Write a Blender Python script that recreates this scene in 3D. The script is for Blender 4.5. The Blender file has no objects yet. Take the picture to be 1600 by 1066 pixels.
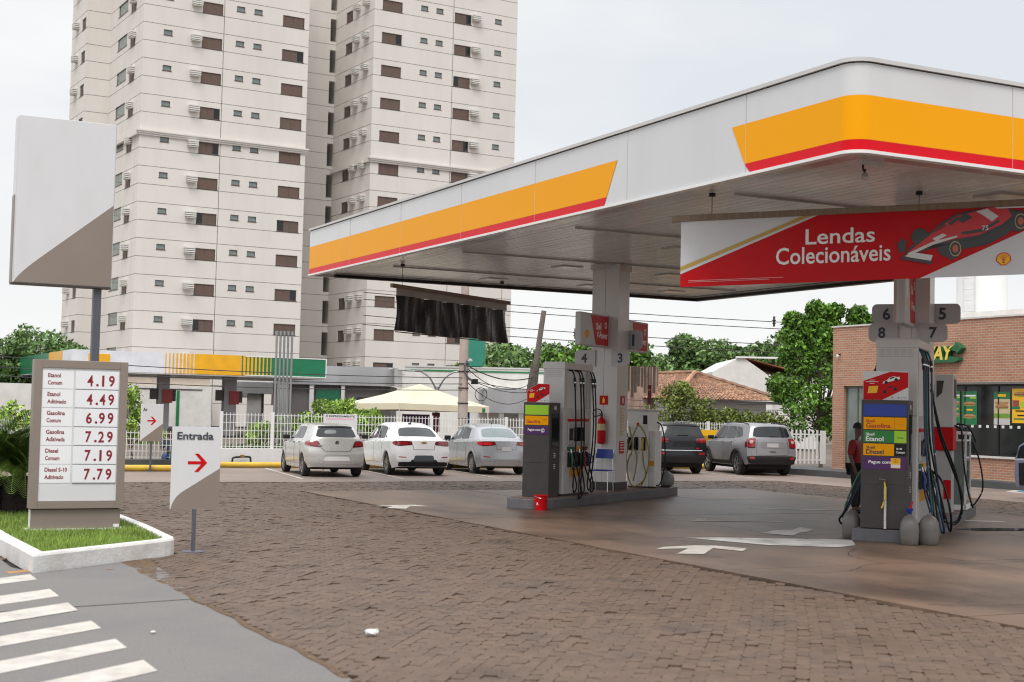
import bpy, math, random
import numpy as np
from mathutils import Matrix, Vector, Euler
random.seed(7); RS = np.random.RandomState(11)
S = bpy.context.scene
COL = S.collection
R = math.radians

# ------------------------------------------------------------------ camera
YAW = 26.79
cd = bpy.data.cameras.new('camera'); cam = bpy.data.objects.new('camera', cd); COL.objects.link(cam)
cd.sensor_width = 36.0; cd.lens = 50.0; cd.clip_end = 3000; cd.clip_start = 0.1
_y, _p, _r = R(YAW), R(2.808), 0.023
_f = Vector((math.sin(_y)*math.cos(_p), math.cos(_y)*math.cos(_p), math.sin(_p)))
_r0 = Vector((math.cos(_y), -math.sin(_y), 0)); _u0 = _r0.cross(_f)
_rr = _r0*math.cos(_r) + _u0*math.sin(_r); _uu = -_r0*math.sin(_r) + _u0*math.cos(_r)
cam.matrix_world = Matrix(((_rr.x, _uu.x, -_f.x, 0), (_rr.y, _uu.y, -_f.y, 0), (_rr.z, _uu.z, -_f.z, 1.9), (0, 0, 0, 1)))
cd.dof.use_dof = True; cd.dof.focus_distance = 31.0; cd.dof.aperture_fstop = 2.3
S.camera = cam

# ------------------------------------------------------------------ sky, sun, exposure
SUN_EL, SUN_AZ = 56.0, 215.0          # azimuth clockwise from +Y: high, behind the camera
w = bpy.data.worlds.new('World'); S.world = w; w.use_nodes = True
nt = w.node_tree; N = nt.nodes; Lk = nt.links
for n in list(N): N.remove(n)
out = N.new('ShaderNodeOutputWorld'); bg = N.new('ShaderNodeBackground'); bg.inputs[1].default_value = 0.1
sky = N.new('ShaderNodeTexSky'); sky.sky_type = 'NISHITA'; sky.sun_disc = False
sky.sun_elevation = R(SUN_EL); sky.sun_rotation = R(SUN_AZ); sky.dust_density = 3.0
tc = N.new('ShaderNodeTexCoord'); mp = N.new('ShaderNodeMapping'); mp.inputs['Scale'].default_value = (1.0, 1.0, 3.2)
nz = N.new('ShaderNodeTexNoise'); nz.inputs['Scale'].default_value = 2.3; nz.inputs['Detail'].default_value = 5; nz.inputs['Roughness'].default_value = .5
cr = N.new('ShaderNodeValToRGB')
cr.color_ramp.elements[0].position = .36; cr.color_ramp.elements[0].color = (7.15, 7.5, 7.9, 1)
cr.color_ramp.elements[1].position = .64; cr.color_ramp.elements[1].color = (9.0, 9.0, 9.0, 1)
mx = N.new('ShaderNodeMixRGB'); mx.inputs[0].default_value = .94
Lk.new(tc.outputs['Generated'], mp.inputs[0]); Lk.new(mp.outputs[0], nz.inputs[0]); Lk.new(nz.outputs[0], cr.inputs[0])
# the overcast layer brightens gently towards the horizon haze
sp = N.new('ShaderNodeSeparateXYZ'); Lk.new(tc.outputs['Generated'], sp.inputs[0])
hz = N.new('ShaderNodeValToRGB'); hz.color_ramp.elements[0].position = 0.0; hz.color_ramp.elements[0].color = (1, 1, 1, 1)
hz.color_ramp.elements[1].position = .2; hz.color_ramp.elements[1].color = (0, 0, 0, 1)
m2 = N.new('ShaderNodeMixRGB'); m2.inputs[2].default_value = (9.3, 9.3, 9.2, 1)
# an overcast dome is brighter overhead than near the horizon
zr = N.new('ShaderNodeMapRange'); zr.interpolation_type = 'SMOOTHSTEP'; zr.inputs[1].default_value = .25; zr.inputs[2].default_value = 1.0; zr.inputs[3].default_value = 1.0; zr.inputs[4].default_value = 2.3
zm = N.new('ShaderNodeMixRGB'); zm.blend_type = 'MULTIPLY'; zm.inputs[0].default_value = 1.0
Lk.new(sp.outputs[2], hz.inputs[0]); Lk.new(hz.outputs[0], m2.inputs[0]); Lk.new(cr.outputs[0], m2.inputs[1])
Lk.new(sky.outputs[0], mx.inputs[1]); Lk.new(m2.outputs[0], mx.inputs[2]); Lk.new(sp.outputs[2], zr.inputs[0]); Lk.new(mx.outputs[0], zm.inputs[1]); Lk.new(zr.outputs[0], zm.inputs[2]); Lk.new(zm.outputs[0], bg.inputs[0]); Lk.new(bg.outputs[0], out.inputs[0])
sd = bpy.data.lights.new('sun', 'SUN'); sun = bpy.data.objects.new('sun', sd); COL.objects.link(sun)
sd.energy = 1.7; sd.angle = R(25); sd.color = (1.0, .965, .92)
_d = Vector((math.sin(R(SUN_AZ))*math.cos(R(SUN_EL)), math.cos(R(SUN_AZ))*math.cos(R(SUN_EL)), math.sin(R(SUN_EL))))
sun.rotation_euler = _d.to_track_quat('Z', 'Y').to_euler()
S.view_settings.view_transform = 'Standard'; S.view_settings.look = 'None'; S.view_settings.exposure = 0.14; S.view_settings.gamma = 1.0
S.view_settings.use_curve_mapping = False
S.cycles.max_bounces = 6; S.cycles.diffuse_bounces = 4; S.cycles.glossy_bounces = 3; S.cycles.transparent_max_bounces = 8
S.cycles.use_denoising = True; S.cycles.filter_width = 1.1

# ------------------------------------------------------------------ materials
MATS = {}
def M(name, col, rough=.55, metal=0.0, var=.08, scale=2.0, bump=0.0, bscale=40.0, coat=0.0, spec=.5, rnd=0.0, dirt=None, dirt_amt=0.0, dirt_scale=1.0, stretch=None, world=False):
    if name in MATS: return MATS[name]
    m = bpy.data.materials.new(name); m.use_nodes = True; t = m.node_tree; n = t.nodes; l = t.links
    b = n['Principled BSDF']; b.inputs['Roughness'].default_value = rough; b.inputs['Metallic'].default_value = metal
    b.inputs['Specular IOR Level'].default_value = spec
    if coat: b.inputs['Coat Weight'].default_value = coat; b.inputs['Coat Roughness'].default_value = .08
    c = n.new('ShaderNodeTexCoord'); src = c.outputs['Object']
    if world: src = n.new('ShaderNodeNewGeometry').outputs['Position']
    if stretch:
        mpn = n.new('ShaderNodeMapping'); mpn.inputs['Scale'].default_value = stretch; l.new(src, mpn.inputs[0]); src = mpn.outputs[0]
    nz = n.new('ShaderNodeTexNoise'); nz.inputs['Scale'].default_value = scale; nz.inputs['Detail'].default_value = 5
    l.new(src, nz.inputs[0])
    mix = n.new('ShaderNodeMixRGB'); col = tuple(col)
    mix.inputs[1].default_value = tuple(max(0, x*(1-var)) for x in col)+(1,); mix.inputs[2].default_value = tuple(min(1, x*(1+var)) for x in col)+(1,)
    mr = n.new('ShaderNodeMapRange'); mr.inputs[1].default_value = .3; mr.inputs[2].default_value = .7
    l.new(nz.outputs[0], mr.inputs[0]); l.new(mr.outputs[0], mix.inputs[0]); last = mix.outputs[0]
    if rnd:
        g = n.new('ShaderNodeNewGeometry'); oi = n.new('ShaderNodeObjectInfo'); ad = n.new('ShaderNodeMath'); ad.operation = 'ADD'
        fr = n.new('ShaderNodeMath'); fr.operation = 'FRACT'
        l.new(g.outputs['Random Per Island'], ad.inputs[0]); l.new(oi.outputs['Random'], ad.inputs[1]); l.new(ad.outputs[0], fr.inputs[0])
        hs = n.new('ShaderNodeMapRange'); hs.inputs[3].default_value = 1-rnd; hs.inputs[4].default_value = 1+rnd
        l.new(fr.outputs[0], hs.inputs[0]); mu = n.new('ShaderNodeMixRGB'); mu.blend_type = 'MULTIPLY'; mu.inputs[0].default_value = 1
        l.new(last, mu.inputs[1]); l.new(hs.outputs[0], mu.inputs[2]); last = mu.outputs[0]
    if dirt:
        n2 = n.new('ShaderNodeTexNoise'); n2.inputs['Scale'].default_value = dirt_scale; n2.inputs['Detail'].default_value = 8; n2.inputs['Roughness'].default_value = .65
        l.new(src, n2.inputs[0])
        r2 = n.new('ShaderNodeMapRange'); r2.inputs[1].default_value = .45; r2.inputs[2].default_value = .72; r2.inputs[4].default_value = dirt_amt
        l.new(n2.outputs[0], r2.inputs[0]); m3 = n.new('ShaderNodeMixRGB'); m3.inputs[2].default_value = tuple(dirt)+(1,)
        l.new(r2.outputs[0], m3.inputs[0]); l.new(last, m3.inputs[1]); last = m3.outputs[0]
    l.new(last, b.inputs['Base Color'])
    rv = n.new('ShaderNodeMapRange'); rv.inputs[3].default_value = max(.02, rough-.06); rv.inputs[4].default_value = min(1, rough+.06)
    l.new(nz.outputs[0], rv.inputs[0]); l.new(rv.outputs[0], b.inputs['Roughness'])
    if bump:
        nb = n.new('ShaderNodeTexNoise'); nb.inputs['Scale'].default_value = bscale; nb.inputs['Detail'].default_value = 4; l.new(src, nb.inputs[0])
        bp = n.new('ShaderNodeBump'); bp.inputs['Strength'].default_value = bump; bp.inputs['Distance'].default_value = .02
        l.new(nb.outputs[0], bp.inputs['Height']); l.new(bp.outputs[0], b.inputs['Normal'])
    MATS[name] = m; return m

def brick_mat(name, c1, c2, mortar, bw, bh, rot=None):
    m = bpy.data.materials.new(name); m.use_nodes = True; t = m.node_tree; n = t.nodes; l = t.links
    b = n['Principled BSDF']; b.inputs['Roughness'].default_value = .85
    c = n.new('ShaderNodeTexCoord')
    sx_ = n.new('ShaderNodeSeparateXYZ'); cb_ = n.new('ShaderNodeCombineXYZ'); l.new(c.outputs['Object'], sx_.inputs[0]); l.new(sx_.outputs[1], cb_.inputs[0]); l.new(sx_.outputs[2], cb_.inputs[1])
    bt = n.new('ShaderNodeTexBrick'); bt.inputs['Color1'].default_value = tuple(c1)+(1,); bt.inputs['Color2'].default_value = tuple(c2)+(1,)
    bt.inputs['Mortar'].default_value = tuple(mortar)+(1,); bt.inputs['Scale'].default_value = 1; bt.inputs['Mortar Size'].default_value = bh*.13
    bt.inputs['Brick Width'].default_value = bw; bt.inputs['Row Height'].default_value = bh; bt.inputs['Bias'].default_value = -.1
    l.new(cb_.outputs[0], bt.inputs[0])
    nz = n.new('ShaderNodeTexNoise'); nz.inputs['Scale'].default_value = 1.2; nz.inputs['Detail'].default_value = 6; l.new(c.outputs['Object'], nz.inputs[0])
    mr = n.new('ShaderNodeMapRange'); mr.inputs[3].default_value = .8; mr.inputs[4].default_value = 1.2; l.new(nz.outputs[0], mr.inputs[0])
    mu = n.new('ShaderNodeMixRGB'); mu.blend_type = 'MULTIPLY'; mu.inputs[0].default_value = 1; l.new(bt.outputs[0], mu.inputs[1]); l.new(mr.outputs[0], mu.inputs[2])
    l.new(mu.outputs[0], b.inputs['Base Color'])
    bp = n.new('ShaderNodeBump'); bp.inputs['Strength'].default_value = .6; bp.inputs['Distance'].default_value = .01; bp.invert = True
    l.new(bt.outputs[1], bp.inputs['Height']); l.new(bp.outputs[0], b.inputs['Normal'])
    return m

white = M('white paint', (.74, .74, .73), .4, var=.04)
white_gl = M('white cladding', (.70, .70, .70), .22, var=.02)
offwhite = M('off white plaster', (.66, .64, .61), .8, var=.06, dirt=(.35, .31, .27), dirt_amt=.35, dirt_scale=.9)
greyp = M('grey cabinet', (.42, .41, .41), .4, var=.04)
lgrey = M('light grey cabinet', (.55, .54, .53), .4, var=.04)
dgrey = M('charcoal cabinet', (.055, .05, .05), .45, spec=.3, var=.06, dirt=(.12, .1, .08), dirt_amt=.25, dirt_scale=3)
steelg = M('dark grey pole paint', (.085, .09, .11), .45, var=.05)
black = M('black rubber', (.008, .008, .009), .5, var=.1, spec=.3)
blackp = M('black plastic', (.013, .013, .014), .4, var=.05, spec=.3)
taupe = M('taupe panel', (.235, .19, .16), .42, var=.04)
signw = M('sign face white', (.64, .64, .65), .3, var=.015, dirt=(.5, .48, .45), dirt_amt=.22, dirt_scale=1.6, stretch=(1, 1, .35))
redp = M('signal red', (.52, .003, .006), .4, var=.03, spec=.18)
redtxt = M('price red', (.23, .006, .014), .5, var=.03)
yel = M('fascia yellow', (.86, .355, .0), .34, var=.0, spec=.12)
yel2 = M('flat yellow', (.85, .48, .01), .4, var=.03)
redf = M('fascia red', (.66, .0, .01), .3, var=.0, spec=.2)
green = M('sign green', (.012, .17, .055), .35, var=.05)
lime = M('lime label', (.33, .62, .02), .35, var=.02)
purple = M('purple label', (.07, .01, .11), .35, var=.03)
blue = M('royal blue', (.012, .04, .3), .4, var=.06)
glassd = M('dark window glass', (.009, .011, .012), .04, var=.2, spec=.5)
glassg = M('greenish glass', (.16, .2, .19), .05, var=.2, spec=.8)
chrome = M('steel', (.55, .55, .55), .28, metal=1.0, var=.05)
alum = M('brushed metal cladding', (.46, .46, .47), .33, metal=.85, var=.2, scale=.4, stretch=(1, 1, .2))
txtdk = M('dark lettering', (.045, .05, .065), .5, var=.02)
txtwh = M('white lettering', (.82, .8, .8), .4, var=.01)
conc = M('concrete pole', (.4, .33, .29), .85, var=.12, bump=.3, bscale=30)

# ------------------------------------------------------------------ mesh builder
class MB:
    def __init__(s): s.v = []; s.f = []; s.m = []; s.mi = 0
    def quad(s, a, b, c, d): k = len(s.v); s.v += [tuple(a), tuple(b), tuple(c), tuple(d)]; s.f.append((k, k+1, k+2, k+3)); s.m.append(s.mi)
    def poly(s, pts): k = len(s.v); s.v += [tuple(p) for p in pts]; s.f.append(tuple(range(k, k+len(pts)))); s.m.append(s.mi)
    def box(s, x0, x1, y0, y1, z0, z1):
        k = len(s.v)
        s.v += [(x0, y0, z0), (x1, y0, z0), (x1, y1, z0), (x0, y1, z0), (x0, y0, z1), (x1, y0, z1), (x1, y1, z1), (x0, y1, z1)]
        for q in ((0, 3, 2, 1), (4, 5, 6, 7), (0, 1, 5, 4), (1, 2, 6, 5), (2, 3, 7, 6), (3, 0, 4, 7)): s.f.append(tuple(k+i for i in q)); s.m.append(s.mi)
        return s
    def prism(s, poly, a, b, axis='z'):
        def P(p, h): return (p[0], p[1], h) if axis == 'z' else ((p[0], h, p[1]) if axis == 'y' else (h, p[0], p[1]))
        k = len(s.v); n = len(poly)
        s.v += [P(p, a) for p in poly]+[P(p, b) for p in poly]
        s.f.append(tuple(k+i for i in range(n))[::-1]); s.m.append(s.mi)
        s.f.append(tuple(k+n+i for i in range(n))); s.m.append(s.mi)
        for i in range(n): j = (i+1) % n; s.f.append((k+i, k+j, k+n+j, k+n+i)); s.m.append(s.mi)
        return s
    def tube(s, pts, r, n=8, r2=None, cap=True):
        pts = [Vector(p) for p in pts]; k0 = len(s.v); m = len(pts)
        up = Vector((0, 0, 1))
        for i, p in enumerate(pts):
            d = (pts[min(i+1, m-1)]-pts[max(i-1, 0)])
            d = d.normalized() if d.length > 1e-9 else Vector((0, 0, 1))
            a = d.cross(up if abs(d.z) < .95 else Vector((1, 0, 0))).normalized(); b = d.cross(a)
            rr = r if r2 is None else r+(r2-r)*i/max(1, m-1)
            for q in range(n): t = 2*math.pi*q/n; s.v.append(tuple(p+a*(rr*math.cos(t))+b*(rr*math.sin(t))))
        for i in range(m-1):
            for q in range(n):
                q2 = (q+1) % n; s.f.append((k0+i*n+q, k0+i*n+q2, k0+(i+1)*n+q2, k0+(i+1)*n+q)); s.m.append(s.mi)
        if cap:
            s.f.append(tuple(k0+q for q in range(n))[::-1]); s.m.append(s.mi); s.f.append(tuple(k0+(m-1)*n+q for q in range(n))); s.m.append(s.mi)
        return s
    def lathe(s, prof, n=20, c=(0, 0, 0), axis='z'):
        k0 = len(s.v); m = len(prof)
        for (r, h) in prof:
            for q in range(n):
                t = 2*math.pi*q/n; x, y = r*math.cos(t), r*math.sin(t)
                s.v.append((c[0]+x, c[1]+y, c[2]+h) if axis == 'z' else ((c[0]+h, c[1]+x, c[2]+y) if axis == 'x' else (c[0]+x, c[1]+h, c[2]-y)))
        for i in range(m-1):
            for q in range(n):
                q2 = (q+1) % n; s.f.append((k0+i*n+q, k0+i*n+q2, k0+(i+1)*n+q2, k0+(i+1)*n+q)); s.m.append(s.mi)
        s.f.append(tuple(k0+q for q in range(n))[::-1]); s.m.append(s.mi); s.f.append(tuple(k0+(m-1)*n+q for q in range(n))); s.m.append(s.mi)
        return s
    def mesh(s, name):
        me = bpy.data.meshes.new(name); me.from_pydata(s.v, [], s.f); me.update()
        if any(s.m): me.polygons.foreach_set('material_index', s.m)
        return me

def put(name, me, parent=None, loc=(0, 0, 0), rotz=0.0):
    o = bpy.data.objects.new(name, me); COL.objects.link(o); o.location = loc; o.rotation_euler = (0, 0, R(rotz))
    if parent is not None: o.parent = parent
    return o
def ob(name, mb, mats, parent=None, bevel=0.0, smooth=False, loc=(0, 0, 0), rotz=0.0, kind=None, ang=40):
    me = mb.mesh(name)
    for m in (mats if isinstance(mats, (list, tuple)) else [mats]): me.materials.append(m)
    if smooth:
        me.polygons.foreach_set('use_smooth', [True]*len(me.polygons))
        try: me.set_sharp_from_angle(angle=R(ang))
        except Exception: pass
    o = put(name, me, parent, loc, rotz)
    if bevel:
        bv = o.modifiers.new('edge', 'BEVEL'); bv.width = bevel; bv.segments = 2; bv.limit_method = 'ANGLE'; bv.angle_limit = R(40)
    if kind: o['kind'] = kind
    return o
def tag(o, label=None, cat=None, group=None, kind=None):
    if label: o['label'] = label
    if cat: o['category'] = cat
    if group: o['group'] = group
    if kind: o['kind'] = kind
    return o
def thing(name, label, cat, loc=(0, 0, 0), rotz=0.0, group=None):
    return tag(put(name, None, None, loc, rotz), label, cat, group)
def struct(name, mb, mats, **k):
    return ob(name, mb, mats, kind='structure', **k)

TCACHE = {}
def text_mesh(s, bold=.0):
    key = (s, bold)
    if key not in TCACHE:
        cu = bpy.data.curves.new('lettering', 'FONT'); cu.body = s; cu.size = 1.0; cu.offset = bold; cu.resolution_u = 3; cu.align_x = 'LEFT'; cu.extrude = .0
        o = bpy.data.objects.new('lettering', cu); me = bpy.data.meshes.new_from_object(o)
        v = np.zeros(len(me.vertices)*3); me.vertices.foreach_get('co', v); v = v.reshape(-1, 3)
        f = [tuple(p.vertices) for p in me.polygons]
        bpy.data.objects.remove(o); bpy.data.curves.remove(cu); bpy.data.meshes.remove(me)
        if len(v):
            v = v - np.array([v[:, 0].min(), v[:, 1].min(), 0])
        TCACHE[key] = (v, f)
    return TCACHE[key]
def txt(name, s, mat, parent, x, z, y, h=None, wid=None, bold=.0, align='l', face='-y', fn=None, shear=0.0):
    """flat lettering; (x,z) lower left corner on the face, y = plane. h = letter block height, wid = block width"""
    v, f = text_mesh(s, bold); w0, h0 = v[:, 0].max(), v[:, 1].max()
    sy = (h/h0) if h else wid/w0; sx = (wid/w0) if wid else sy
    V = []
    off = {'l': 0, 'c': -w0*sx/2, 'r': -w0*sx}[align]
    for a, b, _ in v:
        a2, b2 = x+off+a*sx+shear*b*sy, z+b*sy
        if fn: V.append(fn(a2, b2))
        elif face == '-y': V.append((a2, y, b2))
        elif face == '+x': V.append((y, a2, b2))
        elif face == '-x': V.append((y, -a2, b2))
    mb = MB(); mb.v = V; mb.f = f; mb.m = [0]*len(f)
    return ob(name, mb, mat, parent)
def spline(pts, n=24):
    P = [Vector(p) for p in pts]; P = [P[0]*2-P[1]]+P+[P[-1]*2-P[-2]]; o = []
    segs = len(P)-3
    for i in range(segs):
        a, b, c, d = P[i:i+4]; k = max(2, n//segs)
        for j in range(k):
            t = j/k; o.append(.5*((2*b)+(c-a)*t+(2*a-5*b+4*c-d)*t*t+(3*b-a-3*c+d)*t**3))
    o.append(P[-2]); return o
def shell(mb, cx, cz, r, y, fn=None):
    """scallop outline polygon"""
    pts = []
    for i in range(29):
        a = math.pi*(1.12-1.24*i/28); rr = r*(1+.035*abs(math.sin(i*math.pi/4)))
        pts.append((cx+rr*math.cos(a), cz+rr*math.sin(a)*.95))
    pts += [(cx+r*.5, cz-r*.66), (cx+r*.42, cz-r*.86), (cx-r*.42, cz-r*.86), (cx-r*.5, cz-r*.66)]
    mb.poly([(fn(a, b) if fn else (a, y, b)) for a, b in pts][::-1])
def add_shell(parent, cx, cz, r, y, fn=None, fn2=None):
    mb = MB(); shell(mb, cx, cz, r, y, fn); o = ob('emblem', mb, redf, parent)
    mb = MB(); shell(mb, cx, cz, r*.86, y-.002, fn2 or fn); e = ob('emblem_face', mb, yel2, o)
    mb = MB()
    for i in range(-3, 4):
        a = math.pi/2+i*.3; a2 = a
        p0 = (cx+i*r*.07, cz-r*.55); p1 = (cx+r*.8*math.cos(a), cz+r*.76*math.sin(a)); wd = r*.022
        q = [(p0[0]-wd, p0[1]), (p0[0]+wd, p0[1]), (p1[0]+wd, p1[1]), (p1[0]-wd, p1[1])]
        if fn2: mb.poly([fn2(a_, b_, .003) for a_, b_ in q])
        else: mb.poly([(a_, y-.004, b_) for a_, b_ in q])
    ob('emblem_rib', mb, redf, o)
    return o
# ================================================================== GROUND
m_soil = M('dry earth', (.12, .095, .075), .95, var=.25, scale=.2, bump=.3, bscale=6)
m_bed = M('dirt joints', (.02, .015, .012), .95, var=.3, scale=3)
m_cob = M('worn paving stone', (.135, .088, .06), .6, var=.38, scale=.9, bump=1.0, bscale=16, rnd=.12, spec=.35, dirt=(.038, .03, .026), dirt_amt=.85, dirt_scale=.9, world=True)
m_conc = M('stained concrete', (.155, .1, .069), .38, var=.4, scale=.7, bump=.45, bscale=26, dirt=(.024, .018, .015), dirt_amt=.97, dirt_scale=.42, stretch=(1, .55, 1), spec=.35)
m_lot = M('parking concrete', (.24, .18, .148), .6, var=.12, scale=.5, bump=.15, bscale=30, dirt=(.09, .075, .07), dirt_amt=.5, dirt_scale=.4)
m_asph = M('worn asphalt', (.176, .164, .154), .75, var=.2, scale=55, bump=.6, bscale=120, dirt=(.12, .12, .125), dirt_amt=.5, dirt_scale=.7)
m_mark = M('road paint', (.52, .48, .43), .65, var=.1, scale=6, dirt=(.25, .23, .21), dirt_amt=.6, dirt_scale=3.5)
m_kerb = M('whitewashed kerb', (.66, .65, .63), .8, var=.06, bump=.35, bscale=26, dirt=(.36, .29, .24), dirt_amt=.5, dirt_scale=2.2)
m_water = M('standing water', (.03, .028, .026), .03, var=.05, spec=.6)

mb = MB(); mb.quad((-1200, -900, -.1), (1500, -900, -.1), (1500, 1800, -.1), (-1200, 1800, -.1)); struct('ground', mb, m_soil)
mb = MB(); mb.box(-14, 26.2, 3, 34.25, -.09, -.034); road = struct('paver_road', mb, m_bed)
mb = MB(); mb.quad((-40, -60, -.095), (3.5, -60, -.095), (3.5, 60, -.095), (-40, 60, -.095)); struct('street', mb, m_asph)

def arc(cx, cy, r, a0, a1, n): return [(cx+r*math.cos(R(a0+(a1-a0)*i/n)), cy+r*math.sin(R(a0+(a1-a0)*i/n))) for i in range(n+1)]
outer = [(2.44, 16.37), (4.2, 17.73)]+[(4.3, 17.83), (4.37, 17.95), (4.41, 18.12)]+[(4.5, 20), (4.62, 30.0), (2.2, 30.0), (2.36, 18.6)]
def inset(poly, d):
    n = len(poly); o = []
    for i in range(n):
        p0, p1, p2 = Vector(poly[i-1]), Vector(poly[i]), Vector(poly[(i+1) % n])
        e1 = (p1-p0).normalized(); e2 = (p2-p1).normalized(); n1 = Vector((-e1.y, e1.x)); n2 = Vector((-e2.y, e2.x))
        b = (n1+n2).normalized(); k = d/max(.35, b.dot(n1)); o.append(tuple(p1+b*k))
    return o
def inside(poly, x, y):
    c = False; n = len(poly); j = n-1
    for i in range(n):
        if ((poly[i][1] > y) != (poly[j][1] > y)) and (x < (poly[j][0]-poly[i][0])*(y-poly[i][1])/(poly[j][1]-poly[i][1])+poly[i][0]): c = not c
        j = i
    return c
# cobbles laid in running bond along a diagonal
def in_frame(x, y, z=0, mg=.22):
    v = Vector((x, y, z-1.9)); d = v.dot(_f)
    if d < 2: return False
    px, py = v.dot(_rr)/d, v.dot(_uu)/d
    return abs(px) < .36*(1+mg) and abs(py) < .24*(1+mg)
ca, sa = math.sin(R(38)), math.cos(R(38))
LST, WST = .205, .105
def paver_zone(x, y):
    if not (3 < y < 34.2 and -9 < x < 26.1): return False
    if 10.16+.035*math.sin(y*2.1)+.02*math.sin(y*6.3) < x < 22.4 and y < 30.62: return False
    edge = 3.62+.018*math.sin(y*3.1)+.015*math.sin(y*7.7)
    if x < edge and y < 17.9: return False
    if inside(outer, x, y): return False
    if x < 2.4 and y < 34 and y < 17.9: return False
    return True
stones = []
for j in range(-480, 480):
    ro_ = RS.uniform(.3, .7)*(j % 2)
    for i in range(-200, 340):
        a = (i+ro_)*LST; b = j*WST+.012*math.sin(a*1.1+j*.05)
        x, y = a*ca+b*sa, a*sa-b*ca
        if x > 27 or x < -9 or y < 3 or y > 35: continue
        if paver_zone(x, y) and in_frame(x, y): stones.append((x, y))
stones.sort(key=lambda p: p[0]**2+p[1]**2)
def stone_verts(rs, ln, wd):
    hx, hy = ln/2+.0006, wd/2+.0006; top = []
    gap = rs.uniform(.004, .012) if rs.uniform() < .12 else 0
    for sx, sy in ((-1, -1), (1, -1), (1, 1), (-1, 1)):
        c = .003+(rs.uniform(.012, .034) if rs.uniform() < .55 else rs.uniform(0, .008)); z = rs.uniform(-.003, .0025)
        p, q = (sx*(hx-c-(gap if sx > 0 else 0)), sy*hy, z), (sx*(hx-(gap if sx > 0 else 0)), sy*(hy-c*.7), z+rs.uniform(-.001, .001))
        top += [p, q] if sx*sy < 0 else [q, p]
    return [(a, b, -.045) for a, b, _ in top]+top
SF = [(k, (k+1) % 8, 8+(k+1) % 8, 8+k) for k in range(8)]+[tuple(range(8, 16))]
variants = []
for k in range(40):
    mb = MB(); mb.v = stone_verts(RS, LST, WST); mb.f = SF; mb.m = [0]*len(SF); me = mb.mesh('cobble'); me.materials.append(m_cob); variants.append(me)
NEAR = 300
for k, (x, y) in enumerate(stones[:NEAR]):
    o = put('cobble', variants[k*7 % 40], road, (x, y, RS.uniform(-.005, .002)), 52+RS.uniform(-.5, .5)); o.rotation_euler.x = RS.uniform(-.015, .015); o.rotation_euler.y = RS.uniform(-.012, .012)
rest = stones[NEAR:]
V = []; F = []
for k, (x, y) in enumerate(rest):
    vs = stone_verts(RS, LST, WST); t = R(52+RS.uniform(-.5, .5)); c_, s_ = math.cos(t), math.sin(t); dz = RS.uniform(-.002, .002)
    if RS.uniform() < .05: dz -= RS.uniform(.006, .014)
    tx = RS.uniform(-.04, .04); b0 = len(V)
    # gentle ruts and settled patches
    dz += .008*math.sin(x*.9+y*.35)*math.sin(y*.6-x*.3)
    for (a, b, c) in vs: V.append((x+a*c_-b*s_, y+a*s_+b*c_, c+dz+tx*b))
    for f in SF: F.append(tuple(b0+q for q in f))
mb = MB(); mb.v = V; mb.f = F; mb.m = [0]*len(F); ob('cobbles', mb, m_cob, road, kind='stuff')

# concrete pump apron in cast slabs with open joints
apron = struct('pump_apron', MB().box(10.24, 22.38, -6, 30.6, -.09, -.03), m_bed)
xs = [10.25, 14.3, 18.35, 22.37]; ys = [-6, -1.9, 2.2, 6.3, 10.4, 14.5, 18.5, 22.6, 26.6, 30.58]
for i in range(3):
    for j in range(9):
        ob('slab', MB().box(xs[i]+.011, xs[i+1]-.011, ys[j]+.011, ys[j+1]-.011, -.029, .006+RS.uniform(0, .002)), m_conc, apron)
lot = struct('parking_lot', MB().box(-6, 31.2, 34.27, 42.3, -.09, .004).box(26.22, 31.2, -10, 34.27, -.09, .004).box(22.4, 26.2, -10, 3, -.09, .004), m_lot)
m_crk = M('crack filler', (.025, .02, .017), .9)
def crack(pts, wd=.014):
    mb = MB(); prev = None
    P_ = [tuple(q) for q in spline([(x, y, 0) for x, y in pts], 44)]
    for k, (x, y, _) in enumerate(P_):
        d = Vector(P_[min(k+1, len(P_)-1)])-Vector(P_[max(k-1, 0)]); nn = Vector((-d.y, d.x, 0)).normalized(); w2 = wd*RS.uniform(.35, 1)/2; j = RS.uniform(-.02, .02)
        a, b = (x+nn.x*(w2+j), y+nn.y*(w2+j), .0096), (x-nn.x*(w2-j), y-nn.y*(w2-j), .0096)
        if prev: mb.quad(prev[0], prev[1], b, a)
        prev = (a, b)
    ob('crack', mb, m_crk, apron)
for pts in ([(10.5, 11.2), (11.4, 10.9), (12.6, 11.1), (14.2, 10.3)], [(10.4, 14.3), (11.6, 13.9), (12.9, 14.6), (14.6, 14.2), (16.5, 14.9)], [(12.9, 14.6), (13.2, 15.6), (14.0, 16.4)], [(11.2, 23.6), (12.0, 22.4), (12.2, 20.6), (11.9, 18.6), (12.6, 17.0)], [(10.4, 8.6), (12.0, 8.9), (13.6, 8.2), (16.0, 8.8)], [(16.2, 26.4), (17.6, 25.1), (19.6, 24.9), (21.2, 23.8)]): crack(pts)
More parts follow.
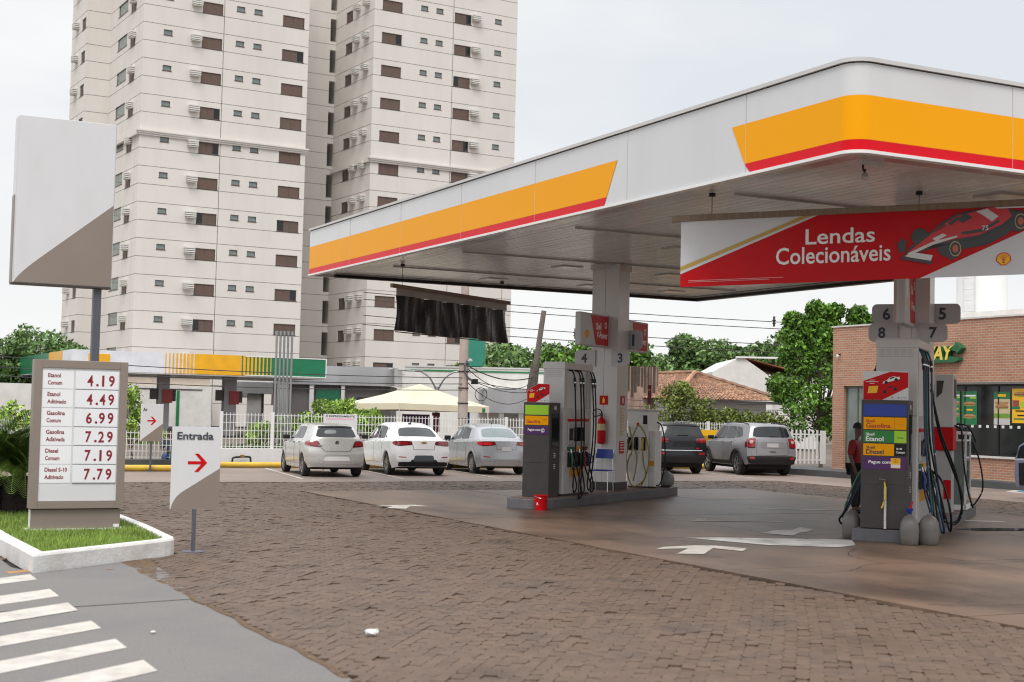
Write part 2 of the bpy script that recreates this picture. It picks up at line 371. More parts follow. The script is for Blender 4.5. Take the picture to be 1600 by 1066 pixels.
# pavement along the street
pv = struct('sidewalk', MB().prism([(-9, 5.4), (3.58, 9.2), (3.6, 10.6), (3.56, 11.8), (3.66, 13.82), (1.75, 13.47), (-9, 11.5)], -.09, -.002), m_asph)
ob('slab', MB().prism([(-9, 11.53), (1.75, 13.5), (3.66, 13.85), (3.93, 17.36), (4.25, 17.75), (2.49, 16.36), (2.3, 17), (2.25, 24), (-9, 24)], -.09, .002), m_asph, pv)
ob('slab', MB().prism([(-9, -8), (3.6, -8), (3.58, 9.18), (-9, 5.37)], -.09, -.004), m_asph, pv)
for (ya, yb) in ((16.26, 15.78), (14.95, 14.38), (13.9, 13.36), (12.72, 12.27), (11.69, 11.24), (10.67, 10.21), (9.6, 9.15)):
    mb = MB(); L_ = 3.4; zq = .0035 if ya > 13.6 else .0015
    mb.quad((2.41-L_*.8, yb-L_*.6, zq), (2.4, yb, zq), (2.4, ya, zq), (2.41-L_*.8, ya-L_*.6, zq)); struct('crosswalk_stripe', mb, m_mark)
mb = MB(); mb.quad((2.2, 16.38, .0045), (2.43, 16.5, .0045), (2.42, 16.66, .0045), (2.18, 16.56, .0045)); struct('tactile_strip', mb, M('ochre tactile paint', (.42, .2, .06), .7, var=.2, scale=8))

def sheet(name, pts, mat, z, kind='structure'):
    mb = MB(); mb.poly([(x, y, z) for x, y in pts]); return ob(name, mb, mat, kind=kind)
sheet('arrow_marking', [(10.91, 16.97), (11.2, 17.22), (11.78, 17.3), (12.05, 17.24), (12.29, 16.72), (11.97, 16.4), (11.8, 16.87), (11.18, 16.19), (10.84, 16.34), (11.42, 16.93)], m_mark, .012)
sheet('arrow_marking', [(10.03, 25.64), (10.6, 25.9), (11.03, 25.9), (11.12, 25.45), (10.75, 25.5), (10.42, 24.9), (10.1, 25.1), (10.4, 25.55)], m_mark, .012)
sheet('arrow_marking', [(14.45, 21.29), (14.9, 21.78), (15.0, 21.6), (14.8, 21.4), (16.2, 20.9), (16.0, 20.75), (14.7, 21.22), (14.6, 21.1)], m_mark, .012)
sheet('arrow_marking', [(18.6, 21.3), (19.1, 21.9), (19.3, 21.8), (19.0, 21.45), (20.2, 21.1), (20.1, 20.95), (18.9, 21.25), (18.75, 21.1)], m_mark, .012)
def blob(cx, cy, ax, ay, rot, n=26, seed=0):
    rs = np.random.RandomState(seed); o = []
    ph = rs.uniform(0, 6.28, 4); c, s = math.cos(R(rot)), math.sin(R(rot))
    for i in range(n):
        t = 2*math.pi*i/n; k = 1+.16*math.sin(2*t+ph[0])+.12*math.sin(3*t+ph[1])+.1*math.sin(5*t+ph[2])+.06*math.sin(7*t+ph[3])
        a, b = ax*k*math.cos(t), ay*k*math.sin(t); o.append((cx+a*c-b*s, cy+a*s+b*c))
    return o
m_sheen = M('painted wet sheen', (.62, .6, .57), .5, var=.15, scale=4, dirt=(.16, .13, .11), dirt_amt=1.0, dirt_scale=2.0)  # sky reflection on the wet concrete, painted in as broken white
sheet('painted_sheen', [(12.35, 18.4), (13.0, 18.33), (13.6, 18.02), (14.4, 17.75), (14.85, 17.5), (14.3, 16.75), (13.8, 16.55), (13.3, 16.85), (12.93, 17.08), (12.75, 17.5)], m_sheen, .012)
sheet('painted_sheen', [(14.15, 18.87), (14.7, 19.25), (15.1, 19.3), (15.59, 19.7), (15.58, 19.32), (15.1, 18.9), (14.8, 18.75), (14.39, 18.35)], m_sheen, .012)
sheet('painted_sheen', [(19.2, 20.6), (20.6, 19.9), (20.75, 20.1), (19.4, 20.8)], m_sheen, .012)
sheet('painted_sheen', [(17.6, 23.9), (19.8, 22.9), (19.9, 23.05), (17.7, 24.05)], m_sheen, .012)
for (cx, cy, ax, ay, rot, sd_) in ((20.8, 22.3, .8, .16, -28, 7), (19.0, 18.6, .8, .25, -15, 8)):
    sheet('puddle', blob(cx, cy, ax, ay, rot, seed=sd_), m_water, .0135)
m_moss = M('sandy earth', (.115, .07, .038), .95, var=.5, scale=14, bump=1.0, bscale=40)
mb = MB(); V0 = None
for k in range(150):
    y = 9.0+k*.0585; x = 3.61+.018*math.sin(y*3.1)+.012*math.sin(y*7.7); wd = (.0+.02*abs(math.sin(y*2.3))+.02*RS.uniform())*(.6 if y < 12.5 else 1); q = (x-.05, y, .002), (x+wd, y, .004)
    if y > 15.6: q = (q[0], (x+wd+.25*(y-15.6)*RS.uniform(.6, 1), y, .004))
    if V0 and RS.uniform() > .12: mb.quad(V0[0], V0[1], q[1], q[0])
    V0 = q
ob('earth_strip', mb, m_moss, kind='structure')
# parking bay lines
for i, x in enumerate((11.9, 14.75, 17.7, 20.6, 23.4, 26.4)):
    sheet('bay_line', [(x, 35.6), (x+.1, 35.6), (x+.95, 41.6), (x+.85, 41.6)], m_mark, .0085)
m_blue = M('blue bay paint', (.05, .2, .36), .6, var=.15, scale=3)
sheet('accessible_bay', [(29.56, 28.58), (30.65, 29.3), (30.7, 26), (29.3, 26.2)], m_mark, .0085)
sheet('accessible_bay_field', [(29.9, 28.5), (30.5, 28.95), (30.5, 26.2), (29.6, 26.4)], m_blue, .0125)

# litter
t = thing('paper_cup', 'crumpled white paper cup lying on the paving stones in front', 'litter', (4.4, 11.2, 0))
cb = MB(); rs = np.random.RandomState(5); prof = [(.012, -.05), (.026, -.045), (.03, -.01), (.033, .03), (.022, .05), (.008, .054)]; nn = 11
for r_, h_ in prof:
    for q in range(nn): a = 2*math.pi*q/nn; k_ = r_*rs.uniform(.75, 1.15); cb.v.append((h_+rs.uniform(-.008, .008), k_*math.cos(a), .028+.85*k_*math.sin(a)))
for i in range(len(prof)-1):
    for q in range(nn): q2 = (q+1) % nn; cb.f.append((i*nn+q, i*nn+q2, (i+1)*nn+q2, (i+1)*nn+q)); cb.m.append(0)
ob('cup', cb, white, t)
ob('rim', MB().tube([(.05+.006*math.sin(a*3), .03*math.cos(a), .03+.024*math.sin(a)) for a in np.linspace(0, 6.28, 14)], .003, 5), white, t)
mb = MB(); mb.lathe([(.0, -.008), (.02, -.004), (.024, .004), (.01, .01)], 9, (0, 0, .012)); tag(ob('pebble', mb, offwhite, loc=(2.74, 11.86, 0)), 'small pale pebble on the grey sidewalk beside the crossing', 'pebble')
mb = MB(); mb.quad((-.05, -.02, .012), (0, -.015, .004), (0, .02, .004), (-.04, .03, .014)); mb.quad((0, -.015, .004), (.05, -.01, .016), (.04, .02, .012), (0, .02, .004)); tag(ob('dry_leaf', mb, M('dead leaf', (.3, .17, .08), .7), loc=(3.3, 16.5, .004)), 'dry brown leaf on the sidewalk below the white kerb', 'leaf')

# ------------------------------------------------------------------ planter with lawn
pl = thing('planter_bed', 'raised bed with whitewashed kerb and short green lawn round the price sign', 'planter', (0, 0, 0))
inn = inset(outer, .15)
mb = MB(); n = len(outer); zt = .205
out2 = inset(outer, .018)
for i in range(n):
    j = (i+1) % n
    mb.quad((*outer[i], -.02), (*outer[j], -.02), (*outer[j], zt-.025), (*outer[i], zt-.025))
    mb.quad((*outer[i], zt-.025), (*outer[j], zt-.025), (*out2[j], zt), (*out2[i], zt))
    mb.quad((*out2[i], zt), (*out2[j], zt), (*inn[j], zt), (*inn[i], zt)); mb.quad((*inn[i], zt), (*inn[j], zt), (*inn[j], .1), (*inn[i], .1))
ob('kerb', mb, m_kerb, pl)
mb = MB(); mb.poly([(x, y, .165) for x, y in inn]); ob('soil', mb, M('lawn soil', (.08, .1, .03), .95, var=.3, scale=5), pl)
# grass blades
V = []; F = []
innb = inset(outer, .14)
while len(F) < 34000:
    y = 16.4+13*RS.uniform()**1.7; x = RS.uniform(2.3, 4.6)
    if not inside(innb, x, y): continue
    if 2.9 < x < 4.06 and 19.7 < y < 19.95: continue
    hgt = RS.uniform(.03, .085); a = RS.uniform(0, 6.28); dx, dy = math.cos(a)*.0045, math.sin(a)*.0045; lx, ly = RS.uniform(-.035, .035, 2); b = len(V)
    V += [(x-dx, y-dy, .16), (x+dx, y+dy, .16), (x+lx, y+ly, .16+hgt)]; F.append((b, b+1, b+2))
mb = MB(); mb.v = V; mb.f = F; mb.m = [0]*len(F)
ob('grass', mb, M('lawn grass', (.20, .30, .045), .6, var=.35, scale=2, rnd=.45), pl, kind='stuff')

# ================================================================== TOWER BLOCK
m_tow = M('tower render', (.66, .622, .58), .8, var=.035, scale=.12, dirt=(.47, .43, .39), dirt_amt=.26, dirt_scale=.4, stretch=(1, 1, .2))
m_groove = M('tower groove', (.12, .10, .095), .9)
m_brown = M('brown shutter', (.14, .092, .07), .6, var=.15, scale=3, bump=.3, bscale=30, stretch=(1, 1, 8))
m_bframe = M('brown window frame', (.085, .06, .048), .5)
m_acw = M('air conditioner shell', (.64, .62, .58), .6, var=.06)
tower = thing('apartment_tower', 'tall off white apartment tower with brown shutters rising behind the station', 'apartment tower', (25.03, 119.55, 0), 3.7)
def facade(name, o, u, nrm, W, z0, z1, holes, grooves, vg=(), hd=.22):
    """wall with real recesses: holes = (a0,a1,b0,b1), grooves = heights, vg = vertical joints"""
    o, u, nrm = Vector(o), Vector(u), Vector(nrm)
    A = {0, W}; B = {z0, z1}
    for h in holes: A |= {h[0], h[1]}; B |= {h[2], h[3]}
    for g in grooves: B |= {g-.02, g+.02}
    for g in vg: A |= {g-.025, g+.025}
    A = sorted(a for a in A if 0 <= a <= W); B = sorted(b for b in B if z0 <= b <= z1)
    na, nb = len(A)-1, len(B)-1; D = [[0]*nb for _ in range(na)]
    for i in range(na):
        for j in range(nb):
            ca_, cb_ = (A[i]+A[i+1])/2, (B[j]+B[j+1])/2
            for g in grooves:
                if abs(cb_-g) < .02: D[i][j] = -.04
            for g in vg:
                if abs(ca_-g) < .025: D[i][j] = -.04
            for h in holes:
                if h[0] < ca_ < h[1] and h[2] < cb_ < h[3]: D[i][j] = -hd
    mb = MB()
    P = lambda a, b, d: tuple(o+u*a+Vector((0, 0, b))+nrm*d)
    for i in range(na):
        for j in range(nb):
            d = D[i][j]; mb.mi = 1 if -.1 < d < 0 else 0
            mb.quad(P(A[i], B[j], d), P(A[i+1], B[j], d), P(A[i+1], B[j+1], d), P(A[i], B[j+1], d))
            if i+1 < na and D[i+1][j] != d: e = D[i+1][j]; mb.quad(P(A[i+1], B[j], d), P(A[i+1], B[j], e), P(A[i+1], B[j+1], e), P(A[i+1], B[j+1], d))
            if j+1 < nb and D[i][j+1] != d: e = D[i][j+1]; mb.quad(P(A[i], B[j+1], d), P(A[i+1], B[j+1], d), P(A[i+1], B[j+1], e), P(A[i], B[j+1], e))
    return mb
FL = 3.04; SILL = [32.34+FL*k for k in range(3, -11, -1)]; TOP = 46.0
grooves = [g for s in SILL for g in (s, s+1.52)]
def win_meshes(wd, ht, mode):
    """frame mesh + list of leaf meshes, local x 0..wd, z 0..ht, facing -y"""
    f = MB(); t = .05
    f.box(0, wd, -.03, .05, 0, t); f.box(0, wd, -.03, .05, ht-t, ht); f.box(0, t, -.03, .05, t, ht-t); f.box(wd-t, wd, -.03, .05, t, ht-t)
    f.box(-.04, wd+.04, -.13, .02, -.06, -.002)
    leaves = []
    half = (wd-2*t)/2
    if mode == 'c': sp = [(t, t+half, 's'), (t+half, wd-t, 's')]
    elif mode == 'l': sp = [(t, t+half*.6, 'g'), (t+half*.6, t+half*1.2, 's'), (t+half*1.2, wd-t, 's')]
    elif mode == 'r': sp = [(t, t+half*.8, 's'), (t+half*.8, t+half*1.45, 's'), (t+half*1.45, wd-t, 'g')]
    elif mode == 'h': sp = [(t, t+half, 's'), (t+half, wd-t, 'g')]
    else: sp = [(t, wd-t, 'g')]
    for (a, b, k) in sp:
        m = MB()
        if k == 's':
            m.box(a+.008, b-.008, -.012, .01, t, ht-t)
            zz = t+.06
            while zz < ht-t-.04: m.box(a+.03, b-.03, -.02, -.011, zz, zz+.035); zz += .075
        else: m.box(a, b, .0, .012, t, ht-t)
        leaves.append((k, m))
    return f, leaves
WMESH = {}
def window(key, wd, ht, mode, glass=None):
    k = (key, mode, glass.name if glass else '')
    if k not in WMESH:
        f, lv = win_meshes(wd, ht, mode); fm = f.mesh('window'); fm.materials.append(m_bframe); L_ = []
        for kk, m in lv:
            me = m.mesh('shutter' if kk == 's' else 'pane'); me.materials.append(m_brown if kk == 's' else (glass or glassd)); L_.append((kk, me))
        WMESH[k] = (fm, L_)
    return WMESH[k]
def place_window(parent, key, wd, ht, mode, loc, rz, glass=None):
    fm, lv = window(key, wd, ht, mode, glass); o = put('window', fm, parent, loc, rz)
    for k, me in lv: put('shutter' if k == 's' else 'pane', me, o)
mb = MB()
mb.box(0, .84, -.45, 0, 0, .05)
for q in range(3): mb.box(-.02, .86, -.47, 0, .11+q*.165, .22+q*.165)
mb.box(.0, .84, -.45, 0, .53, .58); mb.mi = 1; mb.box(.04, .8, -.4, -.0, .05, .53); acm = mb.mesh('air_conditioner'); acm.materials.append(m_acw); acm.materials.append(blackp)
def ac(loc, rz): put('air_conditioner', acm, tower, loc, rz)
modes = lambda: random.choice(['c', 'c', 'c', 'l', 'r', 'h', 'c'])
def front(x0, flip):
    W = 14.83 if not flip else 15.2
    mir = (lambda a, b: (a, b)) if not flip else (lambda a, b: (W-b, W-a))
    br = [mir(5.08, 6.88), mir(12.36, 14.39)]; sm = [mir(1.75, 2.5), mir(8.1, 8.85), mir(9.7, 10.45)]; acx = mir(4.1, 5.05)
    holes = []
    for s in SILL:
        for a, b in br: holes.append((a, b, s+.07, s+1.03))
        for a, b in sm: holes.append((a, b, s+.66, s+1.12))
    vg = [mir(7.0, 7.0)[0]]
    mb = facade('wall', (x0, 0, 0), (1, 0, 0), (0, -1, 0), W, 0, TOP, holes, grooves, vg)
    w_ = ob('wall', mb, [m_tow, m_groove], tower)
    for s in SILL:
        for a, b in br: place_window(tower, 'b%.2f' % (b-a), b-a, .96, modes(), (x0+a, .1, s+.07), 0)
        for a, b in sm: place_window(tower, 's', b-a, .46, 'g', (x0+a, .1, s+.66), 0, glassg)
        ac((x0+acx[0], 0, s+.48), 0)
front(0, False); front(21.19, True)
def side(x, y0, y1, holes_fn, items_fn, vg=()):
    W = y1-y0; holes = [h for s in SILL for h in holes_fn(s)]
    # u runs from far (y1) to near (y0); face looks to -x
    mb = facade('wall', (x, y1, 0), (0, -1, 0), (-1, 0, 0), W, 0, TOP, holes, grooves, vg)
    ob('wall', mb, [m_tow, m_groove], tower)
    for s in SILL: items_fn(s)
# a window on a -x face: local x axis -> -y, so rz = -90
def winx(key, x, ynear, yfar, z, ht, mode, glass=None): place_window(tower, key, yfar-ynear, ht, mode, (x+.1, yfar, z), -90, glass)
side(0, 0, 10.5, lambda s: [(10.5-4.05, 10.5-2.35, s+.03, s+1.0), (10.5-8.0, 10.5-4.95, s+.55, s+1.6)],
     lambda s: (winx('b170', 0, 2.35, 4.05, s+.03, .97, random.choice('cclr')), winx('bal', 0, 4.95, 8.0, s+.55, 1.05, 'g', glassg), ac((0, 3.05, s+.62), -90)), vg=(9.3,))
side(21.19, 0, 8.79, lambda s: [(8.79-6.4, 8.79-4.82, s+.03, s+1.05)],
     lambda s: (winx('b158', 21.19, 4.82, 6.4, s+.03, 1.02, 'h'), ac((21.19, 3.95, s+.62), -90), ac((21.19, 1.85, s+.62), -90)), vg=(1.4,))
side(-2.13, 10.5, 16.1, lambda s: [(16.1-11.5, 16.1-9.9+.0, s+.03, s+1.05)] if False else [(16.1-12.4, 16.1-10.95, s+.03, s+1.05)],
     lambda s: (winx('b145', -2.13, 10.95, 12.4, s+.03, 1.02, 'h'), ac((-2.13, 14.3, s+.5), -90)))
ob('wall', facade('wall', (-2.13, 10.5, 0), (1, 0, 0), (0, -1, 0), 2.13, 0, TOP, [], grooves), [m_tow, m_groove], tower)
ob('wall', facade('wall', (14.83, 8.79, 0), (1, 0, 0), (0, -1, 0), 6.36, 0, TOP, [(5.78, 6.36, s-1.22, s+.98) for s in SILL], grooves, hd=1.6), [m_tow, m_groove], tower)
mb = MB(); mb.box(.3, 14.8, .3, 16, .01, TOP-.02); mb.box(-1.8, .2, 10.8, 16.05, .01, TOP-.02); mb.box(14.9, 21.1, 10.6, 16, .01, TOP-.02); mb.box(21.5, 36.38, .3, 16, .01, TOP-.02); ob('core', mb, m_tow, tower)
mb = MB()
for (x0, x1) in ((-.28, 15.05), (20.9, 36.6)):
    for q in range(3): mb.box(x0+.08*(2-q), x1-.08*(2-q), -.3+.08*(2-q), -.004, 24.28+q*.15, 24.42+q*.15)
mb.box(-.3, -.004, 0, 10.45, 24.28, 24.72); mb.box(20.92, 21.185, 0, 8.7, 24.28, 24.72); ob('cornice', mb, m_tow, tower)

# ================================================================== CANOPY
CX0, CX1, CY0, CY1, CZ = 11.33, 22.9, 13.38, 33.7, 5.13
can = thing('forecourt_canopy', 'large white forecourt canopy with yellow and red bands and rounded corner', 'canopy', (0, 0, 0))
RC = .26
def ring(off):
    x0, x1, y0, y1 = CX0-off, CX1+off, CY0-off, CY1+off; r = RC+off
    p = [(x1, y1), (x0+.0, y1)]
    p += [(x0, y1-.5)] + [(x0, y) for y in np.linspace(y1-2, y0+r+2, 8)]
    p += [(x0+r-r*math.cos(R(a)), y0+r-r*math.sin(R(a))) for a in np.linspace(0, 90, 14)]
    p += [(x, y0) for x in np.linspace(x0+r+2, x1-2, 5)]+[(x1, y0)]
    return p
def strip(mb, path, z0, z1, closed=True):
    n = len(path)
    for i in range(n if closed else n-1):
        j = (i+1) % n; mb.quad((*path[i], z0), (*path[j], z0), (*path[j], z1), (*path[i], z1))
def capring(mb, a, b, z):
    n = len(a)
    for i in range(n): j = (i+1) % n; mb.quad((*a[i], z), (*a[j], z), (*b[j], z), (*b[i], z))
m_fw = M('fascia white', (.60, .60, .605), .18, var=.03, coat=.3, scale=.5, dirt=(.5, .49, .47), dirt_amt=.25, dirt_scale=1.2, stretch=(1, 1, .25))
mb = MB(); p0 = ring(0); strip(mb, p0, CZ, 6.235); pi = ring(-.12); capring(mb, p0, pi, 6.235); strip(mb, pi, CZ, 6.235); capring(mb, p0, pi, CZ); ob('fascia', mb, m_fw, can, smooth=True, ang=30)
mb = MB(); pc = ring(.035); strip(mb, pc, 6.25, 6.3); capring(mb, pc, ring(-.2), 6.3); capring(mb, pc, ring(-.2), 6.25); ob('coping', mb, lgrey, can, smooth=True, ang=30)
mb = MB(); pc = ring(-.01); strip(mb, pc, 6.235, 6.25); ob('coping_gap', mb, blackp, can)
mb = MB(); pc = ring(.02); strip(mb, pc, CZ-.005, CZ+.035); capring(mb, pc, ring(-.1), CZ-.005); capring(mb, pc, ring(-.01), CZ+.035); ob('drip_edge', mb, white, can, smooth=True, ang=30)
def band(z0, z1, slants, name, mat, off=.006):
    # along the street side face (x = CX0) between y values, then round the corner
    pr_ = ring(off); left = pr_[2:10+14-0]
    mb = MB()
    (ya0, ya1), (yb0, yb1) = slants   # far piece: ends; near piece: start (at z0, at z1)
    x = CX0-off
    mb.quad((x, CY1-.02, z0), (x, ya0, z0), (x, ya1, z1), (x, CY1-.02, z1))
    cp = [(x, CY0+RC)]+[q for q in pr_ if q[1] <= CY0+RC and q[1] >= CY0-off-1e-6]
    mb.quad((x, yb0, z0), (x, CY0+RC+.3, z0), (x, CY0+RC+.3, z1), (x, yb1, z1))
    cp = [(x, CY0+RC+.3)]+[(CX0-off+(RC+off)*(1-math.cos(R(a))), CY0-off+(RC+off)*(1-math.sin(R(a)))) for a in np.linspace(0, 90, 14)]+[(CX1-.02, CY0-off)]
    strip(mb, cp, z0, z1, closed=False); ob(name, mb, mat, can, smooth=True, ang=30)
band(5.295, 5.84, ((19.24, 18.93), (15.6, 15.9)), 'yellow_band', yel)
band(5.168, 5.293, ((19.31, 19.24), (15.48, 15.6)), 'red_band', redf)
m_seam = M('panel seam', (.55, .54, .52), .4)
for y in np.arange(CY0+2.2, CY1-1, 3.05): ob('seam', MB().box(CX0-.0075, CX0-.002, y, y+.004, CZ+.04, 6.23), m_seam, can)
for x in np.arange(CX0+2.6, CX1-1, 3.05): ob('seam', MB().box(x, x+.004, CY0-.0075, CY0-.002, CZ+.04, 6.23), m_seam, can)
m_pl = M('soffit plank', (.66, .675, .69), .22, var=.08, scale=.8, stretch=(6, .3, 1), rnd=.09)
m_fl = M('soffit flashing', (.55, .54, .53), .2, metal=.4, var=.15, scale=1.5)
pw = .19; plm = MB().box(.008, pw-.008, 0, CY1-CY0-1.0, 0, .02).mesh('plank'); plm.materials.append(m_pl)
nx = int((CX1-CX0-1.0)/pw)
for i in range(nx): put('plank', plm, can, (CX0+.5+i*pw, CY0+.5, CZ+.07+RS.uniform(-.002, .002)))
mb = MB(); mb.box(CX0+.35, CX1-.35, CY0+.35, CY1-.35, CZ+.11, CZ+.14); ob('soffit_backing', mb, blackp, can)
mb = MB(); z = CZ+.05
mb.box(CX0+.13, CX0+.56, CY0+.13, CY1-.13, z, z+.012); mb.box(CX1-.56, CX1-.13, CY0+.13, CY1-.13, z, z+.012); mb.box(CX0+.57, CX1-.57, CY0+.13, CY0+.56, z, z+.012); mb.box(CX0+.57, CX1-.57, CY1-.56, CY1-.13, z, z+.012); ob('flashing', mb, m_fl, can)
ob('edge_gutter', MB().box(CX0+.6, CX1-.13, CY1-.3, CY1-.16, CZ-.02, CZ+.045).box(CX1-.3, CX1-.16, CY0+.6, CY1-.31, CZ-.02, CZ+.045), blackp, can)
mb = MB(); mb.box(CX0+.35, CX1-.1, CY0+.35, CY1-.1, 6.0, 6.05); ob('roof', mb, lgrey, can)
for y in (17.2, 22.0, 26.8, 30.6): ob('conduit', MB().box(CX0+1.0, CX1-.9, y, y+.03, CZ+.035, CZ+.066), M('soffit conduit', (.42, .41, .40), .4), can)
lm = MB().box(-.27, .27, -.27, .27, 0, .03); lm.mi = 1; lm.box(-.22, .22, -.22, .22, -.006, -.001); lm = lm.mesh('downlight'); lm.materials.append(lgrey); lm.materials.append(M('frosted lamp glass', (.62, .61, .6), .15))
for x in (13.2, 15.6, 18.4, 20.9):
    for y in (15.2, 19.4, 23.6, 28.2, 32.0): x > 14 and put('downlight', lm, can, (x, y, CZ+.05))
t = thing('hook_lamp', 'small hanging hook lamp under the rounded canopy corner', 'lamp', (12.0, 14.0, 0))
ob('bracket', MB().box(-.05, .32, -.03, .03, 5.12, 5.17), lgrey, t); ob('arm', MB().tube(spline([(0, 0, 5.13), (0, 0, 5.08), (.02, 0, 5.04), (.04, 0, 5.06)], 12), .014, 6), black, t, smooth=True)
ob('lamp_body', MB().lathe([(.012, .1), (.04, .07), (.045, .02), (.03, 0)], 12, (.03, 0, 4.93)), chrome, t, smooth=True)
m_col = M('column cladding', (.62, .61, .60), .3, var=.03)
def frame(ox, oy, az):
    a = R(az); rx, ry, ix, iy = math.cos(a), -math.sin(a), math.sin(a), math.cos(a)
    return lambda x, y, z=0: (ox+rx*x+ix*y, oy+ry*x+iy*y, z)
I1 = frame(13.0, 24.75, 55); I2 = frame(15.2, 17.0, 50); A1, A2 = -55, -50
def column(W, rz, x0, x1, y0, y1, label):
    c = thing('canopy_column', label, 'column', W((x0+x1)/2, (y0+y1)/2, .22), rz, 'columns carrying the forecourt canopy')
    hx, hy = (x1-x0)/2, (y1-y0)/2; mid = .0
    ob('cladding', MB().box(-hx, -hx*.0-.004, -hy, hy, 0, CZ-.16).box(.004, hx, -hy, hy, 0, CZ-.16).box(-.01, .01, -hy+.012, hy-.012, .01, CZ-.17), m_col, c, bevel=.008)
    ob('skirting', MB().box(-hx-.012, hx+.012, -hy-.012, hy+.012, -.002, .17), dgrey, c)
    ob('collar', MB().box(-hx-.03, hx+.03, -hy-.03, hy+.03, CZ-.3, CZ-.165), m_fl, c)
    return c
col1 = column(I1, A1, -.5, .14, 3.7, 4.3, 'white canopy column with fire extinguisher and blue chair at its foot')
col2 = column(I2, A2, -.42, .2, 2.95, 3.6, 'white canopy column behind the blue topped price totem')
# ================================================================== SIGNS BY THE STREET
sg = thing('price_sign', 'tall taupe framed fuel price board standing on the lawn', 'price sign', (3.48, 19.78, .17))
# local: x -.62...62, face at y=-.09
PX0, PX1, PZ0, PZ1 = -.615, .615, .285, 2.27
mb = MB(); fr = .105
mb.box(PX0, PX1, -.0, .16, PZ0, PZ1)
ob('cabinet', mb, taupe, sg, bevel=.006)
mb = MB(); mb.box(PX0, PX0+fr, -.05, -.001, PZ0, PZ1).box(PX1-fr, PX1, -.05, -.001, PZ0, PZ1).box(PX0+fr, PX1-fr, -.05, -.001, PZ1-fr, PZ1).box(PX0+fr, PX1-fr, -.05, -.001, PZ0, PZ0+fr)
ob('frame', mb, taupe, sg, bevel=.005)
FX0, FX1, FZ0, FZ1 = PX0+fr, PX1-fr, PZ0+fr, PZ1-fr
ob('face', MB().box(FX0, FX1, -.03, -.002, FZ0, FZ1), signw, sg)
rows = [('Etanol', 'Comum', '4.19'), ('Etanol', 'Aditivado', '4.49'), ('Gasolina', 'Comum', '6.99'), ('Gasolina', 'Aditivada', '7.29'), ('Diesel', 'Comum', '7.19'), ('Diesel S-10', 'Aditivado', '7.79')]
rh = .252
for i, (a, b, p) in enumerate(rows):
    zt_ = FZ1-.03-i*rh
    pan = ob('price_panel', MB().box(-.075, FX1-.015, -.042, -.031, zt_-rh+.008, zt_-.004), M('price panel white', (.76, .76, .78), .25, var=.01), sg, bevel=.002)
    ob('label_panel', MB().box(FX0+.006, -.1, -.035, -.031, zt_-rh+.006, zt_-.004), M('label panel white', (.78, .78, .79), .3, var=.01), sg)
    m_ = MB(); m_.box(-.077, FX1-.013, -.0405, -.0312, zt_-rh-.001, zt_-rh+.007); ob('rail', m_, M('panel rail', (.2, .2, .21), .4), sg)
    for d, ch in enumerate(p):
        cx_ = [.115, .205, .285, .40][d]
        if ch == '.': txt('digit', ch, redtxt, pan, cx_-.012, zt_-.205, -.0445, h=.035, bold=.02)
        else: txt('digit', ch, redtxt, pan, cx_, zt_-.205, -.0445, h=.15, wid=.078 if ch != '1' else None, bold=.022, align='c')
    for q, s_ in enumerate((a, b)):
        wl = {'Etanol': .165, 'Comum': .185, 'Aditivado': .245, 'Aditivada': .245, 'Gasolina': .235, 'Diesel': .165, 'Diesel S-10': .29}[s_]
        txt('lettering', s_, redtxt, sg, FX0+.075-.0*q, zt_-.098-.098*q, -.0375, h=.056, wid=wl, bold=.022)
ob('plinth', MB().box(PX0+.03, PX1-.03, .0, .13, .0, PZ0-.012), taupe, sg, bevel=.004)
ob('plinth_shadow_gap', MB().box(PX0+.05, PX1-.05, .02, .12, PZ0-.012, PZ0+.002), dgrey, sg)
ob('side_panel', MB().box(PX0+.02, PX0+.028, .002, .128, .002, PZ0-.014), white, sg)
ob('base_slab', MB().box(PX0-.03, PX1+.02, -.05, .2, -.03, .018), offwhite, sg)
ob('plate', MB().box(PX1-.12, PX1-.045, -.006, -.001, .03, .07), white, sg)

def curve_panel(x0, x1, z0, z1, zl, zr, y, yb):
    """taupe swoosh: rises from lower left through a round shoulder to the right edge"""
    w_ = x1-x0; k = .26*w_; sl = (zr-zl)/(w_-k); a0, a1, a2 = Vector((x0+.004, z0)), Vector((x0+.045*w_, zl-sl*(k-.045*w_))), Vector((x0+k, zl)); pts = []
    for i in range(15): t = i/14; pts.append(tuple(a0*(1-t)**2+a1*(2*t*(1-t))+a2*t*t))
    pts += [(x1, zr), (x1, z0)]
    return MB().prism(pts, y, yb, 'y')
t = thing('entrance_sign', 'white and taupe "Entrada" sign with red arrow on a round foot', 'sign', (4.675, 18.2, 0), group='directional signs of the station')
ob('panel', MB().box(-.315, .315, -.015, .015, .545, 1.6), signw, t, bevel=.003)
ob('swoosh', curve_panel(-.314, .314, .546, 1.5, .78, 1.07, -.0205, -.0155), taupe, t)
txt('lettering', 'Entrada', txtdk, t, -.255, 1.435, -.022, h=.098, wid=.47, bold=.025)
def arrow(parent, cx, cz, s, y, mat):
    o = [(-.5, .075), (.18, .075), (-.16, .46), (.04, .46), (.48, .0), (.04, -.46), (-.16, -.46), (.18, -.075), (-.5, -.075)]
    ob('arrow', MB().prism([(cx+a*s, cz+b*s) for a, b in o][::-1], y-.003, y, 'y'), redp, parent)
arrow(t, .02, 1.14, .255, -.016, redp)
ob('pole', MB().box(-.024, .024, -.02, .02, .012, .545), steelg, t, bevel=.004)
ob('foot', MB().lathe([(.15, 0), (.15, .008), (.12, .014), (.04, .016)], 28), steelg, t, smooth=True)
t = thing('air_sign', 'smaller white and taupe "Ar" sign with red arrow further back', 'sign', (8.84, 39.3, 0), group='directional signs of the station')
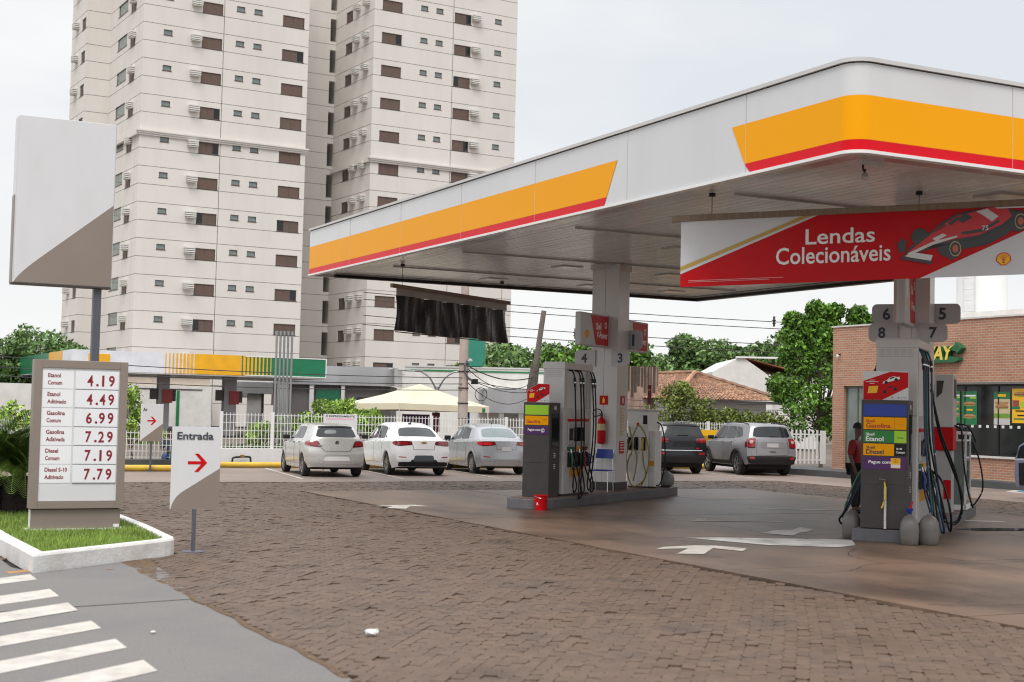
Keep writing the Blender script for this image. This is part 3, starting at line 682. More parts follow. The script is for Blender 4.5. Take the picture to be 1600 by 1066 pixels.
ob('panel', MB().box(-.305, .305, -.015, .015, .84, 1.86), signw, t, bevel=.003)
ob('swoosh', curve_panel(-.304, .304, .841, 1.8, .98, 1.33, -.0205, -.0155), taupe, t)
txt('lettering', 'Ar', txtdk, t, -.25, 1.66, -.022, h=.09, wid=.12, bold=.025)
arrow(t, .0, 1.4, .25, -.016, redp)
ob('pole', MB().box(-.024, .024, -.02, .02, .0, .84), steelg, t)
ob('foot', MB().lathe([(.15, .004), (.15, .012), (.12, .016), (.04, .02)], 20), steelg, t, smooth=True)
t = thing('blank_pylon_sign', 'big blank white and taupe sign board on a dark post above the price board', 'sign', (3.72, 23.2, 0))
ob('board', MB().box(-.76, .76, -.1, .14, 3.71, 6.31), signw, t, bevel=.008)
ob('face', MB().box(-.735, .745, -.115, -.101, 3.72, 6.33), signw, t, bevel=.005)
ob('swoosh', curve_panel(-.735, .745, 3.722, 6.0, 4.12, 5.03, -.122, -.1155), taupe, t)
ob('edge_trim', MB().box(-.768, -.7605, -.11, .13, 3.71, 5.08), taupe, t)
ob('bottom_trim', MB().box(-.76, .75, -.12, .13, 3.69, 3.708), M('dark brown trim', (.05, .035, .03), .5), t)
ob('post', MB().box(.5, .62, -.05, .09, .16, 3.69), steelg, t, bevel=.006)

# ================================================================== PUMP ISLANDS
m_isl = M('island kerb grey', (.11, .11, .12), .55, var=.12, bump=.15, bscale=20, dirt=(.2, .18, .17), dirt_amt=.35, dirt_scale=2)
m_deck = M('island deck', (.17, .1, .08), .6, var=.2, scale=3)
def island(W, rz, x0, x1, y1, label, rounded):
    t = thing('pump_island', label, 'pump island', W(0, 0, 0), rz)
    if rounded: poly = [(x0+(x1-x0)/2+(x1-x0)/2*math.cos(R(a)), .15+.5*math.sin(R(a))) for a in range(180, 361, 12)]+[(x1, y1), (x0, y1)]
    else: poly = [(x0, 0), (x1, 0), (x1, y1), (x0, y1)]
    ob('kerb', MB().prism(poly, .002, .2), m_isl, t, bevel=.012)
    ob('deck', MB().prism(inset(poly, .07), .2005, .215), m_deck, t)
    return t
island(I1, A1, -.55, .42, 6.7, 'grey pump island with rounded front under canopy column with blue chair', True)
island(I2, A2, -.6, .54, 8.0, 'grey pump island with square front holding the three plastic jugs', False)

# printed promo board: red field, white corners, two little cars
def mini_car(parent, cx, cz, s, y, white_one):
    c1 = white if white_one else redp
    o = [(-1, -.1), (-.95, .12), (-.5, .2), (-.2, .42), (.3, .44), (.6, .25), (.95, .2), (1, -.08)]
    sk = lambda a, b: (cx+a*s, cz+b*s+a*s*.28)
    mb = MB(); mb.mi = 0; mb.poly([(sk(a, b)[0], y, sk(a, b)[1]) for a, b in o])
    mb.mi = 1; mb.poly([(sk(a, b)[0], y-.001, sk(a, b)[1]) for a, b in ((-.25, .2), (-.12, .37), (.25, .39), (.42, .24))])
    for wx in (-.6, .55): mb.poly([(sk(wx, -.06)[0]+.2*s*math.cos(k*.63), y-.0012, sk(wx, -.06)[1]+.2*s*math.sin(k*.63)) for k in range(10)])
    ob('car_print', mb, [c1, blackp], parent)
def promo(W, rz, x, y, z, wd, ht, label, cut):
    t = thing('promo_board', label, 'promo board', W(x, y, z), rz, 'promotional boards on the price totems')
    h = wd/2
    if cut: outl = [(-h, 0), (h, 0), (h, ht*.98), (h-.03, ht), (.0, ht), (-h+.02, ht*.68), (-h, ht*.62)]
    else: outl = [(-h, 0), (h, 0), (h, ht-.02), (h-.02, ht), (-h+.02, ht), (-h, ht-.02)]
    ob('board', MB().prism(outl[::-1], 0, .02, 'y'), signw, t)
    if cut: fld = [(-h+.004, .003), (-h*.2, .003), (h-.004, ht*.45), (h-.004, ht*.97), (.0, ht*.99), (-h+.02, ht*.67), (-h+.004, ht*.6)]
    else: fld = [(-h+.004, .003), (-h*.15, .003), (h-.004, ht*.45), (h-.004, ht*.96), (h*.2, ht*.985), (-h+.004, ht*.66)]
    mb = MB(); mb.poly([(a, -.002, b) for a, b in fld]); ob('red_field', mb, redp, t)
    mini_car(t, h*.25, ht*.68, wd*.19, -.004, True); mini_car(t, h*.2, ht*.36, wd*.2, -.004, False)
    mb = MB(); mb.poly([(a, -.004, b) for a, b in ((-h*.8, ht*.23), (-h*.38, ht*.25), (-h*.33, ht*.49), (-h*.75, ht*.47))]); ob('price_patch', mb, yel2, t)
    for q, wq in enumerate((.05, .13, .05)): ob('print_line', MB().box(-h*.6-wq*wd*1.1, -h*.6+wq*wd*1.1, -.0045, -.004, ht*(.68-.055*q), ht*(.695-.055*q)), txtwh, t)
    add_shell(t, h*.3, ht*.09, ht*.035, -.003); ob('green_mark', MB().box(h*.55, h*.6, -.004, -.003, ht*.07, ht*.12), green, t)
    ob('print_line', MB().box(h*.64, h*.94, -.004, -.003, ht*.085, ht*.105), greyp, t)
    return t

def totem(W, rz, x0, x1, y0, y1, z1, label, labels, extra):
    """dark price totem. labels: list of (z0,z1,colour,text lines)"""
    t = thing('price_totem', label, 'price totem', W((x0+x1)/2, y0, .215), rz)
    h = (x1-x0)/2; d = y1-y0; H = z1-.215
    ob('cabinet', MB().box(-h, h, 0.0, d, 0, H), dgrey, t, bevel=.008)
    ob('door', MB().box(-h+.05, h-.035, -.006, -.0005, .68, 1.0 if extra else .9), dgrey, t, bevel=.003)
    ob('side_screen', MB().box(h+.0005, h+.005, .1, d-.06, .98, H-.22), glassd, t)
    for q, zq in enumerate((.78, .56)):
        mb = MB()
        for k in range(3): mb.box(h+.0005, h+.004, .2, .28, zq+.035*k, zq+.02+.035*k)
        ob('side_print', mb, lgrey, t)
    ob('side_print', MB().box(h+.0005, h+.004, .19, .29, H-.14, H-.07), lgrey, t)
    for (a, b, segs) in labels:
        for (f0, f1, mat, words) in segs:
            xa, xb = -h+.035+(2*h-.06)*f0, -h+.035+(2*h-.06)*f1
            o = ob('fuel_label', MB().box(xa+.002, xb-.002, -.0085, -.0005, a-.215+.004, b-.215-.004), mat, t, bevel=.002)
            for (s_, fx, fz, hh, wd_, m_) in words: txt('lettering', s_, m_, o, xa+fx, a-.215+fz, -.0105, h=hh, wid=wd_, bold=.025)
    return t, h, H
d_br = M('label dark red text', (.45, .03, .01), .5); d_or = M('orange small print', (.6, .3, .02), .5)
T1, h1, H1 = totem(I1, A1, -.29, .29, .15, .62, 2.08, 'charcoal price totem with lime, yellow and purple labels', [
    (1.83, 2.03, [(0, 1, lime, [])]),
    (1.63, 1.815, [(0, .73, yel, [('Gasolina', .035, .035, .07, .31, d_br)]), (.73, 1, yel, [('Aditivada', .03, .1, .02, .08, d_br)])]),
    (1.445, 1.615, [(0, 1, purple, [('Pague com', .07, .055, .065, .28, txtwh), ('iD', .37, .045, .075, .07, txtwh)])])], False)
promo(I1, A1, 0, .2, 2.08, .5, .37, 'red promo board with clipped corner on the totem with lime label', True)
T2, h2, H2 = totem(I2, A2, -.47, .245, .0, .5, 2.2, 'charcoal price totem with blue, yellow, green and purple labels and a yellow hose', [
    (1.945, 2.14, [(0, 1, blue, [])]),
    (1.74, 1.935, [(0, .715, yel, [('Shell', .04, .108, .045, .13, d_br), ('Gasolina', .04, .025, .072, .375, d_br)]), (.715, 1, yel, [('Comum', .04, .075, .025, .1, d_or)])]),
    (1.535, 1.73, [(0, .715, M('label green', (.01, .2, .03), .35), [('Shell', .04, .108, .045, .13, txtwh), ('Etanol', .04, .025, .072, .27, txtwh)]), (.715, 1, lime, [('Comum', .04, .075, .025, .1, green)])]),
    (1.335, 1.525, [(0, .72, yel, [('Shell', .045, .105, .045, .13, txtdk), ('Diesel', .045, .025, .072, .27, txtdk)]), (.72, 1, black, [('S10', .03, .1, .03, .09, txtwh), ('Comum', .03, .045, .035, .13, txtwh)])]),
    (1.12, 1.325, [(0, 1, purple, [('Pague com', .085, .08, .065, .34, txtwh)])])], True)
o = ob('app_badge', MB().box(.1, .245, -.013, -.0086, .935, 1.09), yel2, T2, bevel=.015); add_shell(o, .17, 1.045, .032, -.0145)
ob('badge_base', MB().box(.105, .24, -.0145, -.0132, .945, .99), white, T2, bevel=.012)
# tap with short yellow hose and drain pipe
tp = thing('water_tap', 'brass water tap with a short yellow hose on the totem front', 'tap', I2(-.09, -.0, .955), A2)
ob('spout', MB().tube([(0, -.0, 0), (0, -.06, 0), (0, -.085, -.02), (0, -.088, -.05)], .014, 8), M('brass', (.5, .33, .1), .35, metal=.9), tp, smooth=True)
ob('lever', MB().tube([(0, -.05, .02), (-.09, -.05, .025)], .006, 6), chrome, tp)
ob('hose', MB().tube(spline([(0, -.088, -.04), (.01, -.09, -.12), (.012, -.09, -.25), (-.02, -.085, -.36), (-.045, -.08, -.42)], 20), .013, 8), M('yellow hose', (.72, .5, .03), .45), tp, smooth=True)
ob('drain_pipe', MB().tube([(.0, -.03, -.1), (.003, -.03, -.74)], .02, 10), offwhite, tp, smooth=True)
promo(I2, A2, -.12, .12, 2.2, .69, .45, 'square white and red promo board on the blue topped totem', False)

# hoses and nozzles
def nozzle(parent, x, y, z, col, s=1.0):
    """nozzle hanging on the +x face, spout downwards into the holster"""
    mb = MB(); mb.tube([(x+.03, y, z+.12), (x+.06, y, z), (x+.055, y, z-.1)], .026*s, 8, .032*s); mb.tube([(x+.05, y, z-.1), (x+.08, y, z-.17)], .018, 8)
    o = ob('nozzle', mb, col, parent, smooth=True)
    ob('nozzle_lever', MB().tube(spline([(x+.06, y, z+.09), (x+.13, y, z+.05), (x+.13, y, z-.06), (x+.07, y, z-.1)], 12), .009, 6), black, o, smooth=True)
    ob('spout', MB().tube([(x+.03, y, z+.12), (x+.02, y, z+.2)], .012, 8), chrome, o, smooth=True)
def hose(parent, pts, r=.017, mat=None, ring=True, rz=None):
    ob('hose', MB().tube(spline(pts, 40), r, 8), mat or black, parent, smooth=True)
noz_g = M('nozzle green', (.01, .11, .05), .4); noz_b = M('nozzle blue', (.012, .05, .22), .4); noz_y = M('nozzle yellow', (.6, .35, .02), .4); noz_k = blackp; hose_bl = M('blue hose', (.012, .05, .12), .45); hose_gr = M('green hose', (.01, .12, .07), .45); hose_y = M('olive yellow hose', (.3, .24, .04), .45)

def pump(W, rz, x0, x1, y0, y1, z1, label, hoses, cols):
    t = thing('fuel_pump', label, 'fuel pump', W((x0+x1)/2, y0, .215), rz)
    h = (x1-x0)/2; d = y1-y0; H = z1-.215
    ob('cabinet', MB().box(-h, h, 0, d, .04, 1.75), lgrey, t, bevel=.012)
    ob('plinth', MB().box(-h+.02, h-.02, .02, d-.02, 0, .045), dgrey, t)
    ob('mast_panel', MB().box(-h, h-.0, 0, .13, 1.752, H), lgrey, t, bevel=.01)
    ob('mast_panel', MB().box(-h, h-.0, d-.13, d, 1.752, H), lgrey, t, bevel=.01)
    ob('mast_core', MB().box(-h+.06, h-.07, .135, d-.135, 1.755, H-.16), white, t)
    ob('mast_roof', MB().box(-h-.012, h+.012, -.012, d+.012, H-.15, H-.02), lgrey, t, bevel=.012)
    mb = MB()
    for k in range(5):
        for q in range(4): mb.box(-h+.05+k*(2*h-.1)/5, -h+.05+(k+.82)*(2*h-.1)/5, -.003, .002, H-.3+q*.035, H-.285+q*.035)
    ob('vent', mb, greyp, t)
    ob('control_head', MB().box(h+.001, h+.035, .16, d-.16, 1.02, 1.46), greyp, t, bevel=.01)
    ob('display', MB().box(h+.036, h+.042, .42, d-.42, 1.1, 1.38), glassd, t)
    ob('card_reader', MB().box(h+.036, h+.05, .2, .36, 1.12, 1.36), blackp, t, bevel=.006)
    k_ = (d-.34)/3
    for q, m_ in enumerate((noz_g, yel, M('label maroon', (.16, .02, .03), .4))): ob('grade_strip', MB().box(h+.001, h+.02, .17+q*k_+.01, .17+(q+1)*k_-.01, .91, .985), m_, t)
    ob('yellow_sticker', MB().box(h+.001, h+.004, .3, d-.4, .38, .55), M('orange sticker', (.75, .32, .02), .4), t)
    ob('red_header', MB().box(h+.001, h+.03, .17, d-.17, 1.5, 1.55), redp, t)
    for q, (yy, bulge, low, hm) in enumerate(hoses):
        yn = .25+q*(d-.5)/max(1, len(hoses)-1)
        ob('holster', MB().box(h+.001, h+.05, yn-.06, yn+.06, .58, .88), blackp, t, bevel=.01)
        nozzle(t, h+.03, yn, .74, cols[q % len(cols)])
        tz = H-.2
        hose(t, [(h-.12, yy, tz+.02), (h-.01, yy, tz+.03), (h+.05, yy, tz-.1), (h+.07, yy, tz-.35), (h+.09, yy+.02, 1.5), (h+.12+bulge*.3, yy*.6+yn*.4, .9), (h+.14+bulge, yn-.1, low+.18), (h+.13+bulge, yn-.02, low), (h+.13+bulge*.8, yn+.1, low+.12), (h+.1, yn+.05, .48), (h+.085, yn, .6)], .016, hm)
        ob('swivel', MB().tube([(h+.052, yy, tz-.11), (h+.063, yy, tz-.2)], .028, 8).tube([(h+.063, yy, tz-.22), (h+.068, yy, tz-.3)], .024, 8), blackp, t, smooth=True)
        ob('swivel_ring', MB().tube([(h+.062, yy, tz-.2), (h+.064, yy, tz-.222)], .025, 8), chrome, t, smooth=True)
    return t, h, d, H
P1, ph, pd, pH = pump(I1, A1, -.2, .28, .8, 2.1, 2.91, 'tall white fuel pump with black hoses between lime labelled totem and column', [(.35, .02, .08, None), (.62, .05, -.05, None), (.75, .0, .02, None), (1.2, .06, .1, None), (1.32, .03, .05, None)], [noz_g, noz_k, noz_k, M('nozzle red', (.3, .02, .02), .4), noz_b])
P2, ph2, pd2, pH2 = pump(I2, A2, -.36, .29, .7, 2.3, 3.2, 'tall white fuel pump with blue and green hoses behind the blue topped totem', [(.2, .08, .0, hose_bl), (.32, .14, -.12, None), (.5, .04, .02, hose_gr), (.75, .16, .05, None), (1.2, .1, .1, hose_bl)], [noz_b, noz_k, noz_b, noz_y, noz_g])
# hoses looping out on the far face of the second pump
hl = [(-ph2-.02, .3, 2.6), (-ph2-.08, .3, 2.4), (-ph2-.1, .32, 2.0), (-ph2-.14, .4, 1.2), (-ph2-.3, .3, .7), (-ph2-.5, .2, .2), (-ph2-.6, .25, .02), (-ph2-.42, .3, -.1), (-ph2-.25, .3, .05)]
hose(P2, hl, .017); hose(P2, [(a+.02, b+.2, max(c, -.17)+.05) for a, b, c in hl], .016, hose_bl); hose(P2, [(-ph2-.06, .5, 1.0), (-ph2-.25, .4, .9), (-ph2-.45, .3, .45), (-ph2-.52, .3, .12), (-ph2-.35, .4, -.05)], .016, hose_gr)
for q in range(2): ob('swivel', MB().tube([(-ph2-.085, .3+.2*q, 2.36), (-ph2-.1, .3+.2*q, 2.1)], .03, 8), blackp, P2, smooth=True)
hose(P2, [(ph2-.02, .1+.55, .78), (ph2+.2, .5, .72), (ph2+.3, .4, .3), (ph2+.36, .55, -.05), (ph2+.3, .75, -.1), (ph2+.2, .8, .3)], .018, hose_bl)
hose(P2, [(ph2+.05, 1.0, .9), (ph2+.28, .9, .7), (ph2+.42, .9, .2), (ph2+.4, 1.1, -.12), (ph2+.3, 1.3, .1), (ph2+.2, 1.3, .5)], .018)
hose(P2, [(ph2+.06, 1.2, 2.2), (ph2+.2, 1.4, 1.5), (ph2+.42, 1.7, .8), (ph2+.5, 1.9, .2), (ph2+.4, 1.9, -.05), (ph2+.25, 1.6, .0)], .018)
hose(P2, [(ph2+.05, 1.3, 2.3), (ph2+.16, 1.5, 1.5), (ph2+.32, 2.0, .9), (ph2+.45, 2.4, .4), (ph2+.4, 2.3, .0), (ph2+.2, 2.0, -.05)], .018)

# second dispensers at the island tails
t = thing('diesel_pump', 'low white pump with long olive yellow hose at the tail of the island', 'fuel pump', I1(.02, 5.3, .215), A1)
ob('cabinet', MB().box(-.3, .2, 0, .6, .03, 1.74), white, t, bevel=.012); ob('cap', MB().box(-.31, .21, -.01, .61, 1.742, 1.79), lgrey, t, bevel=.01); ob('plinth', MB().box(-.28, .18, .02, .58, 0, .04), dgrey, t)
ob('side_cabinet', MB().box(.202, .34, .1, .5, .03, 1.3), white, t, bevel=.01); ob('screen', MB().box(.08, .18, -.006, -.0005, 1.45, 1.65), glassd, t)
ob('red_tag', MB().box(-.08, -.02, -.004, -.0005, 1.4, 1.48), redp, t)
mb = MB(); [mb.box(.215, .32, .094, .0995, .5+k*.0, .62) for k in range(1)]; ob('orange_sticker', mb, M('orange sticker', (.75, .32, .02), .4), t)
for xx, m_ in ((-.24, noz_k), (-.08, noz_k), (.1, noz_y)):
    ob('holster', MB().box(xx-.05, xx+.05, -.03, -.001, .85, 1.15), blackp, t, bevel=.008)
    mb = MB(); mb.tube([(xx, -.05, 1.12), (xx, -.075, 1.0), (xx, -.06, .88)], .028, 8); ob('nozzle', mb, m_, t, smooth=True)
for pts in ([(-.26, -.04, 1.38), (-.2, -.1, 1.3), (-.13, -.1, .9), (-.28, -.14, .5), (-.36, -.14, .35)], [(-.36, -.14, .35), (-.25, -.12, .8), (-.05, -.1, 1.35), (.05, -.1, 1.4), (.2, -.1, 1.15), (.27, -.08, .7), (.2, -.1, .25), (.0, -.15, .04), (-.15, -.14, .1), (-.25, -.12, .4), (-.2, -.1, .75)], [(-.1, -.06, .9), (-.02, -.1, .7), (-.05, -.1, .4), (-.1, -.1, .15)], [(.1, -.06, .9), (.14, -.1, .6), (.2, -.1, .3), (.1, -.1, .05)]):
    hose(t, pts, .017, hose_y)
hose(t, [(.3, .3, 1.5), (.42, .3, 1.4), (.5, .3, 1.0), (.5, .3, .5), (.42, .25, .1), (.3, .2, .05)], .016)
ob('flag_sign', MB().tube([(.1, .3, 1.79), (.1, .3, 1.95)], .012, 6), chrome, t); ob('flag_panel', MB().box(.06, .14, .28, .32, 1.9, 2.35), M('label maroon', (.16, .02, .03), .4), t); add_shell(t, .1, 2.24, .03, .278)
t = thing('grease_jug', 'round grey plastic can beside the pump with olive yellow hose', 'can', I1(.3, 6.2, .215), A1)
ob('body', MB().lathe([(.12, 0), (.2, .05), (.22, .16), (.19, .28), (.1, .35), (.05, .37)], 20), M('grey plastic can', (.16, .16, .155), .45), t, smooth=True)
ob('handle', MB().tube(spline([(-.06, -.02, .35), (0, -.03, .43), (.07, -.02, .36)], 10), .015, 6), blackp, t, smooth=True)

t = thing('diesel_pump', 'grey topped diesel pump with red middle box behind column of the jug island', 'fuel pump', I2(.26, 4.6, .215), A2)
ob('pedestal', MB().box(-.14, .14, .06, .5, 0, 1.14), greyp, t, bevel=.008); ob('red_box', MB().box(-.17, .17, .0, .56, 1.142, 1.56), redp, t, bevel=.012)
ob('head', MB().box(-.17, .17, .0, .58, 1.563, 2.53), lgrey, t, bevel=.02); ob('head_window', MB().prism([(-.13, 2.1), (-.03, 2.2), (.0, 2.42), (-.13, 2.42)], -.004, -.0005, 'y'), dgrey, t); ob('side_display', MB().box(.171, .175, .1, .48, 2.1, 2.45), dgrey, t)
hose(t, [(.17, .2, 1.6), (.3, .15, 1.5), (.34, .1, 1.0), (.42, .2, .4), (.5, .3, .1)], .016); hose(t, [(.1, .5, 1.6), (.3, .6, 1.62), (.42, .7, 1.5), (.5, .75, 1.3)], .016); ob('red_sticker', MB().box(.0, .13, .054, .0595, .25, .6), redp, t)
t = thing('oil_display_cabinet', 'white framed glass display cabinet at the tail of the jug island', 'display cabinet', I2(.42, 5.7, .215), A2)
fr_ = MB()
for a in (-.14, .105):
    for b in (0, .865): fr_.box(a, a+.035, b, b+.035, 0, 1.43)
fr_.box(-.14, .14, 0, .9, 0, .1).box(-.16, .16, -.02, .92, 1.43, 1.48).box(-.14, .14, .0, .9, 1.3, 1.33); ob('frame', fr_, white, t, bevel=.004)
for k in range(3): ob('shelf', MB().box(-.1, .1, .04, .86, .4+k*.32, .415+k*.32), lgrey, t)
ob('pane', MB().box(-.1, .1, .012, .02, .1, 1.3), glassg, t); ob('pane', MB().box(.12, .128, .04, .86, .1, 1.3), glassg, t)
hose(t, [(.16, .9, 1.3), (.3, .95, .9), (.36, .95, .4), (.24, .95, .12), (.15, .95, .05), (.12, .95, .3)], .016)

# blade signs on the columns
def blade(W, rz, x, y0, y1, z0, z1, label):
    t = thing('blade_sign', label, 'blade sign', W(x, y0, z0), rz, 'blade signs on the canopy columns')
    d = y1-y0; H = z1-z0
    ob('case', MB().box(-.075, .075, 0, d, 0, H), lgrey, t, bevel=.03)
    ob('panel', MB().prism([(d*.32, H*.95), (d*.93, H*.95), (d*.93, H*.06), (d*.5, H*.06)], .0755, .082, 'x'), redp, t)
    ob('panel', MB().prism([(d*.32, H*.95), (d*.93, H*.95), (d*.93, H*.06), (d*.5, H*.06)], -.082, -.0755, 'x'), redp, t)
    txt('lettering', 'Shell', txtwh, t, d*.5, H*.52, .0835, h=.15, wid=d*.17, bold=.02, face='+x')
    txt('lettering', 'V-Power', txtwh, t, d*.52, H*.26, .0835, h=.15, wid=d*.38, bold=.02, face='+x')
    mb = MB()
    for k in range(12):
        a = 2*math.pi*k/12; mb.quad(*[(.0835, d*.83+r_*d*.04*math.cos(a+o_), H*.68+r_*.075*math.sin(a+o_)) for r_, o_ in ((1, 0), (1, .52), (.6, .52), (.6, 0))])
    ob('ring_mark', mb, txtwh, t)
    mb = MB(); shell(mb, d*.2, H*.35, .1, 0, fn=lambda a, b: (.0765, d*.2+(a-d*.2)*1.1, b)); ob('emblem', mb, yel, t)
    return t
blade(I1, A1, -.12, 2.2, 3.69, 3.32, 4.03, 'blade sign with red panel lettered V-Power on the column with the extinguisher')
blade(I1, A1, -.05, 4.31, 5.7, 3.3, 4.0, 'blade sign partly hidden behind the plate reading one')
blade(I2, A2, -.12, 1.7, 2.94, 3.5, 4.55, 'red and grey blade sign seen nearly edge on above the taller pump')
# number plates
m_np = M('number plate grey', (.47, .47, .48), .35, var=.02)
def numplate(W, rz, x, y, z0, z1, wd, dig, left, label):
    t = thing('number_plate', label, 'number plate', W(x, y, z0), rz, 'bay number plates on the columns')
    H = z1-z0; r_ = .09; x0, x1 = 0, wd
    c = []
    if left: c = [(x1, 0), (x1, H)]+[(x0+r_+r_*math.cos(R(a)), H-r_+r_*math.sin(R(a))) for a in range(90, 181, 18)]+[(x0+r_+r_*math.cos(R(a)), r_+r_*math.sin(R(a))) for a in range(180, 271, 18)]
    else: c = [(x0, H), (x0, 0)]+[(x1-r_+r_*math.cos(R(a)), r_+r_*math.sin(R(a))) for a in range(-90, 1, 18)]+[(x1-r_+r_*math.cos(R(a)), H-r_+r_*math.sin(R(a))) for a in range(0, 91, 18)]
    ob('plate', MB().prism(c, 0, .03, 'y'), m_np, t)
    txt('numeral', dig, txtdk, t, wd*(.5 if not left else .46), H*.2, -.004, h=H*.6, bold=.03, align='c')
numplate(I1, A1, -.88, 3.66, 2.93, 3.28, .5, '4', True, 'grey plate reading four on the column under the V-Power blade')
numplate(I1, A1, .0, 3.66, 2.93, 3.28, .44, '3', False, 'grey plate reading three on the column above the narrow red notice')
numplate(I1, A1, .02, 4.34, 3.32, 3.75, .42, '1', False, 'grey plate reading one behind the extinguisher column')
numplate(I2, A2, -.84, 2.9, 3.26, 3.58, .5, '8', True, 'grey plate reading eight, lower on the shadow side of the jug island column')
numplate(I2, A2, .02, 2.9, 3.26, 3.58, .48, '7', False, 'grey plate reading seven, lower on the shop side of the jug island column')
numplate(I2, A2, -.9, 3.64, 3.62, 3.98, .56, '6', True, 'grey plate reading six, above the one reading eight')
numplate(I2, A2, .02, 3.64, 3.62, 3.98, .62, '5', False, 'grey plate reading five, above the one reading seven')

# column dressing
t = thing('fire_extinguisher', 'red fire extinguisher hanging on the white column', 'extinguisher', I1(-.17, 3.6, 1.22), A1)
ob('cylinder', MB().lathe([(.05, 0), (.085, .02), (.09, .05), (.09, .46), (.075, .53), (.035, .57), (.03, .6)], 18), redp, t, smooth=True)
ob('label', MB().lathe([(.0915, .3), (.0915, .44)], 18), M('cream label', (.6, .5, .3), .5), t, smooth=True)
ob('valve', MB().box(-.02, .02, -.02, .02, .6, .65).box(-.06, .02, -.012, .012, .65, .67), blackp, t)
ob('hose', MB().tube(spline([(-.02, 0, .63), (-.16, -.02, .6), (-.2, -.02, .68), (-.13, -.02, .76), (-.02, -.02, .74), (.01, -.0, .66)], 24), .012, 6), black, t, smooth=True)
ob('bracket', MB().box(-.03, .03, .06, .1, .3, .34), chrome, t)
t = thing('extinguisher_notice', 'small red square notice above the fire extinguisher', 'notice', I1(-.17, 3.69, 2.08), A1)
ob('plate', MB().box(-.1, .1, 0, .008, 0, .2), redp, t); ob('pictogram', MB().box(-.03, .03, -.003, -.0005, .04, .13).box(-.012, .012, -.003, -.0005, .13, .165), yel2, t)
t = thing('extinguisher_notice', 'narrow red notice on the side of the column beside the square one', 'notice', I1(.148, 4.0, 2.08), A1)
ob('plate', MB().box(0, .008, -.1, .1, 0, .2), redp, t); ob('pictogram', MB().box(.0085, .0105, -.03, .03, .04, .16), txtwh, t)
t = thing('safety_sticker', 'red striped sticker low on the side of the column', 'sticker', I1(.148, 4.0, 1.02), A1)
ob('plate', MB().box(0, .005, -.12, .12, 0, .27), redp, t); mb = MB(); [mb.box(.0055, .007, -.09, .09, .05+k*.06, .07+k*.06) for k in range(4)]; ob('print', mb, txtwh, t)
t = thing('height_scale', 'strip of small yellow stickers up the side of the column', 'stickers', I1(.148, 4.0, 1.42), A1)
for k in range(9): ob('sticker', MB().box(0, .004, -.07, .07, k*.07, k*.07+.045), M('pale yellow sticker', (.6, .5, .2), .5), t)
t = thing('canteen_chair', 'blue plastic chair with thin steel legs against the column', 'chair', I1(.06, 3.15, .215), A1+8)
ob('seat', MB().prism([(-.2, -.2), (.2, -.2), (.2, .2), (-.2, .2)], .44, .465), blue, t, bevel=.012)
mb = MB()
for i in range(8):
    a0, a1 = -.2+.05*i, -.15+.05*i; f = lambda a: .2-.0+.035*(1-(a/.2)**2)
    mb.quad((a0, f(a0), .7), (a1, f(a1), .7), (a1, f(a1)+.03, .9), (a0, f(a0)+.03, .9)); mb.quad((a0, f(a0)+.015, .7), (a1, f(a1)+.015, .7), (a1, f(a1)+.045, .9), (a0, f(a0)+.045, .9))
    mb.quad((a0, f(a0)+.03, .9), (a1, f(a1)+.03, .9), (a1, f(a1)+.045, .9), (a0, f(a0)+.045, .9))
ob('backrest', mb, blue, t, smooth=True)
for sx in (-1, 1):
    ob('leg', MB().tube([(sx*.19, -.19, .44), (sx*.2, -.21, .0)], .011, 8), chrome, t, smooth=True); ob('leg', MB().tube([(sx*.19, .24, .9), (sx*.19, .19, .44), (sx*.2, .24, 0)], .011, 8), chrome, t, smooth=True)
t = thing('bucket', 'red plastic bucket on the ground in front of the rounded island', 'bucket', (12.93, 24.22, .006))
mb = MB(); mb.lathe([(.105, 0), (.115, .003), (.135, .27), (.145, .272), (.145, .29), (.13, .29), (.112, .02)], 24); ob('pail', mb, redp, t, smooth=True); ob('bail', MB().tube(spline([(-.14, 0, .27), (-.1, -.12, .24), (0, -.16, .22), (.1, -.12, .24), (.14, 0, .27)], 16), .004, 6), chrome, t)
txt('lettering', 'A', txtwh, t, -.12, .1, -.0, h=.06, wid=.05, bold=.02, fn=lambda a, b: (.1335*math.sin(a/.13-.3), -.1335*math.cos(a/.13-.3), b))

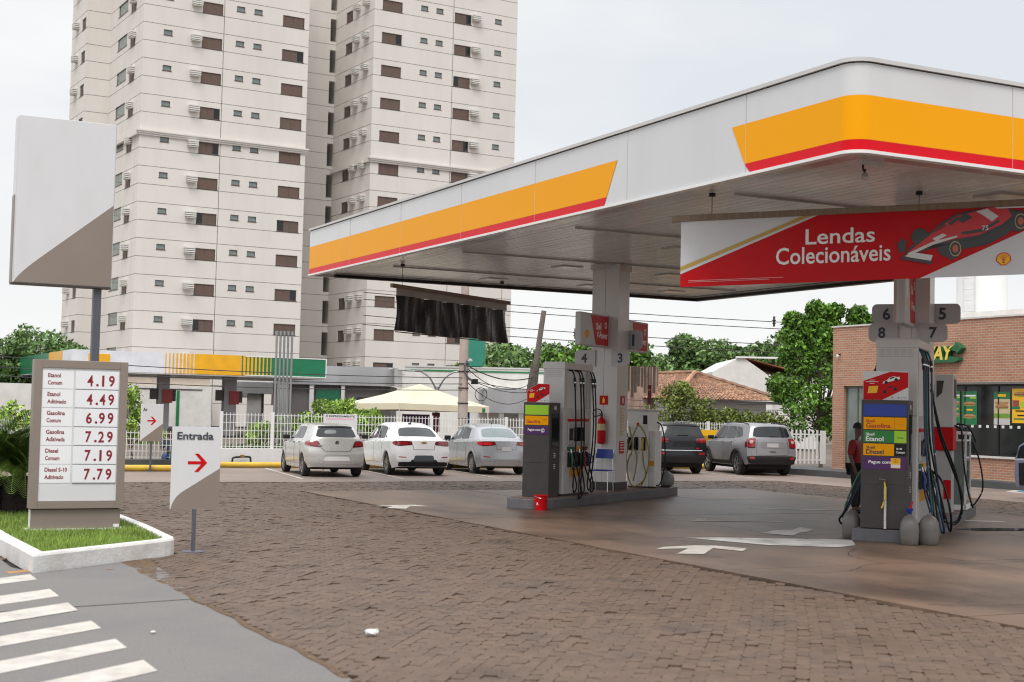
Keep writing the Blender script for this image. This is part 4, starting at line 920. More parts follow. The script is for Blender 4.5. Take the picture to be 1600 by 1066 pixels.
# plastic jugs
m_jug = M('smoky plastic jug', (.13, .12, .11), .45, var=.12, scale=6)
def jug(x, y, z, rz, label, cap):
    t = thing('plastic_jug', label, 'jug', (x, y, z), rz, 'grey plastic jugs by the island front')
    n = 20; prof = [(.95, 0), (1.06, .02), (1.1, .1), (1.16, .22), (1.06, .32), (.82, .39), (.5, .43), (.25, .445)]
    mb = MB(); k0 = 0
    for r_, h_ in prof:
        for q in range(n):
            a = 2*math.pi*q/n; c, s = math.cos(a), math.sin(a); e = (abs(c)**4+abs(s)**4)**-.25
            mb.v.append((.125*r_*c*e, .15*r_*s*e, h_))
    for i in range(len(prof)-1):
        for q in range(n): q2 = (q+1) % n; mb.f.append((i*n+q, i*n+q2, (i+1)*n+q2, (i+1)*n+q)); mb.m.append(0)
    mb.f.append(tuple((len(prof)-1)*n+q for q in range(n))); mb.m.append(0); mb.f.append(tuple(range(n))[::-1]); mb.m.append(0)
    ob('body', mb, m_jug, t, smooth=True)
    ob('neck', MB().lathe([(.035, .43), (.035, .462)], 12), m_jug, t, smooth=True)
    ob('handle', MB().tube(spline([(0, .03, .44), (0, .09, .47), (0, .14, .42), (0, .135, .36)], 12), .014, 6), m_jug, t, smooth=True)
    if cap:
        ob('funnel', MB().lathe([(.02, .46), (.055, .53), (.06, .545)], 14), blue if cap == 'b' else redp, t, smooth=True)
        if cap == 'b': ob('red_spout', MB().tube([(0, 0, .54), (.03, .0, .6), (.05, 0, .66)], .012, 6), redp, t)
    return t
q = I2(.3, -.2, .008); jug(q[0], q[1], q[2], A2+10, 'grey jug with blue cap on the ground by the island corner', 'b')
q = I2(.56, .02, .008); jug(q[0], q[1], q[2], A2-8, 'grey jug without cap next to the blue capped one', None)
q = I2(-.66, .35, .008); jug(q[0], q[1], q[2], A2+5, 'grey jug half hidden at the far flank of the dark totem', None)

# ================================================================== BANNERS
m_beam = M('timber batten', (.22, .165, .115), .75, var=.2, scale=2, stretch=(8, 1, 1))
m_vred = M('banner vinyl red', (.5, .0, .005), .36, var=.05, bump=.5, bscale=3, spec=.2)
m_vwh = M('banner vinyl white', (.55, .55, .57), .25, var=.04, bump=.25, bscale=4, coat=.2)
m_gold = M('banner gold', (.45, .29, .05), .35)
p0, p1 = Vector((11.67, 17.63, 0)), Vector((16.25, 13.95, 0)); bd = (p1-p0).normalized(); bn = Vector((bd.y, -bd.x, 0))
rzb = math.degrees(math.atan2(bd.y, bd.x))
bt = thing('red_banner', 'big red and white hanging banner lettered Lendas Colecionaveis with racing car', 'banner', (p0.x, p0.y, 0), rzb, 'banners hung below the canopy')
BL, BH = 6.4, .975
def bw_(x, z): return .003*math.sin(x*9.0+.6*math.sin(z*5))*(1-.35*z)+.0012*math.sin(x*23+z*3)*(1-z/1.4)
BZ0 = 3.785; SLP = .042
def bp(x, z, off=0.0): return (x, -bw_(x, z)-off, BZ0+z+SLP*x)
def bgrid(name, poly, mat, off, step=.08):
    # clip a regular grid by a convex polygon (x,z) and drape it on the banner
    mb = MB(); xs_ = [a for a, _ in poly]; zs_ = [b for _, b in poly]
    def clip(P, a, b, c):
        o = []
        for i in range(len(P)):
            p, q = P[i-1], P[i]; dp, dq = a*p[0]+b*p[1]-c, a*q[0]+b*q[1]-c
            if (dp >= 0) != (dq >= 0): t_ = dp/(dp-dq); o.append((p[0]+(q[0]-p[0])*t_, p[1]+(q[1]-p[1])*t_))
            if dq >= 0: o.append(q)
        return o
    x = min(xs_)
    while x < max(xs_):
        P = [(a, b) for a, b in poly]; P = clip(P, 1, 0, x); P = clip(P, -1, 0, -(x+step)) if P else P
        z = min(zs_)
        if len(P) > 2:
            while z < max(zs_):
                Q = clip(P, 0, 1, z); Q = clip(Q, 0, -1, -(z+.2)) if Q else Q
                if len(Q) > 2: mb.poly([bp(a, b, off) for a, b in Q])
                z += .2
        x += step
    return ob(name, mb, mat, bt, smooth=True)
bgrid('sheet', [(0, 0), (BL, 0), (BL, BH), (0, BH)], m_vred, 0)
bgrid('white_corner', [(0, .2), (1.95, BH), (0, BH)], m_vwh, .003)
bgrid('gold_stripe', [(0, .235), (1.9, BH), (1.76, BH), (0, .3)], m_gold, .005)
bgrid('white_stripe', [(0, .19), (1.98, BH), (1.905, BH), (0, .232)], m_vwh, .005)
bgrid('white_corner', [(3.42, 0), (BL, 0), (BL, BH), (5.66, BH)], m_vwh, .003)
fb = lambda a, b: bp(a, b, .009)
txt('lettering', 'Lendas', txtwh, bt, 1.81, .55, 0, h=.225, wid=.98, bold=.012, fn=fb)
txt('lettering', 'Colecionáveis', txtwh, bt, 1.39, .27, 0, h=.25, wid=1.62, bold=.012, fn=fb)
bgrid('print_line', [(.12, .085), (1.5, .085), (1.5, .094), (.12, .094)], M('pale red print', (.62, .25, .25), .5), .006, step=.1)
bgrid('print_line', [(.12, .065), (1.3, .065), (1.3, .073), (.12, .073)], M('pale red print', (.62, .25, .25), .5), .006, step=.1)
# racing car print (generic red open wheel car number 75), all flat print
def cpt(px, py, o=.009): return bp((px-1064)/111, min(BH-.006, (451-.0354*(px-1064)-py)/109), .009+(o-.009)*3)
def cpoly(name, pts, mat, o): mb = MB(); mb.poly([cpt(a, b, o) for a, b in pts]); return ob(name, mb, mat, bt)
def cdisc(mb, x, y, rx, ry, o, n=22): mb.poly([cpt(x+rx*math.cos(2*math.pi*k/n), y+ry*math.sin(2*math.pi*k/n), o) for k in range(n)])
m_cb = M('print black', (.016, .015, .017), .35, coat=.2); m_cr = M('print car red', (.56, .008, .014), .3); m_cg = M('print grey', (.3, .3, .31), .35, coat=.2); m_cwh = M('print white', (.6, .6, .6), .35, coat=.2)
cpoly('car_print', [(1470, 394), (1500, 394), (1545, 386), (1575, 370), (1592, 352), (1570, 348), (1520, 370), (1480, 380)], m_cb, .0095)
cpoly('car_print', [(1418, 405), (1462, 391), (1502, 381), (1536, 375), (1570, 358), (1588, 342), (1576, 322), (1543, 325), (1518, 333), (1498, 338), (1477, 350), (1452, 371), (1427, 390)], m_cb, .0122)
for (x_, y_, rx_, ry_, o_) in ((1443, 373, 13, 14, .0105), (1484, 388, 15, 16, .0105), (1492, 391, 15, 17, .0115), (1577, 347, 15, 16, .0105), (1590, 349, 16, 17, .0115)): mb = MB(); cdisc(mb, x_, y_, rx_, ry_, o_); ob('car_print', mb, m_cb, bt)
cpoly('car_print', [(1422, 402), (1460, 386), (1500, 376), (1532, 371), (1566, 355), (1582, 342), (1574, 326), (1544, 328), (1520, 336), (1500, 341), (1480, 353), (1455, 373), (1430, 393)], m_cr, .013)
cpoly('car_print', [(1498, 346), (1512, 337), (1524, 343), (1508, 352)], m_cb, .0145)
cpoly('car_print', [(1528, 334), (1545, 330), (1562, 342), (1552, 350), (1540, 341)], m_cwh, .0145)
cpoly('car_print', [(1408, 384), (1416, 375), (1423, 380), (1420, 396), (1412, 398)], m_cb, .0125)
cpoly('car_print', [(1432, 397), (1463, 402), (1460, 411), (1436, 407), (1420, 403)], m_cwh, .0145)
cpoly('car_print', [(1416, 403), (1462, 411), (1461, 416), (1414, 408)], m_cb, .0155)
cpoly('car_print', [(1462, 376), (1478, 368), (1484, 371), (1468, 380)], m_cwh, .0145); cpoly('car_print', [(1440, 391), (1452, 386), (1456, 388), (1444, 393)], yel2, .0145)
cpoly('car_print', [(1556, 323), (1600, 322), (1600, 329), (1560, 330)], m_cwh, .0145)
for (x_, y_) in ((1497, 392), (1595, 350)):
    for (q_, o_, m_) in ((1.0, .0165, M('print pale gold', (.5, .42, .2), .4)), (.86, .018, m_cb), (.5, .0195, M('print orange', (.5, .12, .06), .4))): mb = MB(); cdisc(mb, x_, y_, 9*q_, 12*q_, o_); ob('car_print', mb, m_, bt)
cpoly('car_print', [(1424, 399), (1462, 381), (1500, 371), (1500, 374), (1462, 386), (1428, 402)], m_cwh, .0145); cpoly('car_print', [(1505, 366), (1536, 361), (1562, 347), (1564, 350), (1538, 366), (1508, 370)], m_cb, .0145)
cpoly('car_print', [(1486, 352), (1500, 342), (1503, 345), (1490, 356)], m_cb, .0145); cpoly('car_print', [(1462, 362), (1480, 353), (1484, 356), (1466, 366)], M('print dark red', (.2, .0, .008), .3), .0142)
a_ = cpt(1537, 364); txt('numeral', '75', m_cwh, bt, a_[0], a_[2]-BZ0-SLP*a_[0], 0, h=.07, wid=.09, bold=.02, fn=lambda a, b: bp(a, b, .03))
add_shell(bt, 4.56, .225, .1, 0, fn=lambda a, b: bp(a, b, .009), fn2=lambda a, b, e=0: bp(a, b, .0115+e))
o = ob('batten', MB().box(-.14, BL+.1, -.04, .04, 0, .09), m_beam, bt); o.location = (0, 0, BZ0+BH); o.rotation_euler.y = -math.atan(SLP)
for xx in (.45, 3.4, 5.9): ob('hanger', MB().tube([(xx, 0, BZ0+BH+SLP*xx+.05), (xx, 0, CZ+.07)], .006, 6).lathe([(.05, 0), (.05, .05)], 10, (xx, 0, CZ-.0)), blackp, bt)

p0 = Vector((11.97, 29.8, 0)); p1 = Vector((16.39, 32.65, 0)); kd = (p1-p0).normalized()
kb = thing('black_banner', 'torn black plastic banner hanging from a timber batten at the canopy back', 'banner', (p0.x, p0.y, 0), math.degrees(math.atan2(kd.y, kd.x)), 'banners hung below the canopy')
KL = (p1-p0).length; m_kb = M('black plastic sheet', (.006, .006, .006), .36, var=.2, scale=1.5, bump=.2, bscale=8)
mb = MB(); nX, nZ = 90, 8
kz0, kz1 = 3.64, 4.46
def kpt(i, j):
    x = .2+(KL-.35)*i/nX; v = j/nZ; z = kz0+(kz1-kz0)*v+.02*x*.0
    fold = .035*math.sin(x*7+1.9*math.sin(v*2.2+x*1.3))+.022*math.sin(x*16+v*3+1.5*math.sin(x*2))+.004*math.sin(x*41)
    sw = x+ (.12*(v-.5)*math.sin(x*2.1)); z += .02*math.sin(x*2.3)*(1 if j == 0 else 0)
    return (sw, fold, z)
for i in range(nX):
    for j in range(nZ): mb.quad(kpt(i, j), kpt(i+1, j), kpt(i+1, j+1), kpt(i, j+1))
o = ob('sheet', mb, m_kb, kb, smooth=True, ang=80)
ob('valance', MB().box(.2, KL-.15, -.008, .008, kz1-.0, kz1+.16), M('dirty vinyl', (.36, .33, .31), .6, var=.15), kb)
ob('batten', MB().box(0, KL, -.035, .035, kz1+.16, kz1+.25), m_beam, kb)
ob('weight_bar', MB().tube([(.2, 0, kz0-.01), (KL-.12, 0, kz0-.01)], .014, 6), M('rusty rod', (.2, .12, .09), .7), kb)
for xx in (.42, KL-.4): ob('hanger', MB().tube([(xx, 0, kz1+.25), (xx, 0, CZ+.07)], .006, 6).lathe([(.05, 0), (.05, .06)], 10, (xx, 0, CZ)), blackp, kb)
# ================================================================== CARS
m_tyre = M('tyre rubber', (.018, .018, .018), .85, var=.2, scale=8, dirt=(.09, .07, .055), dirt_amt=.5, dirt_scale=4)
m_rim = M('alloy rim', (.36, .35, .34), .35, metal=.7, var=.1); m_under = M('car underside', (.012, .012, .012), .8)
m_cglass = M('tinted car glass', (.014, .017, .018), .03, var=.1, spec=.5); m_cglass2 = M('clear car glass', (.13, .17, .17), .03, var=.2, spec=.9)
m_lamp = M('tail lamp red', (.28, .008, .012), .08, coat=1.0, var=.2, scale=12); m_lampw = M('lamp clear', (.5, .35, .34), .1, coat=1.0, var=.2)
m_bump = M('bumper plastic', (.018, .018, .019), .6, spec=.3)
def carpaint(name, col, metal=0.0): return M(name, col, .28, metal, var=.03, coat=.7 if sum(col) > .1 else .35, spec=.4)
WHEELS = {}
def wheel_mesh(r, wd, spokes):
    k = (r, wd, spokes)
    if k in WHEELS: return WHEELS[k]
    mb = MB(); mb.lathe([(r*.62, -wd/2), (r*.93, -wd/2), (r, -wd/2+.025), (r, wd/2-.025), (r*.93, wd/2), (r*.64, wd/2-.004), (r*.62, wd/2-.03)], 30, axis='x'); ty = mb.mesh('wheel'); ty.materials.append(m_tyre)
    ty.polygons.foreach_set('use_smooth', [True]*len(ty.polygons)); ty.set_sharp_from_angle(angle=R(35))
    mb = MB(); mb.mi = 1; mb.lathe([(r*.6, wd/2-.07), (r*.1, wd/2-.07)], 24, axis='x'); mb.mi = 0
    mb.lathe([(r*.64, wd/2-.06), (r*.645, wd/2-.008), (r*.59, wd/2-.012), (r*.58, wd/2-.06)], 30, axis='x')
    mb.lathe([(r*.14, wd/2-.06), (r*.14, wd/2-.015), (r*.06, wd/2-.008)], 14, axis='x')
    for q in range(spokes):
        a = 2*math.pi*q/spokes
        for da in ((-.13, .13),):
            pts = []
            for (rr, da_) in ((r*.1, -.3), (r*.6, -.14), (r*.6, .14), (r*.1, .3)): pts.append((rr*math.cos(a+da_), rr*math.sin(a+da_)))
            mb.prism(pts, wd/2-.05, wd/2-.018, 'x')
    ri = mb.mesh('rim'); ri.materials.append(m_rim); ri.materials.append(m_under); WHEELS[k] = (ty, ri); return WHEELS[k]

class Car:
    def __init__(s, name, label, x, y, az, sp, paint, group='cars parked facing the fence'):
        s.sp = sp; s.paint = paint
        s.root = thing(name, label, 'car', (x, y, sp.get('gz', .006)), -az, group)
        s.L, s.W, s.H = sp['L'], sp['W'], sp['H']; s.lv = sp['lv']; s.nl = len(s.lv)
        s.body()
    # level i: dict(z=f(u), w, yr, yf)  u = y/L
    def raw(s, i, y):
        l = s.lv[i]; yr, yf = l['yr'], l['yf']
        y = min(max(y, yr), yf)
        s0 = min(1, (y-yr)/.45); s1 = min(1, (yf-y)/.75)
        w_ = l['w']*(1-l.get('tr', .09)*(1-s0)**2.2)*(1-l.get('tf', .16)*(1-s1)**2.2)
        z = np.interp(y, [a for a, _ in l['z']], [b for _, b in l['z']])
        return w_, y, z
    def lvl(s, f, y=None, t=None):
        i = min(int(f), s.nl-2); k = f-i
        if t is not None:
            ya = s.lv[i]['yr']+(s.lv[i]['yf']-s.lv[i]['yr'])*t; yb = s.lv[i+1]['yr']+(s.lv[i+1]['yf']-s.lv[i+1]['yr'])*t
        else: ya = yb = y
        a = s.raw(i, ya); b = s.raw(i+1, yb); return tuple(a[q]*(1-k)+b[q]*k for q in range(3))
    def side(s, sg, y, f):
        i = min(int(f), s.nl-2); k = f-i
        a, b = s.raw(i, y), s.raw(i+1, y)
        return Vector((sg*(a[0]*(1-k)+b[0]*k), a[1]*(1-k)+b[1]*k, a[2]*(1-k)+b[2]*k))
    def rear(s, tau, f):
        w_, y, z = s.lvl(f, t=0.0)
        bl = s.sp.get('bulge', .11); crown = np.interp(f, range(s.nl), [l.get('crown', 0) for l in s.lv])
        return Vector((w_*tau, y-bl*(1-abs(tau)**2.6)+bl*.0, z+crown*(1-tau*tau)))
    def frontp(s, tau, f):
        w_, y, z = s.lvl(f, t=1.0); crown = np.interp(f, range(s.nl), [l.get('crown', 0) for l in s.lv])
        return Vector((w_*tau, y+.16*(1-abs(tau)**2.4), z+crown*(1-tau*tau)))
    def body(s):
        sp = s.sp; L = s.L; rw = sp['arch']; wy = sp['axles']
        base = s.lv[1]; ys = set(np.linspace(0, 1, 26))
        for y0 in wy:
            for a in np.linspace(0, 180, 15): ys.add((y0+rw*math.cos(R(a))-base['yr'])/(base['yf']-base['yr']))
        ts = sorted(t for t in ys if 0 <= t <= 1); n = s.nl; mb = MB(); ringn = 2*n-0
        rings = []
        for t in ts:
            pts = []
            for i in range(n):
                l = s.lv[i]; y = l['yr']+(l['yf']-l['yr'])*t; w_, y, z = s.raw(i, y)
                for y0 in wy:
                    if abs(y-y0) < rw and i <= 2:
                        za = sp['wr']*.98+math.sqrt(max(0, rw*rw-(y-y0)**2)); z = max(z, za+.012*i)
                pts.append((w_, y, z))
            rings.append(pts)
        for pts in rings:
            for (w_, y, z) in pts: mb.v.append((-w_, y, z))
            for (w_, y, z) in reversed(pts): mb.v.append((w_, y, z))
        for j in range(len(ts)-1):
            for q in range(2*n):
                q2 = (q+1) % (2*n); mb.mi = 1 if q == 2*n-1 else 0
                mb.f.append((j*2*n+q, j*2*n+q2, (j+1)*2*n+q2, (j+1)*2*n+q)); mb.m.append(mb.mi)
        # crown on roof: split the roof strip by adding a raised centre
        mb.mi = 0; m = 14
        for fn in (s.rear, s.frontp):
            k0 = len(mb.v); sub = 4; F_ = [i/sub for i in range((n-1)*sub+1)]
            for f in F_:
                for q in range(m+1): mb.v.append(tuple(fn(-1+2*q/m, f)))
            for i in range(len(F_)-1):
                for q in range(m): mb.f.append((k0+i*(m+1)+q, k0+i*(m+1)+q+1, k0+(i+1)*(m+1)+q+1, k0+(i+1)*(m+1)+q)); mb.m.append(0)
            mb.poly([tuple(fn(-1+2*q/m, 0)) for q in range(m+1)])
        mb.m[-1] = 1
        # roof skin
        k0 = len(mb.v); top = n-1; l = s.lv[top]
        Tn = 14
        for j in range(Tn+1):
            y = l['yr']+(l['yf']-l['yr'])*j/Tn; w_, y, z = s.raw(top, y); cr = l.get('crown', 0)
            bl = 0
            for q in range(m+1):
                tau = -1+2*q/m; yy = y
                if j == 0: yy = s.rear(tau, top).y
                if j == Tn: yy = s.frontp(tau, top).y
                mb.v.append((w_*tau, yy, z+cr*(1-tau*tau)))
        for j in range(Tn):
            for q in range(m): mb.f.append((k0+j*(m+1)+q, k0+j*(m+1)+q+1, k0+(j+1)*(m+1)+q+1, k0+(j+1)*(m+1)+q)); mb.m.append(0)
        # drop the flat closing strip across the roof (ring segment n-1)
        keep = [(f, mm) for f, mm in zip(mb.f, mb.m) if not (len(f) == 4 and f[0] < len(ts)*2*n and (f[0] % (2*n)) == n-1)]
        mb.f = [a for a, _ in keep]; mb.m = [b for _, b in keep]
        s.bodyob = ob('body', mb, [s.paint, m_under], s.root, smooth=True, ang=32)
        ty, ri = wheel_mesh(sp['wr'], sp.get('ww', .2), sp.get('spokes', 5))
        for y0 in wy:
            for sg in (-1, 1):
                x = sg*(s.raw(1, y0)[0]-sp.get('ww', .2)/2-.012)
                o = put('wheel', ty, s.root, (x, y0, sp['wr'])); c = put('rim', ri, o)
                if sg < 0: o.rotation_euler.z = math.pi
        mb = MB(); mb.box(-s.W*.36, s.W*.36, .35, L-.4, .2, .5); ob('floorpan', mb, m_under, s.root)
    def patch(s, name, fn, corners, mat, off=.006, n=12, m=6, rnd=5.0, parent=None):
        """rounded quad patch laid on the body surface; corners in parameter space (p, f)"""
        (a, b, c, d) = [Vector(q) for q in corners]
        def P(u, v, o):
            q = (a*(1-u)+b*u)*(1-v)+(d*(1-u)+c*u)*v; e = 1e-3
            p = fn(q.x, q.y); p1 = fn(q.x+e, q.y)-p; p2 = fn(q.x, q.y+e)-p; nn = p1.cross(p2)
            nn = nn.normalized() if nn.length > 0 else Vector((0, -1, 0))
            cen = Vector((0, s.L*.5, .8)); nn = nn if nn.dot(p-cen) > 0 else -nn
            return tuple(p+nn*o)
        mb = MB(); K = 4; NB = 36; rows = []
        for k in range(K+1):
            row = []
            for q in range(NB):
                t = 2*math.pi*q/NB; c_, s_ = math.cos(t), math.sin(t); e = (abs(c_)**rnd+abs(s_)**rnd)**(-1/rnd)
                sc = 1-k/K; row.append(P(.5+.5*sc*c_*e, .5+.5*sc*s_*e, off))
            rows.append(row)
        edge = []
        for q in range(NB):
            t = 2*math.pi*q/NB; c_, s_ = math.cos(t), math.sin(t); e = (abs(c_)**rnd+abs(s_)**rnd)**(-1/rnd); edge.append(P(.5+.505*c_*e, .5+.505*s_*e, -.01))
        rows = [edge]+rows
        for r_ in rows: mb.v += r_
        for k in range(len(rows)-1):
            for q in range(NB): q2 = (q+1) % NB; mb.f.append((k*NB+q, k*NB+q2, (k+1)*NB+q2, (k+1)*NB+q)); mb.m.append(0)
        return ob(name, mb, mat, parent or s.root, smooth=True)
    def seam(s, fn, pts, r=.004, mat=None):
        path = []
        for (a, b), (c, d) in zip(pts[:-1], pts[1:]):
            for k in range(8): path.append(fn(a+(c-a)*k/8, b+(d-b)*k/8))
        path.append(fn(*pts[-1])); ob('seam', MB().tube(path, r, 5), mat or m_under, s.root)
    def mirror(s, y, f, col):
        for sg in (-1, 1):
            p = s.side(sg, y, f); mb = MB(); mb.box(p.x-.0 if sg > 0 else p.x-.2, p.x+.2 if sg > 0 else p.x, p.y-.05, p.y+.05, p.z+.0, p.z+.13)
            o = ob('mirror', mb, col, s.root, bevel=.03)
    def handle(s, y, f, col):
        for sg in (-1, 1):
            p = s.side(sg, y, f); ob('handle', MB().box(p.x-.012, p.x+.012, p.y-.09, p.y+.09, p.z-.015, p.z+.015), col, s.root, bevel=.006)
def Z(*p): return list(p)
def levels(L, W, H, sill, kind):
    hw = W/2
    if kind == 'hatch':
        return [dict(z=Z((0, sill+.08), (.5, sill), (L-.5, sill), (L, sill+.06)), w=hw*.93, yr=.14, yf=L-.16, tr=.12, tf=.2),
                dict(z=Z((0, .42), (L, .40)), w=hw*.985, yr=.1, yf=L-.1, tr=.08, tf=.2),
                dict(z=Z((0, .66), (L*.5, .68), (L, .6)), w=hw, yr=.1, yf=L-.12, tr=.07, tf=.2),
                dict(z=Z((0, .93), (L*.5, .88), (L*.78, .86), (L, .72)), w=hw*.985, yr=.17, yf=L-.22, tr=.1, tf=.22),
                dict(z=Z((0, 1.04), (L*.35, .97), (L*.7, .93), (L, .92)), w=hw*.90, yr=.2, yf=L-1.02, tr=.1, tf=.06, crown=.02),
                dict(z=Z((0, H-.13), (L*.25, H-.045), (L*.45, H-.03), (L*.62, H-.09), (L, H-.1)), w=hw*.70, yr=.42, yf=L-1.72, tr=.06, tf=.04, crown=.035),
                dict(z=Z((0, H-.085), (L*.25, H-.01), (L*.45, H), (L*.62, H-.06), (L, H-.08)), w=hw*.62, yr=.5, yf=L-1.8, tr=.06, tf=.04, crown=.02)]
    if kind == 'sedan':
        return [dict(z=Z((0, sill+.08), (.5, sill), (L-.5, sill), (L, sill+.06)), w=hw*.93, yr=.16, yf=L-.16, tr=.12, tf=.2),
                dict(z=Z((0, .42), (L, .40)), w=hw*.985, yr=.1, yf=L-.1, tr=.09, tf=.2),
                dict(z=Z((0, .68), (L*.5, .68), (L, .6)), w=hw, yr=.12, yf=L-.12, tr=.09, tf=.2),
                dict(z=Z((0, .99), (L*.3, .93), (L*.78, .86), (L, .72)), w=hw*.975, yr=.18, yf=L-.22, tr=.12, tf=.22, crown=.01),
                dict(z=Z((0, 1.09), (.8, 1.04), (L*.35, .985), (L*.7, .93), (L, .92)), w=hw*.88, yr=.62, yf=L-1.05, tr=.1, tf=.06, crown=.03),
                dict(z=Z((0, H-.15), (1.3, H-.12), (L*.42, H-.05), (L*.5, H-.035), (L*.64, H-.1), (L, H-.1)), w=hw*.70, yr=1.12, yf=L-1.8, tr=.08, tf=.04, crown=.03),
                dict(z=Z((0, H-.11), (1.35, H-.08), (L*.42, H-.01), (L*.5, H), (L*.64, H-.07), (L, H-.08)), w=hw*.61, yr=1.22, yf=L-1.88, tr=.06, tf=.04, crown=.02)]
    return [dict(z=Z((0, sill+.1), (.5, sill), (L-.5, sill), (L, sill+.08)), w=hw*.94, yr=.14, yf=L-.14, tr=.1, tf=.16),
            dict(z=Z((0, .56), (L, .52)), w=hw*.99, yr=.08, yf=L-.1, tr=.06, tf=.16),
            dict(z=Z((0, .82), (L*.5, .82), (L, .75)), w=hw, yr=.1, yf=L-.1, tr=.06, tf=.16),
            dict(z=Z((0, 1.08), (L*.5, 1.04), (L*.78, 1.02), (L, .96)), w=hw*.985, yr=.12, yf=L-.16, tr=.07, tf=.16),
            dict(z=Z((0, 1.2), (L*.35, 1.12), (L*.7, 1.08), (L, 1.06)), w=hw*.92, yr=.15, yf=L-1.0, tr=.07, tf=.05, crown=.01),
            dict(z=Z((0, H-.13), (L*.2, H-.09), (L*.5, H-.07), (L*.66, H-.1), (L, H-.12)), w=hw*.76, yr=.3, yf=L-1.55, tr=.06, tf=.04, crown=.03),
            dict(z=Z((0, H-.09), (L*.2, H-.05), (L*.5, H-.03), (L*.66, H-.06), (L, H-.1)), w=hw*.68, yr=.36, yf=L-1.62, tr=.06, tf=.04, crown=.03)]
def car(name, label, x, y, az, kind, L, W, H, paint, wr, axles, sill=.2, glass=m_cglass, **o):
    sp = dict(L=L, W=W, H=H, wr=wr, axles=axles, arch=wr+.055, lv=levels(L, W, H, sill, kind), ww=o.get('ww', .2), spokes=o.get('spokes', 5), bulge=o.get('bulge', .11))
    c = Car(name, label, x, y, az, sp, paint)
    wy0, wy1 = axles
    S1 = lambda a, b: c.side(-1, a, b); S2 = lambda a, b: c.side(1, a, b)
    b0 = o['bp']  # pillar stations: rear quarter, c pillar, b pillar, a pillar
    for fn in (S1, S2):
        q, cp, bpil, ap = b0
        lo, hi = 4.1, 4.9
        c.patch('side_window', fn, [(bpil+.03, lo), (ap+.42, lo), (ap-.12, hi), (bpil+.03, hi)], glass, rnd=14)
        c.patch('side_window', fn, [(cp+.03, lo), (bpil-.03, lo), (bpil-.03, hi), (cp+.12, hi)], glass, rnd=14)
        if q is not None: c.patch('side_window', fn, [(q, lo+.1), (cp-.02, lo), (cp+.06, hi), (q+.26, hi-.06)], glass, rnd=8)
        for yy in (bpil, cp-.02): c.seam(fn, [(yy, 4.0), (yy+.02, 2.2), (yy+.04, .6)])
        c.seam(fn, [(ap+.35, 3.9), (ap+.38, 2.2), (ap+.3, .6)]); c.seam(fn, [(cp, .6), (ap+.3, .6)])
        c.patch('sill_trim', fn, [(wy0+.42, .1), (wy1-.42, .1), (wy1-.42, .55), (wy0+.42, .55)], o.get('trim', paint), off=.008)
    c.patch('rear_window', c.rear, o.get('rw', [(-.86, 4.08), (.86, 4.08), (.84, 4.92), (-.84, 4.92)]), o.get('rglass', glass), off=.005, rnd=7)
    c.patch('windscreen', c.frontp, [(-.88, 4.08), (.88, 4.08), (.88, 4.92), (-.88, 4.92)], glass, rnd=9)
    c.mirror(b0[3]+.38, 4.05, o.get('mcol', blackp)); c.handle(b0[2]-.0+.12, 3.1, o.get('hcol', paint)); c.handle(b0[1]+.14, 3.1, o.get('hcol', paint))
    for sg in (-1, 1):
        c.patch('headlight', c.frontp, [(sg*.62, 2.3), (sg*.97, 2.4), (sg*.97, 2.85), (sg*.62, 2.75)], m_lampw)
    c.patch('grille', c.frontp, [(-.5, 1.1), (.5, 1.1), (.5, 2.5), (-.5, 2.5)], blackp)
    return c
silver = carpaint('silver paint', (.56, .55, .53), .25); whitep = carpaint('white car paint', (.80, .80, .80)); silver2 = carpaint('cool silver paint', (.37, .38, .40), .4); greyj = M('grey metallic paint', (.27, .265, .275), .36, .35, var=.02, coat=.35, spec=.35); bluek = carpaint('dark blue black paint', (.006, .008, .012)); lav = carpaint('blue grey paint', (.2, .22, .3), .3)
m_lampd = M('tail lamp dark red', (.13, .006, .01), .08, coat=1.0)

# 1 hatchback
c = car('hatchback', 'silver white hatchback with red wedge tail lamps below the wordy white fence sign', 13.15, 36.3, 6.0, 'hatch', 3.9, 1.66, 1.42, silver, .295, (.72, 3.19), sill=.21, bp=(None, .92, 1.62, 2.42), ww=.19, spokes=7, hcol=blackp)
r = c.rear
for sg in (-1, 1):
    c.patch('tail_lamp', r, [(sg*.56, 2.5), (sg*1.0, 2.62), (sg*1.0, 3.42), (sg*.74, 3.42)], m_lampd, rnd=9); c.patch('tail_lamp', r, [(sg*.66, 2.62), (sg*.98, 2.72), (sg*.98, 3.3), (sg*.76, 3.3)], m_lamp, off=.012, rnd=9)
    c.patch('lamp_wrap', lambda a, b, sg=sg: c.side(sg, a, b), [(.105, 2.62), (.42, 2.75), (.36, 3.4), (.105, 3.42)], m_lamp, rnd=7)
c.patch('plate_recess', r, [(-.5, 1.1), (.5, 1.1), (.4, 1.55), (-.4, 1.55)], whitep, off=.004, rnd=8); c.seam(r, [(-.5, 1.6), (-.4, 1.78), (.4, 1.78), (.5, 1.6)], .008, greyp)
c.seam(r, [(-.74, 3.4), (-.56, 2.5), (-.45, 2.15), (.45, 2.15), (.56, 2.5), (.74, 3.4)], .006)
c.patch('bumper_lip', r, [(-.9, .1), (.9, .1), (.95, .7), (-.95, .7)], greyp, off=.006, rnd=9)
p = c.rear(0, 3.0); mb = MB(); mb.lathe([(.055, -.008), (.055, 0)], 18, (p.x, p.y, p.z), 'y'); ob('badge', mb, greyp, c.root); ob('badge_ring', MB().lathe([(.058, -.012), (.058, -.006), (.048, -.006), (.048, -.012)], 18, (p.x, p.y, p.z), 'y'), chrome, c.root)
ob('lettering_mark', MB().box(-.52, -.38, c.rear(-.6, 2.6).y-.008, c.rear(-.6, 2.6).y+.01, .845, .865), greyp, c.root)
